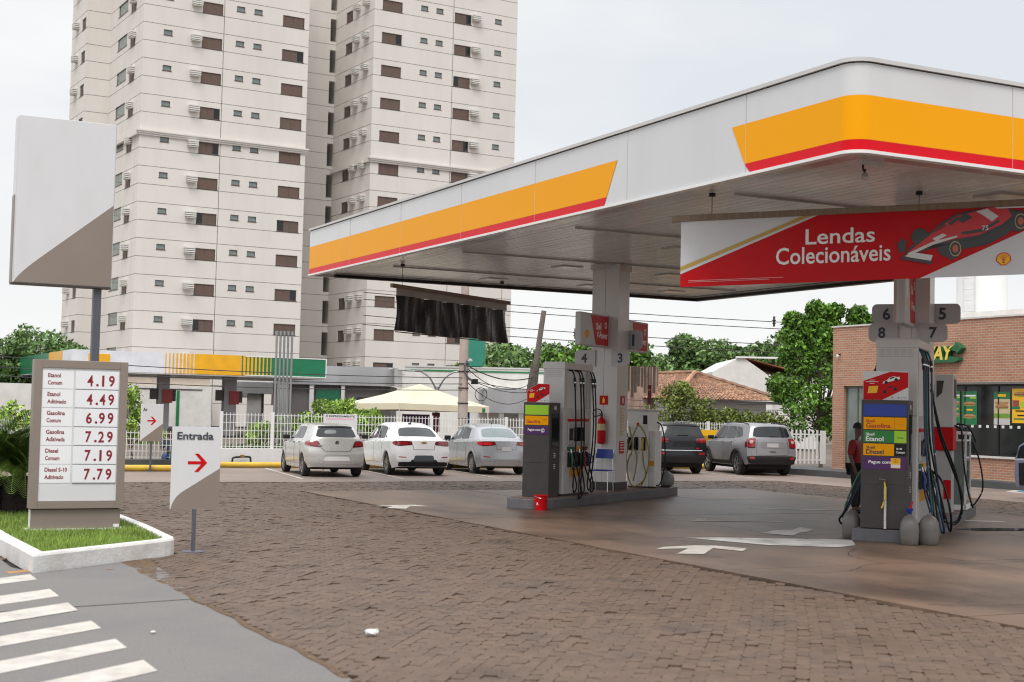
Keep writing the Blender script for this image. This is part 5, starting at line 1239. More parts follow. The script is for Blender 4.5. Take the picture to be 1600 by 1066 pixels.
c.patch('spoiler', r, [(-.86, 4.9), (.86, 4.9), (.8, 5.2), (-.8, 5.2)], blackp, off=.02, rnd=9)
c.patch('window_lettering', r, [(-.55, 4.35), (.0, 4.35), (.0, 4.7), (-.5, 4.7)], M('window film', (.2, .22, .22), .3), off=.009, rnd=3)
ob('exhaust', MB().tube([(-.35, .12, .22), (-.35, .4, .24)], .025, 10), blackp, c.root)
# 2 white sedan
def sedan_rear(c, dark, lampm):
    r = c.rear
    for sg in (-1, 1):
        c.patch('tail_lamp', r, [(sg*.42, 2.62), (sg*1.0, 2.5), (sg*1.0, 3.0), (sg*.5, 2.96)], m_lampd, rnd=6); c.patch('tail_lamp', r, [(sg*.6, 2.66), (sg*.98, 2.58), (sg*.98, 2.9), (sg*.62, 2.88)], lampm, off=.012, rnd=5)
        c.patch('lamp_wrap', lambda a, b, sg=sg: c.side(sg, a, b), [(.12, 2.5), (.4, 2.75), (.36, 2.95), (.12, 3.0)], lampm, rnd=5)
        c.patch('reflector', r, [(sg*.66, 1.35), (sg*.92, 1.4), (sg*.92, 1.5), (sg*.66, 1.45)], m_lamp, rnd=8)
    c.seam(r, [(-.5, 3.0), (-.42, 2.6), (-.4, 2.2), (.4, 2.2), (.42, 2.6), (.5, 3.0)], .005)
c = car('sedan', 'white sedan with gold rear badge and black lower bumper between two silver cars', 15.95, 36.9, 5.5, 'sedan', 4.47, 1.73, 1.47, whitep, .31, (.93, 3.53), sill=.2, bp=(.98, 1.38, 2.18, 2.95), spokes=9, ww=.2)
sedan_rear(c, True, m_lamp)
c.patch('plate_recess', c.rear, [(-.42, .85), (.42, .85), (.34, 1.62), (-.34, 1.62)], M('plate recess grey', (.07, .08, .09), .4), off=.007, rnd=12)
c.patch('lower_bumper', c.rear, [(-1.0, .05), (1.0, .05), (.95, .85), (-.95, .85)], m_bump, off=.006, rnd=10); c.patch('lower_bumper', c.rear, [(-.6, .6), (.6, .6), (.44, 1.2), (-.44, 1.2)], m_bump, off=.0065, rnd=10)
p = c.rear(0, 2.82); ob('badge', MB().prism([(-.1, -.012), (-.035, -.012), (-.035, -.03), (.035, -.03), (.035, -.012), (.1, -.012), (.08, .014), (.035, .014), (.035, .03), (-.035, .03), (-.035, .014), (-.08, .014)], p.y-.012, p.y+.01, 'y'), M('gold badge', (.5, .32, .08), .3, metal=.6), c.root).location.z = p.z
ob('antenna', MB().tube([(0, 1.45, 1.46), (0, 1.3, 1.52)], .014, 6).box(-.03, .03, 1.4, 1.52, 1.44, 1.475), blackp, c.root)
# 3 silver sedan
c = car('sedan', 'silver sedan with bright red tail lamps partly hidden by the lime labelled totem', 18.85, 37.5, 6.0, 'sedan', 4.3, 1.68, 1.47, silver2, .305, (.85, 3.35), sill=.2, bp=(.95, 1.32, 2.1, 2.85), spokes=10, glass=m_cglass, rglass=m_cglass2)
sedan_rear(c, False, M('tail lamp bright', (.5, .015, .02), .08, coat=1.0))
c.patch('number_plate', c.rear, [(-.2, 2.05), (.2, 2.05), (.2, 2.45), (-.2, 2.45)], greyp, off=.012, rnd=12); c.patch('bumper_lip', c.rear, [(-.95, .1), (.95, .1), (.95, .7), (-.95, .7)], greyp, off=.006, rnd=9)
ob('antenna', MB().tube([(0, 1.4, 1.46), (0, 1.32, 1.62)], .012, 6), blackp, c.root)
# 4 dark suv
c = car('dark_suv', 'dark blue black suv half hidden behind the olive hose pump', 25.42, 38.11, 14.0, 'suv', 4.4, 1.82, 1.66, bluek, .35, (.88, 3.52), sill=.3, bp=(.6, 1.12, 1.95, 2.75), spokes=5, ww=.22)
for sg in (-1, 1):
    c.patch('tail_lamp', c.rear, [(sg*.52, 2.75), (sg*1.0, 2.65), (sg*1.0, 3.7), (sg*.6, 3.55)], m_lampd, rnd=7); c.patch('tail_lamp', c.rear, [(sg*.7, 2.85), (sg*.98, 2.75), (sg*.98, 3.6), (sg*.74, 3.5)], m_lamp, off=.012, rnd=7); c.patch('reflector', c.rear, [(sg*.65, 1.25), (sg*.93, 1.25), (sg*.93, 1.55), (sg*.65, 1.5)], m_lamp)
    c.patch('lamp_wrap', lambda a, b, sg=sg: c.side(sg, a, b), [(.11, 2.95), (.38, 3.0), (.36, 3.45), (.11, 3.5)], m_lampd, rnd=7)
    ob('roof_rail', MB().tube([tuple(c.side(sg, yy, 5.6)+Vector((0, 0, .03+.02*(0 < k < 5)))) for k, yy in enumerate(np.linspace(.55, 2.5, 6))], .018, 6), chrome, c.root, smooth=True)
c.patch('bumper', c.rear, [(-1, .0), (1, .0), (1, 1.15), (-1, 1.15)], m_bump, off=.008, rnd=12); c.seam(c.rear, [(-.8, 1.75), (.8, 1.75)], .012, chrome); c.patch('spoiler', c.rear, [(-.9, 4.9), (.9, 4.9), (.85, 5.4), (-.85, 5.4)], blackp, off=.03, rnd=9)
c.patch('plate_recess', c.rear, [(-.4, 2.2), (.4, 2.2), (.36, 2.9), (-.36, 2.9)], blackp, off=.005, rnd=9)
ob('wiper', MB().tube([tuple(c.rear(a, 4.12)+Vector((0, -.02, 0))) for a in (-.2, 0, .25)], .012, 6), blackp, c.root); ob('antenna', MB().tube([(0, .7, 1.66), (0, .55, 1.86)], .01, 6), blackp, c.root)
c.patch('red_badge', c.rear, [(.55, 1.95), (.66, 1.95), (.66, 2.1), (.55, 2.1)], redp, off=.01)
# 5 grey jeep-like suv
c = car('grey_suv', 'grey metallic boxy suv with square tail lamps and black wheel arches', 28.1, 36.95, 13.0, 'suv', 4.23, 1.8, 1.69, greyj, .36, (.86, 3.43), sill=.3, bp=(.55, 1.12, 1.95, 2.7), spokes=5, ww=.22, trim=m_bump)
for sg in (-1, 1):
    c.patch('tail_lamp', c.rear, [(sg*.7, 2.25), (sg*.99, 2.25), (sg*.99, 3.95), (sg*.72, 3.95)], blackp, off=.01, rnd=14); c.patch('tail_lamp', c.rear, [(sg*.725, 2.35), (sg*.97, 2.35), (sg*.97, 3.85), (sg*.745, 3.85)], m_lamp, off=.018, rnd=12)
    c.patch('reversing_lamp', c.rear, [(sg*.79, 2.8), (sg*.92, 2.8), (sg*.92, 3.35), (sg*.79, 3.35)], m_lampw, off=.024, rnd=4); c.patch('reflector', c.rear, [(sg*.72, .82), (sg*.92, .82), (sg*.92, 1.18), (sg*.72, 1.18)], m_lamp, off=.016, rnd=4)
    sd_ = lambda a, b, sg=sg: c.side(sg, a, b)
    c.patch('lamp_wrap', sd_, [(.105, 2.3), (.24, 2.35), (.23, 3.85), (.105, 3.9)], m_lampd, rnd=9)
    for y0 in (.86, 3.43):
        arcp = []
        for a in np.linspace(0, 180, 17):
            yy = y0+.46*math.cos(R(a)); zz = .36+.46*math.sin(R(a)); w_ = c.raw(1, yy)[0]
            arcp.append((sg*(w_+.004), yy, zz))
        ob('arch_trim', MB().tube(arcp, .045, 6), m_bump, c.root, smooth=True)
    ob('roof_rail', MB().tube([tuple(c.side(sg, yy, 5.6)+Vector((0, 0, .03+.025*(0 < k < 5)))) for k, yy in enumerate(np.linspace(.5, 2.4, 6))], .018, 6), blackp, c.root, smooth=True)
c.patch('bumper', c.rear, [(-1, .0), (1, .0), (1, 1.3), (-1, 1.3)], m_bump, off=.01, rnd=14)
c.patch('plate_recess', c.rear, [(-.5, 2.25), (.5, 2.25), (.48, 3.05), (-.48, 3.05)], M('recess grey', (.2, .195, .2), .4), off=.006, rnd=8); c.patch('number_plate', c.rear, [(-.24, 2.35), (.24, 2.35), (.24, 2.85), (-.24, 2.85)], greyp, off=.012, rnd=14)
c.seam(c.rear, [(-.64, 3.6), (-.64, 1.4), (.64, 1.4), (.64, 3.6)], .006); c.patch('badge', c.rear, [(-.12, 1.75), (.12, 1.75), (.12, 1.86), (-.12, 1.86)], blackp, off=.008)
ob('wiper', MB().tube([tuple(c.rear(a, 4.14)+Vector((0, -.02, 0))) for a in (-.15, 0, .22)], .012, 6), blackp, c.root); ob('antenna', MB().tube([(0, .7, 1.69), (0, .58, 1.84)], .01, 6), blackp, c.root)
# 6 car beyond the picture edge with its front door standing open into the picture
c = car('parked_car', 'blue grey car at the picture edge with its door standing open before the shop', 25.95, 22.55, 50.0, 'suv', 4.3, 1.8, 1.62, lav, .35, (.86, 3.45), sill=.28, bp=(.55, 1.12, 1.95, 2.7), spokes=6)
c.root.location.x = 25.95
dr = ob('open_door', MB().prism([(-1.78, .3), (-.93, .26), (-.93, 1.02), (-1.8, .98), (-1.82, .6)], 2.9, 2.97, 'y'), lav, c.root, bevel=.02)
ob('window_frame', MB().tube([(-1.79, 2.935, .99), (-1.7, 2.935, 1.3), (-1.5, 2.935, 1.44), (-.98, 2.935, 1.5), (-.95, 2.935, 1.02)], .03, 6), lav, dr); ob('door_glass', MB().prism([(-1.77, 1.0), (-.96, 1.02), (-.99, 1.48), (-1.5, 1.42), (-1.69, 1.29)], 2.93, 2.94, 'y'), m_cglass, dr)
ob('door_trim', MB().prism([(-1.7, .36), (-.97, .34), (-.97, .95), (-1.72, .9)], 2.868, 2.898, 'y'), blackp, dr, bevel=.01); ob('armrest', MB().box(-1.6, -1.05, 2.82, 2.867, .66, .74), dgrey, dr, bevel=.015)
# ================================================================== BRICK SHOP
m_brick = brick_mat('orange brick', (.46, .215, .125), (.37, .165, .095), (.44, .37, .31), .22, .075, rot=(R(90), 0, R(90)))
shop = thing('brick_shop', 'orange brick sandwich shop with dark poster windows and grey podium', 'shop', (31.3, 37.93, 0))
# face x = 0 looks to -x ; u runs along -y
WT = 4.95
def shopface():
    return facade('wall', (0, 0, 0), (0, -1, 0), (-1, 0, 0), 20.0, .22, WT, [(.56, 1.75, .22, 2.98), (3.3, 8.6, .9, 3.0), (9.4, 14.8, .9, 3.0)], [], hd=.28)
ob('wall', shopface(), [m_brick, m_brick], shop)
mb = MB(); mb.box(.285, 9, -20, 0, .0, WT-.002); o = ob('building_core', mb, m_brick, shop)
ob('coping', MB().box(-.04, 9.05, -20.05, .04, WT, WT+.05), offwhite, shop)
for (a, b) in ((3.3, 8.6), (9.4, 14.8)):
    f = MB(); f.box(.12, .18, -b, -a, .9, .95).box(.12, .18, -b, -a, 2.94, 3.0)
    for k in range(5): yy = -a-(b-a)*k/4; f.box(.12, .18, yy-.025, yy+.025, .951, 2.939)
    w_ = ob('window', f, blackp, shop)
    for k in range(4): ob('pane', MB().box(.14, .15, -a-(b-a)*(k+1)/4+.026, -a-(b-a)*k/4-.026, .952, 2.938), glassd, w_)
    ob('sill', MB().box(-.06, .12, -b-.03, -a+.03, .84, .898), offwhite, w_)
    ob('lintel_trim', MB().box(-.02, .1, -b, -a, 3.002, 3.06), M('steel lintel', (.16, .15, .14), .5), w_)
    for k in range(int((b-a)/.3)): ob('film_square', MB().box(.128, .134, -a-.2-k*.3-.1, -a-.2-k*.3, 1.72, 1.8), white, w_)
d_ = ob('door', MB().box(.1, .16, -1.75, -1.69, .22, 2.98).box(.1, .16, -.62, -.56, .22, 2.98).box(.1, .16, -1.689, -.621, 2.9, 2.98).box(.1, .16, -1.18, -1.12, .22, 2.899), M('bronze frame', (.14, .12, .07), .4), shop)
ob('pane', MB().box(.125, .135, -1.688, -1.181, .22, 2.898).box(.125, .135, -1.119, -.622, .22, 2.898), glassg, d_)
ob('light_band', MB().box(-.012, -.002, -19.9, -.002, .2, .235), M('ochre mortar', (.5, .4, .25), .7), shop)
# posters inside the glass
def poster(y0, y1, z0, z1, label, kind):
    t = thing('window_poster', label, 'poster', (31.3+.13, 37.93, 0), 0, 'food posters in the shop window')
    base = {'g': green, 'y': yel2, 'c': M('poster cream', (.55, .45, .28), .4)}[kind]
    ob('sheet', MB().box(-.008, .0, y0, y1, z0, z1), base, t)
    rs = np.random.RandomState(int(z1*1000)+int(y0*50) & 1023); w_ = y1-y0; h = z1-z0
    def rect(a, b, c, d, m, k=1): ob('print', MB().box(-.0085-.001*k, -.008, y0+w_*a, y0+w_*b, z0+h*c, z0+h*d), m, t)
    bread = M('print bread', (.42, .22, .09), .5, var=.3, scale=20); meat = M('print meat', (.3, .06, .05), .5, var=.4, scale=25); leafm = M('print salad', (.16, .3, .03), .5, var=.4, scale=25)
    def sub(zc, k):
        mb = MB(); n = 16
        mb.poly([(-.011, y0+w_*(.5+.42*math.cos(2*math.pi*q/n)), z0+h*(zc+.07*math.sin(2*math.pi*q/n))) for q in range(n)]); ob('print', mb, bread, t)
        rect(.12, .88, zc-.03, zc, meat, 4); rect(.12, .88, zc-.055, zc-.03, leafm, 4)
    if kind == 'g':
        sub(.62, 0); sub(.25, 1); rect(.1, .9, .84, .89, txtwh); rect(.3, .7, .42, .47, yel2); rect(.06, .5, .78, .82, lime)
    elif kind == 'c':
        rect(0, 1, .78, 1, green); rect(.25, .75, .85, .93, yel2, 2); sub(.55, 0); rect(0, 1, 0, .18, lgrey); rect(0, 1, .2, .34, leafm); rect(.1, .9, .62, .7, bread)
    else:
        sub(.84, 0); rect(.08, .5, .46, .62, lime, 2); rect(.6, .98, .42, .66, meat, 2); rect(.1, .8, .33, .37, black, 2); rect(.1, .7, .2, .24, black, 2); rect(.3, .9, .1, .14, green, 2); rect(.55, 1, .4, .48, green, 3)
poster(-5.75, -5.5, 1.85, 2.8, 'narrow green sandwich poster partly behind the grey topped pump', 'g')
poster(-6.44, -5.84, 1.8, 2.8, 'green sandwich poster with two long rolls in the shop window', 'g')
poster(-7.72, -7.1, 1.82, 2.78, 'cream and green food poster right of the dark gap in the window', 'c')
poster(-8.45, -7.8, 1.88, 2.87, 'yellow food poster at the picture edge of the shop window', 'y')
# rooftop script sign
t = thing('shop_sign', 'yellow and green raised letter shop sign ending in WAY with an arrow', 'shop sign', (31.3, 37.93, 0))
m_sy = M('sign yellow', (.78, .55, .08), .4); m_sg = M('sign dark green', (.012, .12, .04), .4)
def letters(s_, y, wd, h, z, mat):
    # two layers: green return behind, yellow face in front
    v, f = text_mesh(s_, .04); w0, h0 = v[:, 0].max(), v[:, 1].max()
    for (dx, m_, g) in ((-.2, mat, 0.0),):
        mb = MB(); n = len(v)
        mb.v = [(dx, y-(a*wd/w0+.12*b), z+b*h/h0) for a, b, _ in v]+[(-.02, y-(a*wd/w0+.12*b), z+b*h/h0) for a, b, _ in v]
        mb.f = [tuple(q) for q in f]+[tuple(n+i for i in q)[::-1] for q in f]; ed = {}
        for q in f:
            for i in range(len(q)):
                e = (q[i], q[(i+1) % len(q)]); k = tuple(sorted(e)); ed[k] = None if k in ed else e
        fs = [0]*len(mb.f); fs = [0]*len(f)+[1]*len(f)
        for e in ed.values():
            if e: mb.f.append((e[0], e[1], n+e[1], n+e[0])); fs.append(1)
        mb.m = fs; ob('lettering', mb, [mat, m_sg], t)
letters('SUB', -2.45, 1.5, .42, 3.72, txtwh); letters('WAY', -4.3, 1.4, .42, 3.74, m_sy)
ob('backing', MB().prism([(-2.4, 3.66), (-5.75, 3.66), (-5.98, 3.72), (-5.98, 3.8), (-5.7, 3.84), (-2.3, 3.7)], -.19, -.002, 'x'), m_sg, t)
ob('arrow', MB().prism([(-5.6, 4.05), (-5.85, 4.2), (-5.85, 4.27), (-6.12, 4.08), (-5.9, 3.9), (-5.9, 3.98)], -.2, -.01, 'x'), m_sg, t)
t = thing('security_camera', 'small white security camera on the brick wall', 'camera', (31.3, 37.55, 3.97)); ob('mount', MB().box(-.1, 0, -.02, .02, .05, .09), blackp, t); ob('housing', MB().lathe([(.02, -.06), (.05, -.02), (.055, .03), (.02, .06)], 12, (-.12, 0, 0)), white, t, smooth=True)
mb = MB(); mb.prism([(29.35, 40.2), (30.75, 28.8), (30.9, 16), (31.29, 16), (31.29, 40.2)], -.02, .21); tag(ob('podium', mb, M('podium grey', (.075, .077, .08), .6, var=.1), bevel=.01), 'low dark grey podium kerb along the foot of the brick shop', 'podium kerb')
# roof tanks
m_tank = M('tank white', (.66, .66, .65), .45, var=.05, scale=.6)
for k, (x, y) in enumerate(((34.6, 34.5), (37.6, 31.6))):
    t = thing('water_tank', 'tall white cylindrical tank with a ladder behind the brick shop' if k == 0 else 'second white tank cut off by the picture edge behind the shop', 'tank', (x, y, 0), 0, 'white tanks behind the brick shop')
    ob('drum', MB().lathe([(.8, 0), (.8, 9.5), (.6, 9.8)], 32), m_tank, t, smooth=True)
    a0 = R(200); cx_, cy_ = .92*math.cos(a0), .92*math.sin(a0); px_, py_ = -math.sin(a0)*.2, math.cos(a0)*.2
    mb = MB()
    for sg in (-1, 1): mb.tube([(cx_+sg*px_, cy_+sg*py_, 0), (cx_+sg*px_, cy_+sg*py_, 9.6)], .02, 6)
    for q in range(26): mb.tube([(cx_-px_, cy_-py_, .4+q*.36), (cx_+px_, cy_+py_, .4+q*.36)], .014, 5)
    ob('ladder', mb, lgrey, t)
tag(ob('roof_parapet', MB().box(0, 3.4, -6, 0, 0, .38), offwhite, loc=(33.5, 35.9, WT+.05)), 'pale grey parapet block on the shop roof below the tanks', 'parapet')

# ================================================================== FENCE AND WALL ALONG THE BACK
m_fw2 = M('fence white', (.74, .74, .73), .45, var=.04)
FY = 42.45
t = thing('boundary_wall', 'low whitewashed wall carrying the white mesh fence behind the cars', 'wall', (0, 0, 0)); ob('wall', MB().box(11.6, 33.0, FY-.1, FY+.1, -.02, .57), M('whitewash', (.68, .68, .69), .75, var=.04, dirt=(.5, .47, .43), dirt_amt=.3, dirt_scale=1.5), t, bevel=.01)
t = thing('boundary_wall', 'dark grey low wall left of the entrance sign behind the yellow tube', 'wall', (0, 0, 0)); ob('wall', MB().box(2, 10.6, 39.85, 40.1, -.02, .32), M('dark grey wall paint', (.075, .078, .08), .7, var=.1), t, bevel=.01)
def fence(x0, x1, z0, z1, label, posts, FY=42.45):
    t = thing('mesh_fence', label, 'fence', (0, 0, 0))
    for p in posts: ob('post', MB().box(p-.045, p+.045, FY-.045, FY+.045, z0, z1+.03), m_fw2, t, bevel=.005)
    ps = [x0]+[p for p in posts if x0 < p < x1]+[x1]
    for a, b in zip(ps[:-1], ps[1:]):
        mb = MB(); n = int((b-a)/.11)
        for i in range(n):
            x = a+.05+i*(b-a-.05)/max(1, n); mb.box(x-.008, x+.008, FY-.008, FY+.008, z0+.01, z1)
        for q in range(5): zz = z0+.06+(z1-z0-.12)*q/4; mb.box(a+.046, b-.046, FY+.012, FY+.026, zz-.009, zz+.009)
        o = ob('wire_panel', mb, m_fw2, t, kind='stuff')
fence(11.62, 32.6, .57, 1.65, 'white welded mesh fence on the white wall behind the parked cars', [11.64, 13.24, 15.92, 18.57, 21.29, 24.0, 26.7, 29.4, 32.1])
fence(2.0, 10.5, .32, 1.11, 'low white mesh fence on the dark grey wall beside the price sign', [2.1, 4.9, 7.6, 10.3], 39.97)
t = thing('picket_gate', 'white vertical picket gate between grey car and brick shop', 'gate', (32.5, 41.6, .21))
for k in range(7): ob('picket', MB().box(k*.19-.03, k*.19+.03, -.02, .02, .0, 1.24), m_fw2, t, bevel=.004)
ob('picket', MB().box(1.3, 1.52, -.03, .03, 0, 1.22), m_fw2, t); ob('rail', MB().box(-.05, 1.55, .022, .05, 1.05, 1.1).box(-.05, 1.55, .022, .05, .12, .17), m_fw2, t)
m_ty = M('wheel stop yellow', (.66, .42, .04), .5, var=.12, dirt=(.3, .22, .12), dirt_amt=.4, dirt_scale=3)
for k, (a, b) in enumerate(((2.5, 10.4), (10.8, 14.6), (14.8, 17.4), (17.6, 20.3), (20.5, 23.3), (23.5, 26.2), (26.5, 29.2))):
    lab = ['yellow tube along the foot of the dark grey wall', 'yellow tube at the white wall left of the hatchback', 'yellow tube below the nose of the hatchback', 'yellow tube before the white sedan', 'yellow tube before the silver sedan', 'yellow tube before the dark suv', 'yellow tube before the grey suv'][k]
    yy = 39.5 if k == 0 else 41.75; tag(ob('wheel_stop', MB().tube([(a, yy, .1), (b, yy, .1)], .085, 12), m_ty, smooth=True), lab, 'wheel stop', 'yellow wheel stop tubes along the wall')
t = thing('fence_notice', 'white notice board on the fence worded É EXPRESSAMENTE', 'notice', (15.42, FY-.06, 1.07))
ob('plate', MB().box(-.56, .56, -.02, 0, 0, .6), signw, t); txt('lettering', 'É EXPRESSAMENTE', txtdk, t, -.47, .5, -.0215, h=.078, wid=.94, bold=.03); ob('pink_line', MB().box(-.46, .46, -.0215, -.0205, .42, .47), M('pale pink print', (.7, .42, .5), .5), t)
t = thing('fence_banner', 'yellow banner tied to the fence between the two suvs', 'banner', (28.6, FY-.06, .75)); ob('sheet', MB().box(0, 1.3, -.01, 0, 0, .62), yel2, t); ob('print', MB().box(.2, 1.1, -.012, -.0105, .2, .42), M('banner olive print', (.4, .25, .02), .5), t)
t = thing('pipe_outlets', 'black pipe bridge with two floor valves at the white wall', 'pipes', (11.95, 42.2, .0))
ob('pipe', MB().tube(spline([(0, 0, .04), (.0, 0, .22), (.06, 0, .3), (.5, 0, .32), (.56, 0, .24), (.56, 0, .04)], 30), .03, 8), blackp, t, smooth=True)
for xx in (0, .56): ob('valve', MB().lathe([(.09, 0), (.1, .05), (.05, .09)], 12, (xx, 0, .004)), blackp, t, smooth=True)
ob('brass_joint', MB().box(.24, .36, -.03, .03, .3, .38), M('brass', (.5, .33, .1), .35, metal=.9), t)

# ================================================================== OTHER STATION AND BUILDINGS BEYOND
m_bry = M('rival canopy yellow', (.80, .40, .01), .35); m_brg = M('rival canopy green', (.008, .17, .075), .35); m_brw = M('rival canopy white', (.70, .71, .75), .35)
br = thing('rival_canopy', 'green yellow and white striped canopy of the other fuel station beyond the fence', 'canopy', (13.98, 82.58, 0))
ob('slab', MB().box(.02, 14.98, .02, 12, 3.6, 4.78).box(.02, 4, 12.01, 34, 3.6, 4.78), m_brw, br)
ob('soffit', MB().box(-.02, 15.02, -.02, 12.05, 3.55, 3.6).box(-.02, 4.02, 12.06, 34.05, 3.55, 3.6), lgrey, br)
def brx(px): return (px-112)/(508-112)*15.0   # along the front band
ob('band', MB().box(0, 10.0, -.02, .015, 3.62, 4.8), m_brw, br)
ob('yellow_field', MB().box(.9, 2.1, -.04, -.021, 3.66, 4.6), m_bry, br)
ob('yellow_band', MB().box(6.95, 9.75, -.045, -.021, 3.62, 4.8), m_bry, br)
ob('green_band', MB().box(9.78, 15.02, -.04, .015, 3.62, 4.8), m_brg, br)
for k in range(8): ob('stripe', MB().box(5.25+k*.21, 5.25+k*.21+.05+.015*k, -.045, -.021, 3.62, 4.8), m_bry, br)
for k in range(8): ob('stripe', MB().box(9.85+k*.24, 9.85+k*.24+.16-.015*k, -.046, -.0405, 3.62, 4.8), m_bry, br)
ob('edge_trim', MB().box(10, 15.06, -.06, -.047, 4.74, 4.8).box(10, 15.06, -.06, -.047, 3.62, 3.68).box(15.0, 15.06, -.06, -.047, 3.681, 4.739), white, br)
for (a, b, m_) in ((.0, 3, m_brw), (3, 8, m_bry), (8, 29, m_brg), (29, 34, m_bry)): ob('side_band', MB().box(-.02, .015, a+.02, b, 3.62, 4.8), m_, br)
def post(px0, px1, label):
    t = thing('rival_canopy_post', label, 'post', (14+px0, 84.5, 0), 0, 'posts of the other station canopy'); ob('shaft', MB().box(0, px1-px0, 0, .6, 0, 3.55), M('post grey', (.24, .23, .24), .5), t)
    ob('dark_box', MB().box(-.42, -.02, .1, .5, 2.1, 2.75), dgrey, t); ob('red_sign', MB().box(px1-px0-.45, px1-px0+.15, -.08, -.01, 1.9, 2.7), M('faded red', (.25, .03, .03), .5), t); ob('dark_box', MB().box(px1-px0+.16, px1-px0+.4, .1, .5, 2.0, 2.7), dgrey, t)
post(5.35, 6.0, 'grey post of the other canopy between the Ar and Entrada signs'); post(9.3, 10.05, 'grey post of the other canopy above the mesh fence')
bk = thing('station_store', 'low white shop building under the green and yellow canopy', 'building', (13, 115.5, 0))
ob('wall', MB().box(-3, 17.8, 0, 3, 0, 3.3), offwhite, bk); ob('upper_wall', MB().box(-3, 17.7, .3, 3, 3.302, 4.6), M('beige plaster', (.62, .52, .43), .8, var=.08), bk); ob('roof_edge', MB().box(-3.1, 17.8, -.2, 3, 4.6, 4.7), lgrey, bk)
ob('dark_rail', MB().box(-3, 17, -.05, -.001, 2.98, 3.06), dgrey, bk); ob('green_trim', MB().box(14.9, 15.15, -.05, -.001, 0, 2.9), green, bk); ob('door', MB().box(12.2, 13.2, -.05, -.001, 0, 1.6), greyp, bk)
for k in range(3): ob('window', MB().box(6.5+k*2.0, 8.0+k*2.0, -.04, -.001, .6, 1.6), glassg, bk)
bl = thing('bank_building', 'grey building with brushed metal rounded fascia and green window sign', 'building', (29.85, 95.9, 0), -26)
mb = MB(); pth = [(0, 0), (7.6, 0)]+[(7.6+.9*math.sin(R(a)), .9-.9*math.cos(R(a))) for a in range(0, 91, 10)]+[(8.5, 8)]
strip(mb, pth, 3.42, 4.72, closed=False); ob('fascia', mb, alum, bl, smooth=True, ang=30)
mb = MB(); inner = [(0, .5), (7.4, .5), (8.1, 1.2), (8.1, 8), (0, 8)]; mb.prism(inner, 0, 3.42); ob('wall', mb, M('bank grey wall', (.12, .11, .108), .7, var=.1), bl)
ob('roof', MB().box(0, 8.3, .1, 8, 4.6, 4.7), lgrey, bl)
ob('column', MB().box(2.55, 2.85, .1, .48, 0, 3.4).box(4.75, 5.0, .1, .48, 0, 3.4), lgrey, bl); ob('green_sign', MB().box(3.0, 4.65, .3, .48, 1.95, 3.1), M('bank green', (.01, .12, .06), .4), bl); ob('sign_frame', MB().box(2.9, 4.75, .25, .45, 1.75, 1.94), lgrey, bl)
ob('dark_window', MB().box(5.8, 7.2, .44, .498, .4, 2.6), glassd, bl); ob('lower_fascia', MB().box(-3.4, -.02, .4, 6, 2.7, 3.5), alum, bl); ob('pier', MB().box(-1.9, -.9, .8, 2, 0, 2.69).box(.3, 1.1, .05, .48, 0, 3.4), M('bank pier', (.3, .29, .285), .6), bl)
wb = thing('white_building', 'plain white building with thin green roof line behind the utility pole', 'building', (34.8, 83.9, 0), -26)
ob('wall', MB().box(0, 11.5, 0, 9, 0, 4.55), offwhite, wb); ob('green_line', MB().box(-.02, 11.5, -.04, -.001, 4.3, 4.4), green, wb); ob('coping', MB().box(-.05, 11.55, -.06, 9, 4.552, 4.64), lgrey, wb)
mb = MB(); pth = [(11, -1.6), (5.6, -1.6)]+[(5.6-.9*math.sin(R(a)), -.7-.9*math.cos(R(a))) for a in range(0, 91, 10)]+[(4.7, -.01)]
strip(mb, pth, 1.75, 3.3, closed=False); ob('metal_canopy', mb, alum, wb, smooth=True, ang=30); ob('canopy_roof', MB().box(4.8, 11, -1.55, -.01, 3.2, 3.28).box(4.8, 11, -1.5, -.01, 1.76, 1.8), lgrey, wb)
for xx in (6.2, 7.4): ob('column', MB().lathe([(.22, 0), (.22, 1.76)], 16, (xx, -1.0, 0)), chrome, wb, smooth=True)
t = thing('bank_sign', 'green rounded light box sign on a post beside the concrete pole', 'sign', (29.9, 63.3, 0), -27); mb = MB()
mb.prism([(-.55, 0.25), (-.4, 0), (.4, 0), (.55, .25), (.55, 1.5), (-.55, 1.5)], -.2, .2, 'y'); o = ob('light_box', mb, M('teal green panel', (.03, .22, .15), .3, var=.05), t, bevel=.06); o.location.z = 4.0
ob('post', MB().tube([(-.4, 0, 0), (-.4, 0, 4.2)], .08, 10), steelg, t)

# tent
tn = thing('canopy_tent', 'beige pop up tent with sloping roof behind the white fence', 'tent', (24.4, 57.4, 0), -25)
tw, td = 3.15, 1.6; m_tent = M('beige tent cloth', (.62, .555, .41), .8, var=.05, scale=1)
ap0, ap1 = (.1, 0, 2.98), (.25, 0, 2.98); cs = [(-tw, -td*.5, 2.05), (-.7, -td, 2.12), (tw, -td*.2, 2.05), (tw, td, 2.05), (-tw, td, 2.05)]
mb = MB()
for a, b in ((cs[0], cs[1]), (cs[1], cs[2]), (cs[2], cs[3]), (cs[3], cs[4]), (cs[4], cs[0])):
    mid = [tuple((1-t_)*a[q]+t_*b[q] for q in range(3)) for t_ in (0, .25, .5, .75, 1)]
    for u, v in zip(mid[:-1], mid[1:]):
        m1 = tuple(.5*(u[q]+ap0[q])-(.05 if q == 2 else 0) for q in range(3)); m2_ = tuple(.5*(v[q]+ap0[q])-(.05 if q == 2 else 0) for q in range(3)); mb.quad(u, v, m2_, m1); mb.poly([m1, m2_, ap0])
ob('roof', mb, m_tent, tn, smooth=True, ang=25)
mb = MB()
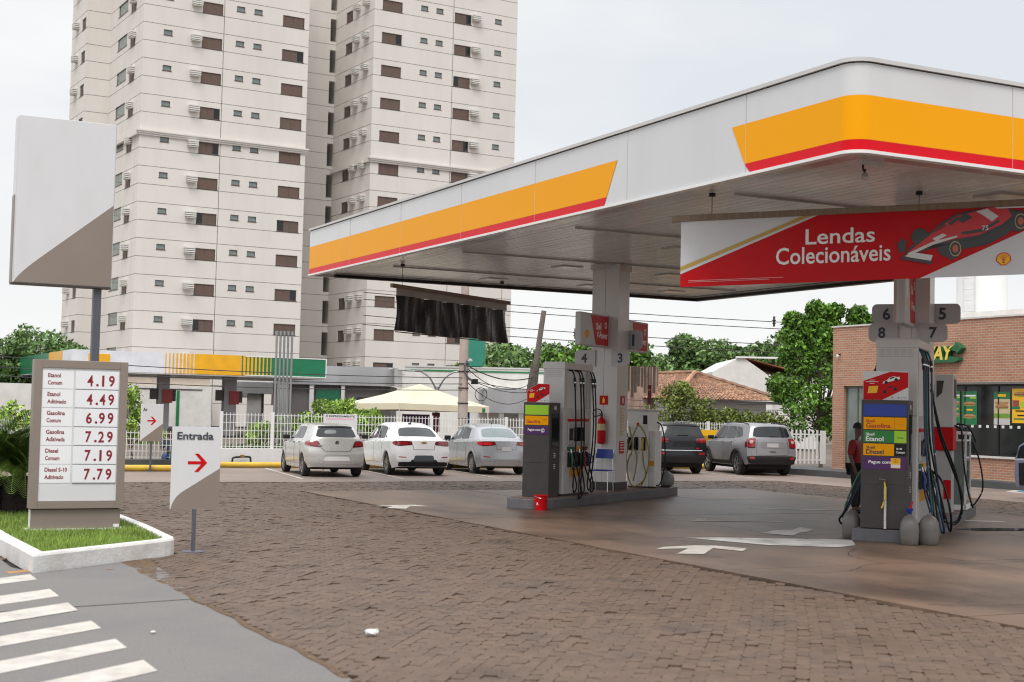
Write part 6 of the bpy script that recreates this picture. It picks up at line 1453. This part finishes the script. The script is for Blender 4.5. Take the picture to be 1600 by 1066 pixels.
for a, b in ((cs[0], cs[1]), (cs[1], cs[2]), (cs[2], cs[3]), (cs[3], cs[4]), (cs[4], cs[0])): mb.quad((a[0], a[1], a[2]-.27), (b[0], b[1], b[2]-.27), b, a)
ob('valance', mb, m_tent, tn)
for c_ in cs: ob('leg', MB().tube([(c_[0]*.985, c_[1]*.985, 0), (c_[0]*.985, c_[1]*.985, c_[2]-.02)], .025, 6), lgrey, tn)
ob('green_tag', MB().box(2.75, 2.98, -.42, -.4, 1.8, 1.98), green, tn)
for k, (xx, wd, m_, z0) in enumerate(((-.55, 1.2, M('purple cloth', (.09, .03, .1), .8), .8), (.75, .35, M('maroon cloth', (.15, .03, .04), .8), .9), (1.9, .5, blue, 1.1), (2.2, .9, M('rust cloth', (.2, .09, .04), .8), .2))):
    tag(ob('hanging_cloth', MB().box(xx, xx+wd, -.1, -.05, z0, z0+.85), m_, loc=(24.4, 57.6, 0), rotz=-25), ['purple banner cloth hanging under the tent', 'maroon cloth beside the purple one under the tent', 'blue cloth hanging under the tent by the pole', 'rust brown covered table below the blue cloth'][k], 'cloth')

# tile roof house
m_tile = M('weathered roof tile', (.36, .20, .125), .85, var=.35, scale=2.5, rnd=.25, dirt=(.11, .085, .07), dirt_amt=.6, dirt_scale=3)
hs = thing('tile_roof_house', 'white house with weathered hipped clay tile roof beyond the fence', 'house', (33.25, 50.4, 0), -1.8)
HW, HD, EV, RZ = 5.0, 12.0, 2.55, 3.72
ob('wall', MB().box(.25, HW-.25, .25, HD-.25, 0, EV-.03), M('house white', (.62, .62, .60), .8, var=.06, dirt=(.35, .33, .3), dirt_amt=.4, dirt_scale=1), hs)
ob('gutter', MB().box(-.3, HW+.3, -.33, -.25, EV-.1, EV-.0), dgrey, hs); ob('window', MB().box(2.9, 3.5, .2, .249, 1.3, 2.0), M('old window', (.3, .24, .18), .6), hs); ob('door', MB().box(.7, 1.3, .2, .249, 0, 2.1), greyp, hs)
def tiled(corners_low, corners_high, n, rows):
    (a0, a1), (b0, b1) = [tuple(map(Vector, c)) for c in (corners_low, corners_high)]
    mb = MB()
    for i in range(n):
        for r_ in range(rows):
            q = [None]*3; cs_ = []
            for vv in (r_/rows, (r_+1.12)/rows):
                vv = min(vv, 1); lo = a0.lerp(b0, vv); hi = a1.lerp(b1, vv)
                for uu in (i/n, (i+.5)/n, (i+1)/n): cs_.append(lo.lerp(hi, uu))
            up = Vector((0, 0, .055+RS.uniform(-.015, .015))); lift = Vector((0, 0, .05))
            p = [cs_[0]+lift, cs_[1]+up+lift, cs_[2]+lift, cs_[3], cs_[4]+up, cs_[5]]
            mb.quad(p[0], p[1], p[4], p[3]); mb.quad(p[1], p[2], p[5], p[4]); mb.poly([p[0], p[2], p[1]])
    return mb
rg0, rg1 = (2.5, 2.5, RZ), (2.5, 9.5, RZ)
rf = ob('roof', tiled(((-.3, -.3, EV), (HW+.3, -.3, EV)), (rg0, tuple(x+.01 for x in rg0)), 26, 16), m_tile, hs)
ob('roof', tiled(((-.3, HD+.3, EV), (-.3, -.3, EV)), (rg1, rg0), 56, 16), m_tile, hs); ob('roof', tiled(((HW+.3, -.3, EV), (HW+.3, HD+.3, EV)), (rg0, rg1), 56, 16), m_tile, hs)
for a, b in (((-.3, -.3, EV), rg0), (rg0, rg1), (rg0, (HW+.3, -.3, EV))): ob('ridge_tiles', MB().tube([tuple(Vector(a).lerp(Vector(b), k/16)+Vector((0, 0, .08+.02*(k % 2)))) for k in range(17)], .1, 6), m_tile, hs)
t = thing('stained_block_wall', 'old block wall with dark drip stains beside the tile roof', 'wall', (32.5, 53.0, 0), -27); m_st = M('stained blocks', (.32, .22, .17), .9, var=.3, scale=2.5, dirt=(.03, .024, .02), dirt_amt=1.0, dirt_scale=1.4, stretch=(3, 3, .35), bump=.5, bscale=12)
ob('wall', MB().box(-.6, 1.3, 0, .5, 0, 3.95), m_st, t); mb = MB()
for k in range(14): mb.box(-.6+k*.137+RS.uniform(0, .06), -.52+k*.137+RS.uniform(0, .05), -.02, -.001, 3.2-RS.uniform(0, .6), 3.9+RS.uniform(0, .12))
ob('bamboo_laths', mb, M('old lath', (.07, .05, .04), .9, var=.3), t)
gh = thing('gabled_building', 'plain pale gabled building with orange roof behind the tile house', 'building', (49.0, 70.4, 0), -27); mb = MB()
mb.prism([(0, 0), (3.6, 0), (3.6, 4.2), (1.9, 5.35), (1.5, 5.35), (0, 4.5)], 0, 9, 'y'); ob('wall', mb, offwhite, gh); mb = MB(); mb.quad((1.9, -.1, 5.4), (6.6, 1.2, 4.4), (6.6, 9, 4.4), (1.9, 9, 5.4)); mb.quad((1.9, -.1, 5.34), (6.6, 1.2, 4.34), (6.6, 1.2, 4.4), (1.9, -.1, 5.4)); ob('roof', mb, M('orange roof', (.42, .16, .08), .8, var=.15), gh)
ob('annexe', MB().box(3.62, 6.5, 1.3, 9, 0, 4.3), offwhite, gh); ob('ridge', MB().box(1.4, 4.2, -.15, .2, 5.36, 5.46), white, gh)
t = thing('garden_wall', 'pale plaster wall of the lot at the far left', 'wall', (0, 0, 0)); ob('wall', MB().box(-2, 12.2, 60, 60.3, -.02, 2.55), offwhite, t)

# ================================================================== POLES AND CABLES
t = thing('utility_pole', 'thick concrete utility pole with tangled cables behind the cars', 'utility pole', (19.83, 42.75, 0)); ob('shaft', MB().tube([(0, 0, 0), (-.03, .0, 6.4)], .185, 14, .13), conc, t, smooth=True)
for zz in (1.6, 2.1, 2.6, 3.15, 3.4): ob('strap', MB().lathe([(.19, 0), (.19, .03)], 14, (-.012, 0, zz)), blackp, t)
ob('cable_coil', MB().tube([(.55+.22*math.cos(a), -.2, 2.42+.22*math.sin(a)) for a in np.linspace(0, 12.4, 40)], .012, 5), blackp, t); ob('bracket', MB().tube(spline([(.05, -.15, 3.55), (-.1, -.25, 3.3), (.0, -.25, 3.0), (.25, -.25, 2.85)], 16), .03, 6), steelg, t); ob('junction', MB().box(.2, .38, -.3, -.15, 2.75, 2.92), blackp, t)
ob('lamp_cap', MB().lathe([(.09, 0), (.08, .06), (.02, .09)], 12, (.1, -.22, 3.5)), chrome, t)
t = thing('leaning_pole', 'leaning weathered wooden pole with climbing roots beyond the white building', 'utility pole', (25.2, 48.9, 0)); ob('shaft', MB().tube([(0, 0, 0), (.67, -.35, 5.8)], .13, 10, .1), M('weathered pole', (.15, .125, .11), .9, var=.2), t, smooth=True); ob('wrapping', MB().tube([(.3, -.16, 2.6), (.36, -.19, 3.2), (.42, -.22, 3.7)], .21, 10, .17), M('dead creeper', (.1, .085, .07), .95, var=.4, scale=9, bump=1, bscale=14), t)
t = thing('street_lamp', 'slender twin arm grey street lamp in front of the white building', 'street lamp', (28.3, 64.1, 0), -27); m_lp = M('lamp post grey', (.28, .29, .3), .5, metal=.3)
ob('mast', MB().tube([(0, 0, 0), (0, 0, 3.0)], .075, 8), m_lp, t, smooth=True)
for sg, ln in ((-1, 1.75), (1, 1.2), (-1, .9), (1, 1.7)):
    ob('arm', MB().tube(spline([(0, 0, 2.6), (sg*.12, 0, 3.0), (sg*.4, 0, 3.45), (sg*.8, 0, 3.72), (sg*ln, 0, 3.78)], 24), .045, 6), m_lp, t, smooth=True); ob('lamp_head', MB().box(sg*ln-.2, sg*ln+.2, -.07, .07, 3.75, 3.81), m_lp, t, bevel=.02)
for k in range(5):
    tag(ob('vent_pipe', MB().tube([(13.45+k*.115, 42.95-.03*k, 0), (13.45+k*.115, 42.95-.03*k, 4.1+.05*(k % 2))], .036, 8).tube([(13.45+k*.115, 42.95-.03*k, 4.1), (13.45+k*.115, 42.95-.03*k, 4.22)], .055, 8), M('galvanised pipe', (.3, .31, .31), .45, metal=.6), smooth=True), ['tall thin grey vent pipe, outermost toward the price sign in the bundle of five', 'second grey vent pipe of the bundle counted from the price sign', 'middle grey vent pipe of the bundle of five', 'fourth grey vent pipe, next to the outer one nearest the tent', 'grey vent pipe of the bundle nearest the beige tent'][k], 'vent pipe', 'bundle of five grey vent pipes')
def cable(p0, p1, sag, label, r=.018):
    a, b = Vector(p0), Vector(p1); mb = MB().tube([tuple(a.lerp(b, k/20)-Vector((0, 0, sag*4*(k/20)*(1-k/20)))) for k in range(21)], r, 5)
    tag(ob('power_line', mb, M('cable black', (.03, .03, .032), .6)), label, 'cable', 'overhead cables')
pz = (19.9, 42.6)
for k, (z0, z1, sg, lb) in enumerate(((3.35, 3.2, .25, 'upper thick cable from the concrete pole to the leaning pole'), (3.25, 3.0, .45, 'sagging cable below the thick one at the concrete pole'), (2.95, 2.65, .2, 'third cable from the concrete pole to the leaning pole'), (2.8, 2.5, .5, 'lowest sagging cable from the concrete pole'), (2.9, 2.75, .08, 'taut cable between third and fourth at the concrete pole'))):
    cable((*pz, z0), (25.5, 48.7, z1), sg, lb, .022 if k == 0 else .014)
for k, (z0, z1, lb) in enumerate(((2.75, 2.9, 'cable in front of the bank building, highest at the concrete pole'), (2.95, 3.3, 'cable crossing the green canopy end'), (2.55, 2.6, 'low cable crossing the tent roof'))): cable((*pz, z0), (-4, 47, z1+.6), .35, lb, .014)
for k, (z0, z1, lb) in enumerate(((5.9, 4.9, 'high cable passing behind the canopy toward the gable'), (5.5, 4.6, 'second high cable just under the first'), (6.3, 5.9, 'uppermost cable below the canopy edge'), (6.0, 5.6, 'cable below the uppermost one near the big tree'))): cable((22, 58, z0+(.6 if k > 1 else 0)), (52, 44, z1), .3, lb, .018)
for k in range(5): cable((26, 46.6, 2.5-.23*k), (37, 43.2, 2.45-.2*k), .12, ['top', 'second', 'third', 'fourth', 'bottom'][k]+' strand of the low cables before the tile house', .012)
for (x, y, z, lb) in ((27.6, 55.4, 5.45, 'small insulator on the high cable left of the column'), (38.3, 50.4, 6.05, 'insulator spacer hanging on the cables below the canopy corner'), (30.4, 54.1, 5.3, 'insulator on the cable right of the column')):
    tag(ob('insulator', MB().tube([(0, 0, -.2), (0, 0, .25)], .05, 8).lathe([(.02, -.1), (.1, -.05), (.02, 0), (.1, .08), (.02, .12)], 10), M('insulator brown', (.07, .05, .045), .5), loc=(x, y, z)), lb, 'insulator')

# ================================================================== PLANTS
def leafmat(name, c, v=.35): return M(name, c, .5, var=v, scale=.7, rnd=.6, spec=.35)
def leaves(mb, centres, rad, n, size, squash=.8, flat=0.0):
    cs_ = np.array(centres); k = RS.randint(0, len(cs_), n); d = RS.normal(0, 1, (n, 3)); d /= np.linalg.norm(d, axis=1)[:, None]; rr = RS.uniform(.35, 1, n)**.5
    P = cs_[k]+d*rr[:, None]*np.array([rad, rad, rad*squash]); U = RS.normal(0, 1, (n, 3)); U[:, 2] *= (1-flat); U /= np.linalg.norm(U, axis=1)[:, None]
    Wv = np.cross(U, RS.normal(0, 1, (n, 3))); Wv /= np.linalg.norm(Wv, axis=1)[:, None]; s_ = size*RS.uniform(.6, 1.3, n)[:, None]
    A, B, C_, D_ = P-U*s_, P+Wv*s_*.45, P+U*s_, P-Wv*s_*.45; V_ = np.stack([A, B, C_, D_], 1).reshape(-1, 3); b = len(mb.v)
    mb.v += [tuple(x) for x in V_]; mb.f += [(b+4*i, b+4*i+1, b+4*i+2, b+4*i+3) for i in range(n)]; mb.m += [0]*n
m_bark = M('bark', (.12, .09, .07), .95, var=.3, scale=5, bump=.6, bscale=20)
def tree(name, label, loc, lobes, trunk_h, nl, size, mat, clump=.55, group=None, per=40, squash=.7):
    """lobes: (x,y,z,r) ellipsoid crowns relative to loc"""
    t = thing(name, label, 'tree' if 'tree' in name else 'shrub', loc, 0, group)
    tb = MB(); tb.tube([(0, 0, -.05), (.05, 0, trunk_h*.5), (0, .05, trunk_h)], max(.05, trunk_h*.06), 8, max(.03, trunk_h*.04))
    mb = MB(); cen = []
    for (x, y, z, r) in lobes:
        tb.tube(spline([(0, .05, trunk_h), (x*.4, y*.4, trunk_h+(z-trunk_h)*.5), (x, y, z)], 8), max(.03, trunk_h*.03), 6, .015)
        for _ in range(per):
            d = RS.normal(0, 1, 3); d /= np.linalg.norm(d); q = r*RS.uniform(.45, 1.0)**.6; c_ = (x+d[0]*q, y+d[1]*q, z+d[2]*q*squash); cen.append(c_)
            if RS.uniform() < .25: tb.tube([(x, y, z), c_], .02, 4, .008)
    leaves(mb, cen, clump, nl, size)
    ob('trunk', tb, m_bark, t, smooth=True); ob('crown', mb, mat, t)
    return t
lf_d = leafmat('deep green leaves', (.075, .15, .04)); lf_m = leafmat('mid green leaves', (.12, .205, .06)); lf_b = leafmat('bright green leaves', (.11, .225, .03)); lf_y = leafmat('yellow green leaves', (.26, .40, .06)); lf_o = leafmat('olive leaves', (.14, .18, .03))
def bg(px_az_x, y, base, lobes, lab, mat, nl=8500, size=.2): tree('background_tree', lab, (px_az_x, y, base), lobes, 3.2, nl, size, mat, clump=.75, group='trees beyond the buildings', per=40)
bg(14.6, 104.3, -1, [(-1.6, 0, 5.9, 1.7), (.8, 0, 6.6, 1.9), (2.6, -.6, 5.7, 1.6), (-2.9, 0, 4.6, 1.5), (0, 0, 4.2, 2)], 'broad tree behind the blank sign and the tower corner', lf_m)
bg(9.0, 100, -2, [(0, 0, 4.2, 2.2), (2.5, 0, 3.6, 1.8), (-2.5, 0, 3.8, 2)], 'dark tree below the canopy of the other station', lf_d, 7000)
bg(44.6, 89.5, -1, [(0, 0, 6.4, 1.7), (2.6, -1.3, 6.4, 1.6), (-1.8, .8, 5.2, 1.6), (1, 0, 4.8, 1.8)], 'rounded green tree left of the leaning pole', lf_m)
bg(50.2, 86.6, -1, [(0, 0, 6.6, 1.8), (2.2, -1, 7.1, 1.4), (-2.2, 1, 6.0, 1.5), (1, -.5, 5, 2)], 'feathery tree behind the V-Power blade sign', lf_b)
bg(54.2, 84.4, -1, [(0, 0, 5.6, 1.6), (1.2, -.6, 5.0, 1.6)], 'small round tree between the column and the tile roof', lf_m, 7000)
bg(57.2, 83.0, -1, [(0, 0, 6.4, 1.8), (-1.2, .6, 7.4, 1.1), (.9, -.4, 7.0, 1.3), (1.6, -.8, 5.2, 1.8)], 'flat topped tree above the tile roof ridge', lf_m)
bg(61.5, 80.8, -1, [(0, 0, 7.0, 1.6), (2.2, -1.1, 8.6, 1.9), (-2, 1, 6.6, 1.2), (3.2, -1.6, 6.9, 2.0), (1.5, -.7, 7.9, 1.4)], 'tall spreading tree behind the gabled building', lf_m, 12000)
bg(66.0, 78, -1, [(0, 0, 7.6, 2.2), (2.5, -1, 6.4, 2.2)], 'dark tree behind the big leafy tree', lf_d)
# big leafy tree by the shop
tree('leafy_tree', 'tall bright green large leaved tree beside the brick shop', (35.6, 43.8, 0), [(-.1, 0, 2.6, 1.4), (.1, .1, 3.6, 1.3), (-.7, .1, 1.9, 1.1), (.9, -.3, 2.4, 1.4), (-1.0, .2, 4.3, .55), (-.1, 0, 4.9, .5), (.7, -.3, 4.7, .5), (1.7, -.6, 4.4, .55), (1.6, -.6, 3.4, 1.1), (-1.4, .5, 3.0, .55), (-1.2, .3, 5.1, .22), (-1.15, .3, 5.6, .16), (-.3, .1, 5.6, .22), (-.2, .1, 6.1, .16), (.4, -.1, 5.4, .26), (.5, -.1, 6.0, .18), (1.2, -.5, 5.3, .26), (1.3, -.5, 5.9, .18), (2.1, -.7, 5.2, .22), (-.7, .2, 5.4, .2), (1.75, -.6, 5.6, .16)], 1.4, 26000, .098, lf_b, clump=.36, per=20, squash=1.0)
tree('garden_shrub', 'olive green bushy shrub before the tile roof house', (29.6, 44.6, 0), [(-.5, .3, 1.9, .8), (.5, 0, 2.0, .8), (0, 0, 2.6, .55), (1.1, -.3, 1.7, .6), (-1, .5, 1.5, .6)], .8, 5200, .075, lf_o, clump=.3, per=24)
tree('garden_shrub', 'lower olive shrub between the grey suv and the big tree', (32.4, 44.2, 0), [(0, 0, 1.5, .7), (.8, -.3, 1.6, .6), (-.7, .2, 1.7, .5)], .7, 3600, .075, lf_o, clump=.28, per=24)
for k, (x, y, lobes, n, lb) in enumerate((
    (9.2, 43.6, [(-.3, 0, 1.2, .5), (.2, 0, 1.6, .4), (.5, 0, 1.0, .5), (-.1, 0, 2.1, .3)], 1600, 'leafy shrub with upright shoots beside the Ar sign'),
    (13.2, 43.5, [(0, 0, 1.0, .5), (.7, 0, 1.2, .5), (1.3, 0, .9, .5)], 1700, 'pale green bush behind the fence by the vent pipes'),
    (15.2, 43.6, [(-.4, 0, 1.3, .5), (.2, 0, 1.8, .45), (.8, 0, 1.9, .4), (1.2, 0, 1.5, .45), (-.9, 0, 1.0, .5), (.3, 0, 1.0, .6)], 2600, 'taller pale green bush rising above the fence'),
    (17.0, 43.7, [(0, 0, 1.6, .3), (.2, 0, 1.1, .4)], 700, 'small sprig of green behind the fence by the notice board'),
    (6.9, 43.9, [(0, 0, 1.1, .6), (.9, 0, 1.0, .6), (-.9, 0, 1.4, .5)], 1700, 'pale shrub behind the price sign'),
    (3.2, 45, [(0, 0, 1.8, .7), (1, 0, 1.6, .6), (-1, 0, 2.0, .6)], 1800, 'yellow green shrub above the palm fronds'))):
    tree('fence_shrub', lb, (x, y, 0), lobes, .5, n, .075, lf_y, clump=.22, per=16, group='shrubs behind the fence')
mb = MB(); leaves(mb, [(x, 42.9+.1*math.sin(x*3), .55) for x in np.arange(11.9, 27, .2)], .18, 5200, .06); tag(ob('hedge', mb, lf_m), 'low clipped hedge at the foot of the mesh fence', 'hedge')
# cycads
m_fr = M('frond green', (.085, .145, .022), .42, var=.35, rnd=.35); m_ctr = M('cycad trunk', (.022, .015, .012), .95, var=.3, scale=9, bump=1.0, bscale=18)
def frond_mesh(L_, droop):
    mb = MB(); n = 34; pts = []
    for i in range(n+1):
        u = i/n; a = R(68)-droop*u; pts.append((u, a))
    x = z = 0; P = []
    for u, a in pts: P.append((x, z, a)); x += L_/n*math.cos(a); z += L_/n*math.sin(a)
    mb.tube([(p[0], 0, p[1]) for p in P[::3]], .012, 5, .003)
    for i in range(4, n+1):
        x_, z_, a = P[i]; ln = .17*math.sin(math.pi*min(1, (i-2)/n*1.05))**.6+.03
        for sg in (-1, 1):
            tip = (x_+ln*.95*math.cos(a), sg*ln*.6, z_+ln*.95*math.sin(a)+.05); wv = .009
            mb.quad((x_-wv, 0, z_), (x_+wv, 0, z_), (tip[0]+.003, tip[1], tip[2]), (tip[0]-.003, tip[1], tip[2]))
    me = mb.mesh('frond'); me.materials.append(m_fr); return me
FM = [frond_mesh(1.1, R(95)), frond_mesh(1.05, R(120)), frond_mesh(1.1, R(70)), frond_mesh(1.0, R(140))]
def cycad(x, y, z, h, label, n=90):
    t = thing('cycad_palm', label, 'palm', (x, y, z), 0, 'cycad palms in the planter')
    mb = MB(); mb.lathe([(.2, -.05), (.24, .1), (.22, h*.6), (.25, h), (.1, h+.05)], 16); ob('trunk', mb, m_ctr, t, smooth=True)
    sc = MB()
    for i in range(120):
        a, hh = i*2.4, h*(i/120); sc.box(.21*math.cos(a)-.03, .21*math.cos(a)+.03, .21*math.sin(a)-.03, .21*math.sin(a)+.03, hh, hh+.05)
    ob('leaf_scars', sc, m_ctr, t, kind='stuff')
    for k in range(n):
        o = put('frond', FM[(0, 2, 1, 0, 3, 1)[k % 6]], t, (0, 0, h-.02), k*137.5+RS.uniform(-8, 8)); o.rotation_euler.y = -R(RS.uniform(-18, 24)); o.scale = (RS.uniform(1.0, 1.35),)*3
cycad(3.16, 22.95, .165, .52, 'cycad palm with arching green fronds right beside the price sign')
cycad(2.74, 23.1, .165, .5, 'second cycad palm further left behind the first', 80)

# ================================================================== PEOPLE
def skin_obj(name, joints, edges, radii, mat, parent, sub=2, scl=1.0):
    me = bpy.data.meshes.new(name); me.from_pydata(joints, edges, []); o = put(name, me, parent); sk = o.modifiers.new('skin', 'SKIN'); sk.use_smooth_shade = True
    for i, r_ in enumerate(radii):
        rr = r_ if isinstance(r_, tuple) else (r_, r_); me.skin_vertices[0].data[i].radius = rr
    me.skin_vertices[0].data[0].use_root = True
    sb = o.modifiers.new('sub', 'SUBSURF'); sb.levels = sub; sb.render_levels = sub; me.materials.append(mat); return o
m_skin = M('brown skin', (.13, .06, .04), .5); m_shirt = M('red work shirt', (.27, .012, .018), .8, var=.15, bump=.3, bscale=14); m_trs = M('dark trousers', (.014, .014, .018), .8, var=.15, bump=.3, bscale=14); m_hair = M('dark hair', (.012, .01, .01), .7); m_jean = M('blue denim', (.05, .1, .22), .8, var=.2); m_nvy = M('navy shirt', (.03, .045, .08), .8)
def person(label, x, y, rz, pose, shirt, trs):
    t = thing('person', label, 'person', (x, y, .006 if pose == 'stand' else .24), rz)
    if pose == 'stand':
        J = dict(pel=(0, 0, .93), wst=(0, .01, 1.08), chs=(0, .02, 1.3), nk=(0, .0, 1.47), hd0=(0, -.02, 1.56), hd1=(0, -.03, 1.68), hd2=(0, -.01, 1.74),
            sl=(-.17, .02, 1.4), el=(-.23, .04, 1.13), wl=(-.22, -.05, .9), fl=(-.215, -.07, .82), sr=(.17, .02, 1.4), er=(.24, .04, 1.13), wr=(.22, -.06, .91), fr=(.215, -.08, .83),
            hl=(-.09, 0, .9), kl=(-.1, -.02, .5), al=(-.1, .02, .1), tl=(-.12, -.13, .04), hr=(.09, 0, .9), kr=(.1, .0, .5), ar=(.1, .03, .1), tr=(.12, -.12, .04))
    else:
        J = dict(pel=(0, 0, .13), wst=(0, .02, .3), chs=(0, .0, .5), nk=(0, -.03, .66), hd0=(0, -.07, .74), hd1=(0, -.09, .85), hd2=(0, -.07, .91),
            sl=(-.17, 0, .6), el=(-.24, -.08, .36), wl=(-.12, -.28, .3), fl=(-.06, -.33, .3), sr=(.17, 0, .6), er=(.24, -.08, .36), wr=(.12, -.28, .3), fr=(.06, -.33, .3),
            hl=(-.09, -.03, .11), kl=(-.12, -.42, .2), al=(-.12, -.46, -.18), tl=(-.12, -.58, -.21), hr=(.09, -.03, .11), kr=(.13, -.42, .2), ar=(.13, -.46, -.18), tr=(.13, -.58, -.21))
    rad = dict(pel=(.15, .11), wst=(.13, .1), chs=(.165, .115), nk=.055, hd0=.06, hd1=(.078, .095), hd2=(.06, .07), sl=.07, el=.045, wl=.034, fl=.03, sr=.07, er=.045, wr=.034, fr=.03, hl=.09, kl=.062, al=.042, tl=.035, hr=.09, kr=.062, ar=.042, tr=.035)
    E_ = [('pel', 'wst'), ('wst', 'chs'), ('chs', 'nk'), ('nk', 'hd0'), ('hd0', 'hd1'), ('hd1', 'hd2'), ('chs', 'sl'), ('sl', 'el'), ('el', 'wl'), ('wl', 'fl'), ('chs', 'sr'), ('sr', 'er'), ('er', 'wr'), ('wr', 'fr'), ('pel', 'hl'), ('hl', 'kl'), ('kl', 'al'), ('al', 'tl'), ('pel', 'hr'), ('hr', 'kr'), ('kr', 'ar'), ('ar', 'tr')]
    keys = list(J); ix = {k: i for i, k in enumerate(keys)}
    V_ = [Vector(J[k]) for k in keys]; Ed = [(ix[a], ix[b]) for a, b in E_]; Rd = [rad[k] for k in keys]
    # fingers: five short chains rooted in each hand
    for sd_, w0, f0 in (('l', 'wl', 'fl'), ('r', 'wr', 'fr')):
        wv, fv = Vector(J[w0]), Vector(J[f0]); d = (fv-wv).normalized(); sgn = -1 if sd_ == 'l' else 1
        for q in range(5):
            if q == 4: a = fv-d*.02+Vector((-sgn*.02, -.02, 0)); b = a+d*.03+Vector((-sgn*.02, -.02, 0)); c = b+d*.025
            else: a = fv+d*.02+Vector((0, -.03+.02*q, 0)); b = a+d*(.035+.008*(q in (1, 2))); c = b+d*.028+Vector((-sgn*.012, 0, 0))
            n0 = len(V_); V_ += [a, b, c]; Ed += [(ix[f0], n0), (n0, n0+1), (n0+1, n0+2)]; Rd += [.01, .009, .008]
    body = skin_obj('body', [tuple(v) for v in V_], Ed, Rd, m_skin, t)
    def cloth(name, ks, es, mat, add):
        k2 = {k: i for i, k in enumerate(ks)}; rr = []
        for k in ks:
            q = rad[k]; q = q if isinstance(q, tuple) else (q, q); rr.append((q[0]+add, q[1]+add))
        return skin_obj(name, [J[k] for k in ks], [(k2[a], k2[b]) for a, b in es], rr, mat, t)
    cloth('shirt', ['pel', 'wst', 'chs', 'sl', 'el', 'sr', 'er'], [('pel', 'wst'), ('wst', 'chs'), ('chs', 'sl'), ('sl', 'el'), ('chs', 'sr'), ('sr', 'er')], shirt, .022)
    cloth('trousers', ['pel', 'hl', 'kl', 'al', 'hr', 'kr', 'ar'], [('pel', 'hl'), ('hl', 'kl'), ('kl', 'al'), ('pel', 'hr'), ('hr', 'kr'), ('kr', 'ar')], trs, .02)
    h = Vector(J['hd1']); ob('hair', MB().lathe([(.105, .0), (.1, .05), (.07, .1), (.02, .125)], 14, (h.x, h.y+.015, h.z+.02)), m_hair, t, smooth=True)
    fy = h.y-.098
    for sg in (-1, 1): ob('eye', MB().lathe([(.004, -.004), (.012, 0), (.004, .004)], 8, (h.x+sg*.03, fy+.006, h.z+.005)), M('eye dark', (.02, .015, .015), .2), t); ob('ear', MB().box(h.x+sg*.082-.008, h.x+sg*.082+.008, h.y-.0, h.y+.03, h.z-.03, h.z+.03), m_skin, t, bevel=.006)
    ob('nose', MB().prism([(-.012, -.03), (.012, -.03), (.006, .015), (-.006, .015)], fy-.018, fy+.01, 'y').box(0, 0, 0, 0, 0, 0), m_skin, t).location.z = h.z; ob('mouth', MB().box(h.x-.022, h.x+.022, fy+.0, fy+.006, h.z-.06, h.z-.052), M('lip', (.12, .04, .035), .5), t)
    for a in ('tl', 'tr'):
        p = Vector(J[a]); ob('shoe', MB().box(p.x-.045, p.x+.045, p.y-.07, p.y+.17, p.z-.04, p.z+.04), blackp, t, bevel=.03)
    return t
pp = person('attendant in dark red shirt and black trousers standing behind the blue topped totem', 19.25, 22.55, 26, 'stand', m_shirt, m_trs)
ob('badge', MB().box(.05, .1, -.145, -.138, 1.24, 1.32), signw, pp); ob('shirt_print', MB().box(-.13, -.06, -.146, -.139, 1.36, 1.372), lgrey, pp)
person('person in navy shirt and jeans sitting on the wall behind the Entrada sign', 9.62, 40.3, -20, 'sit', m_nvy, m_jean)
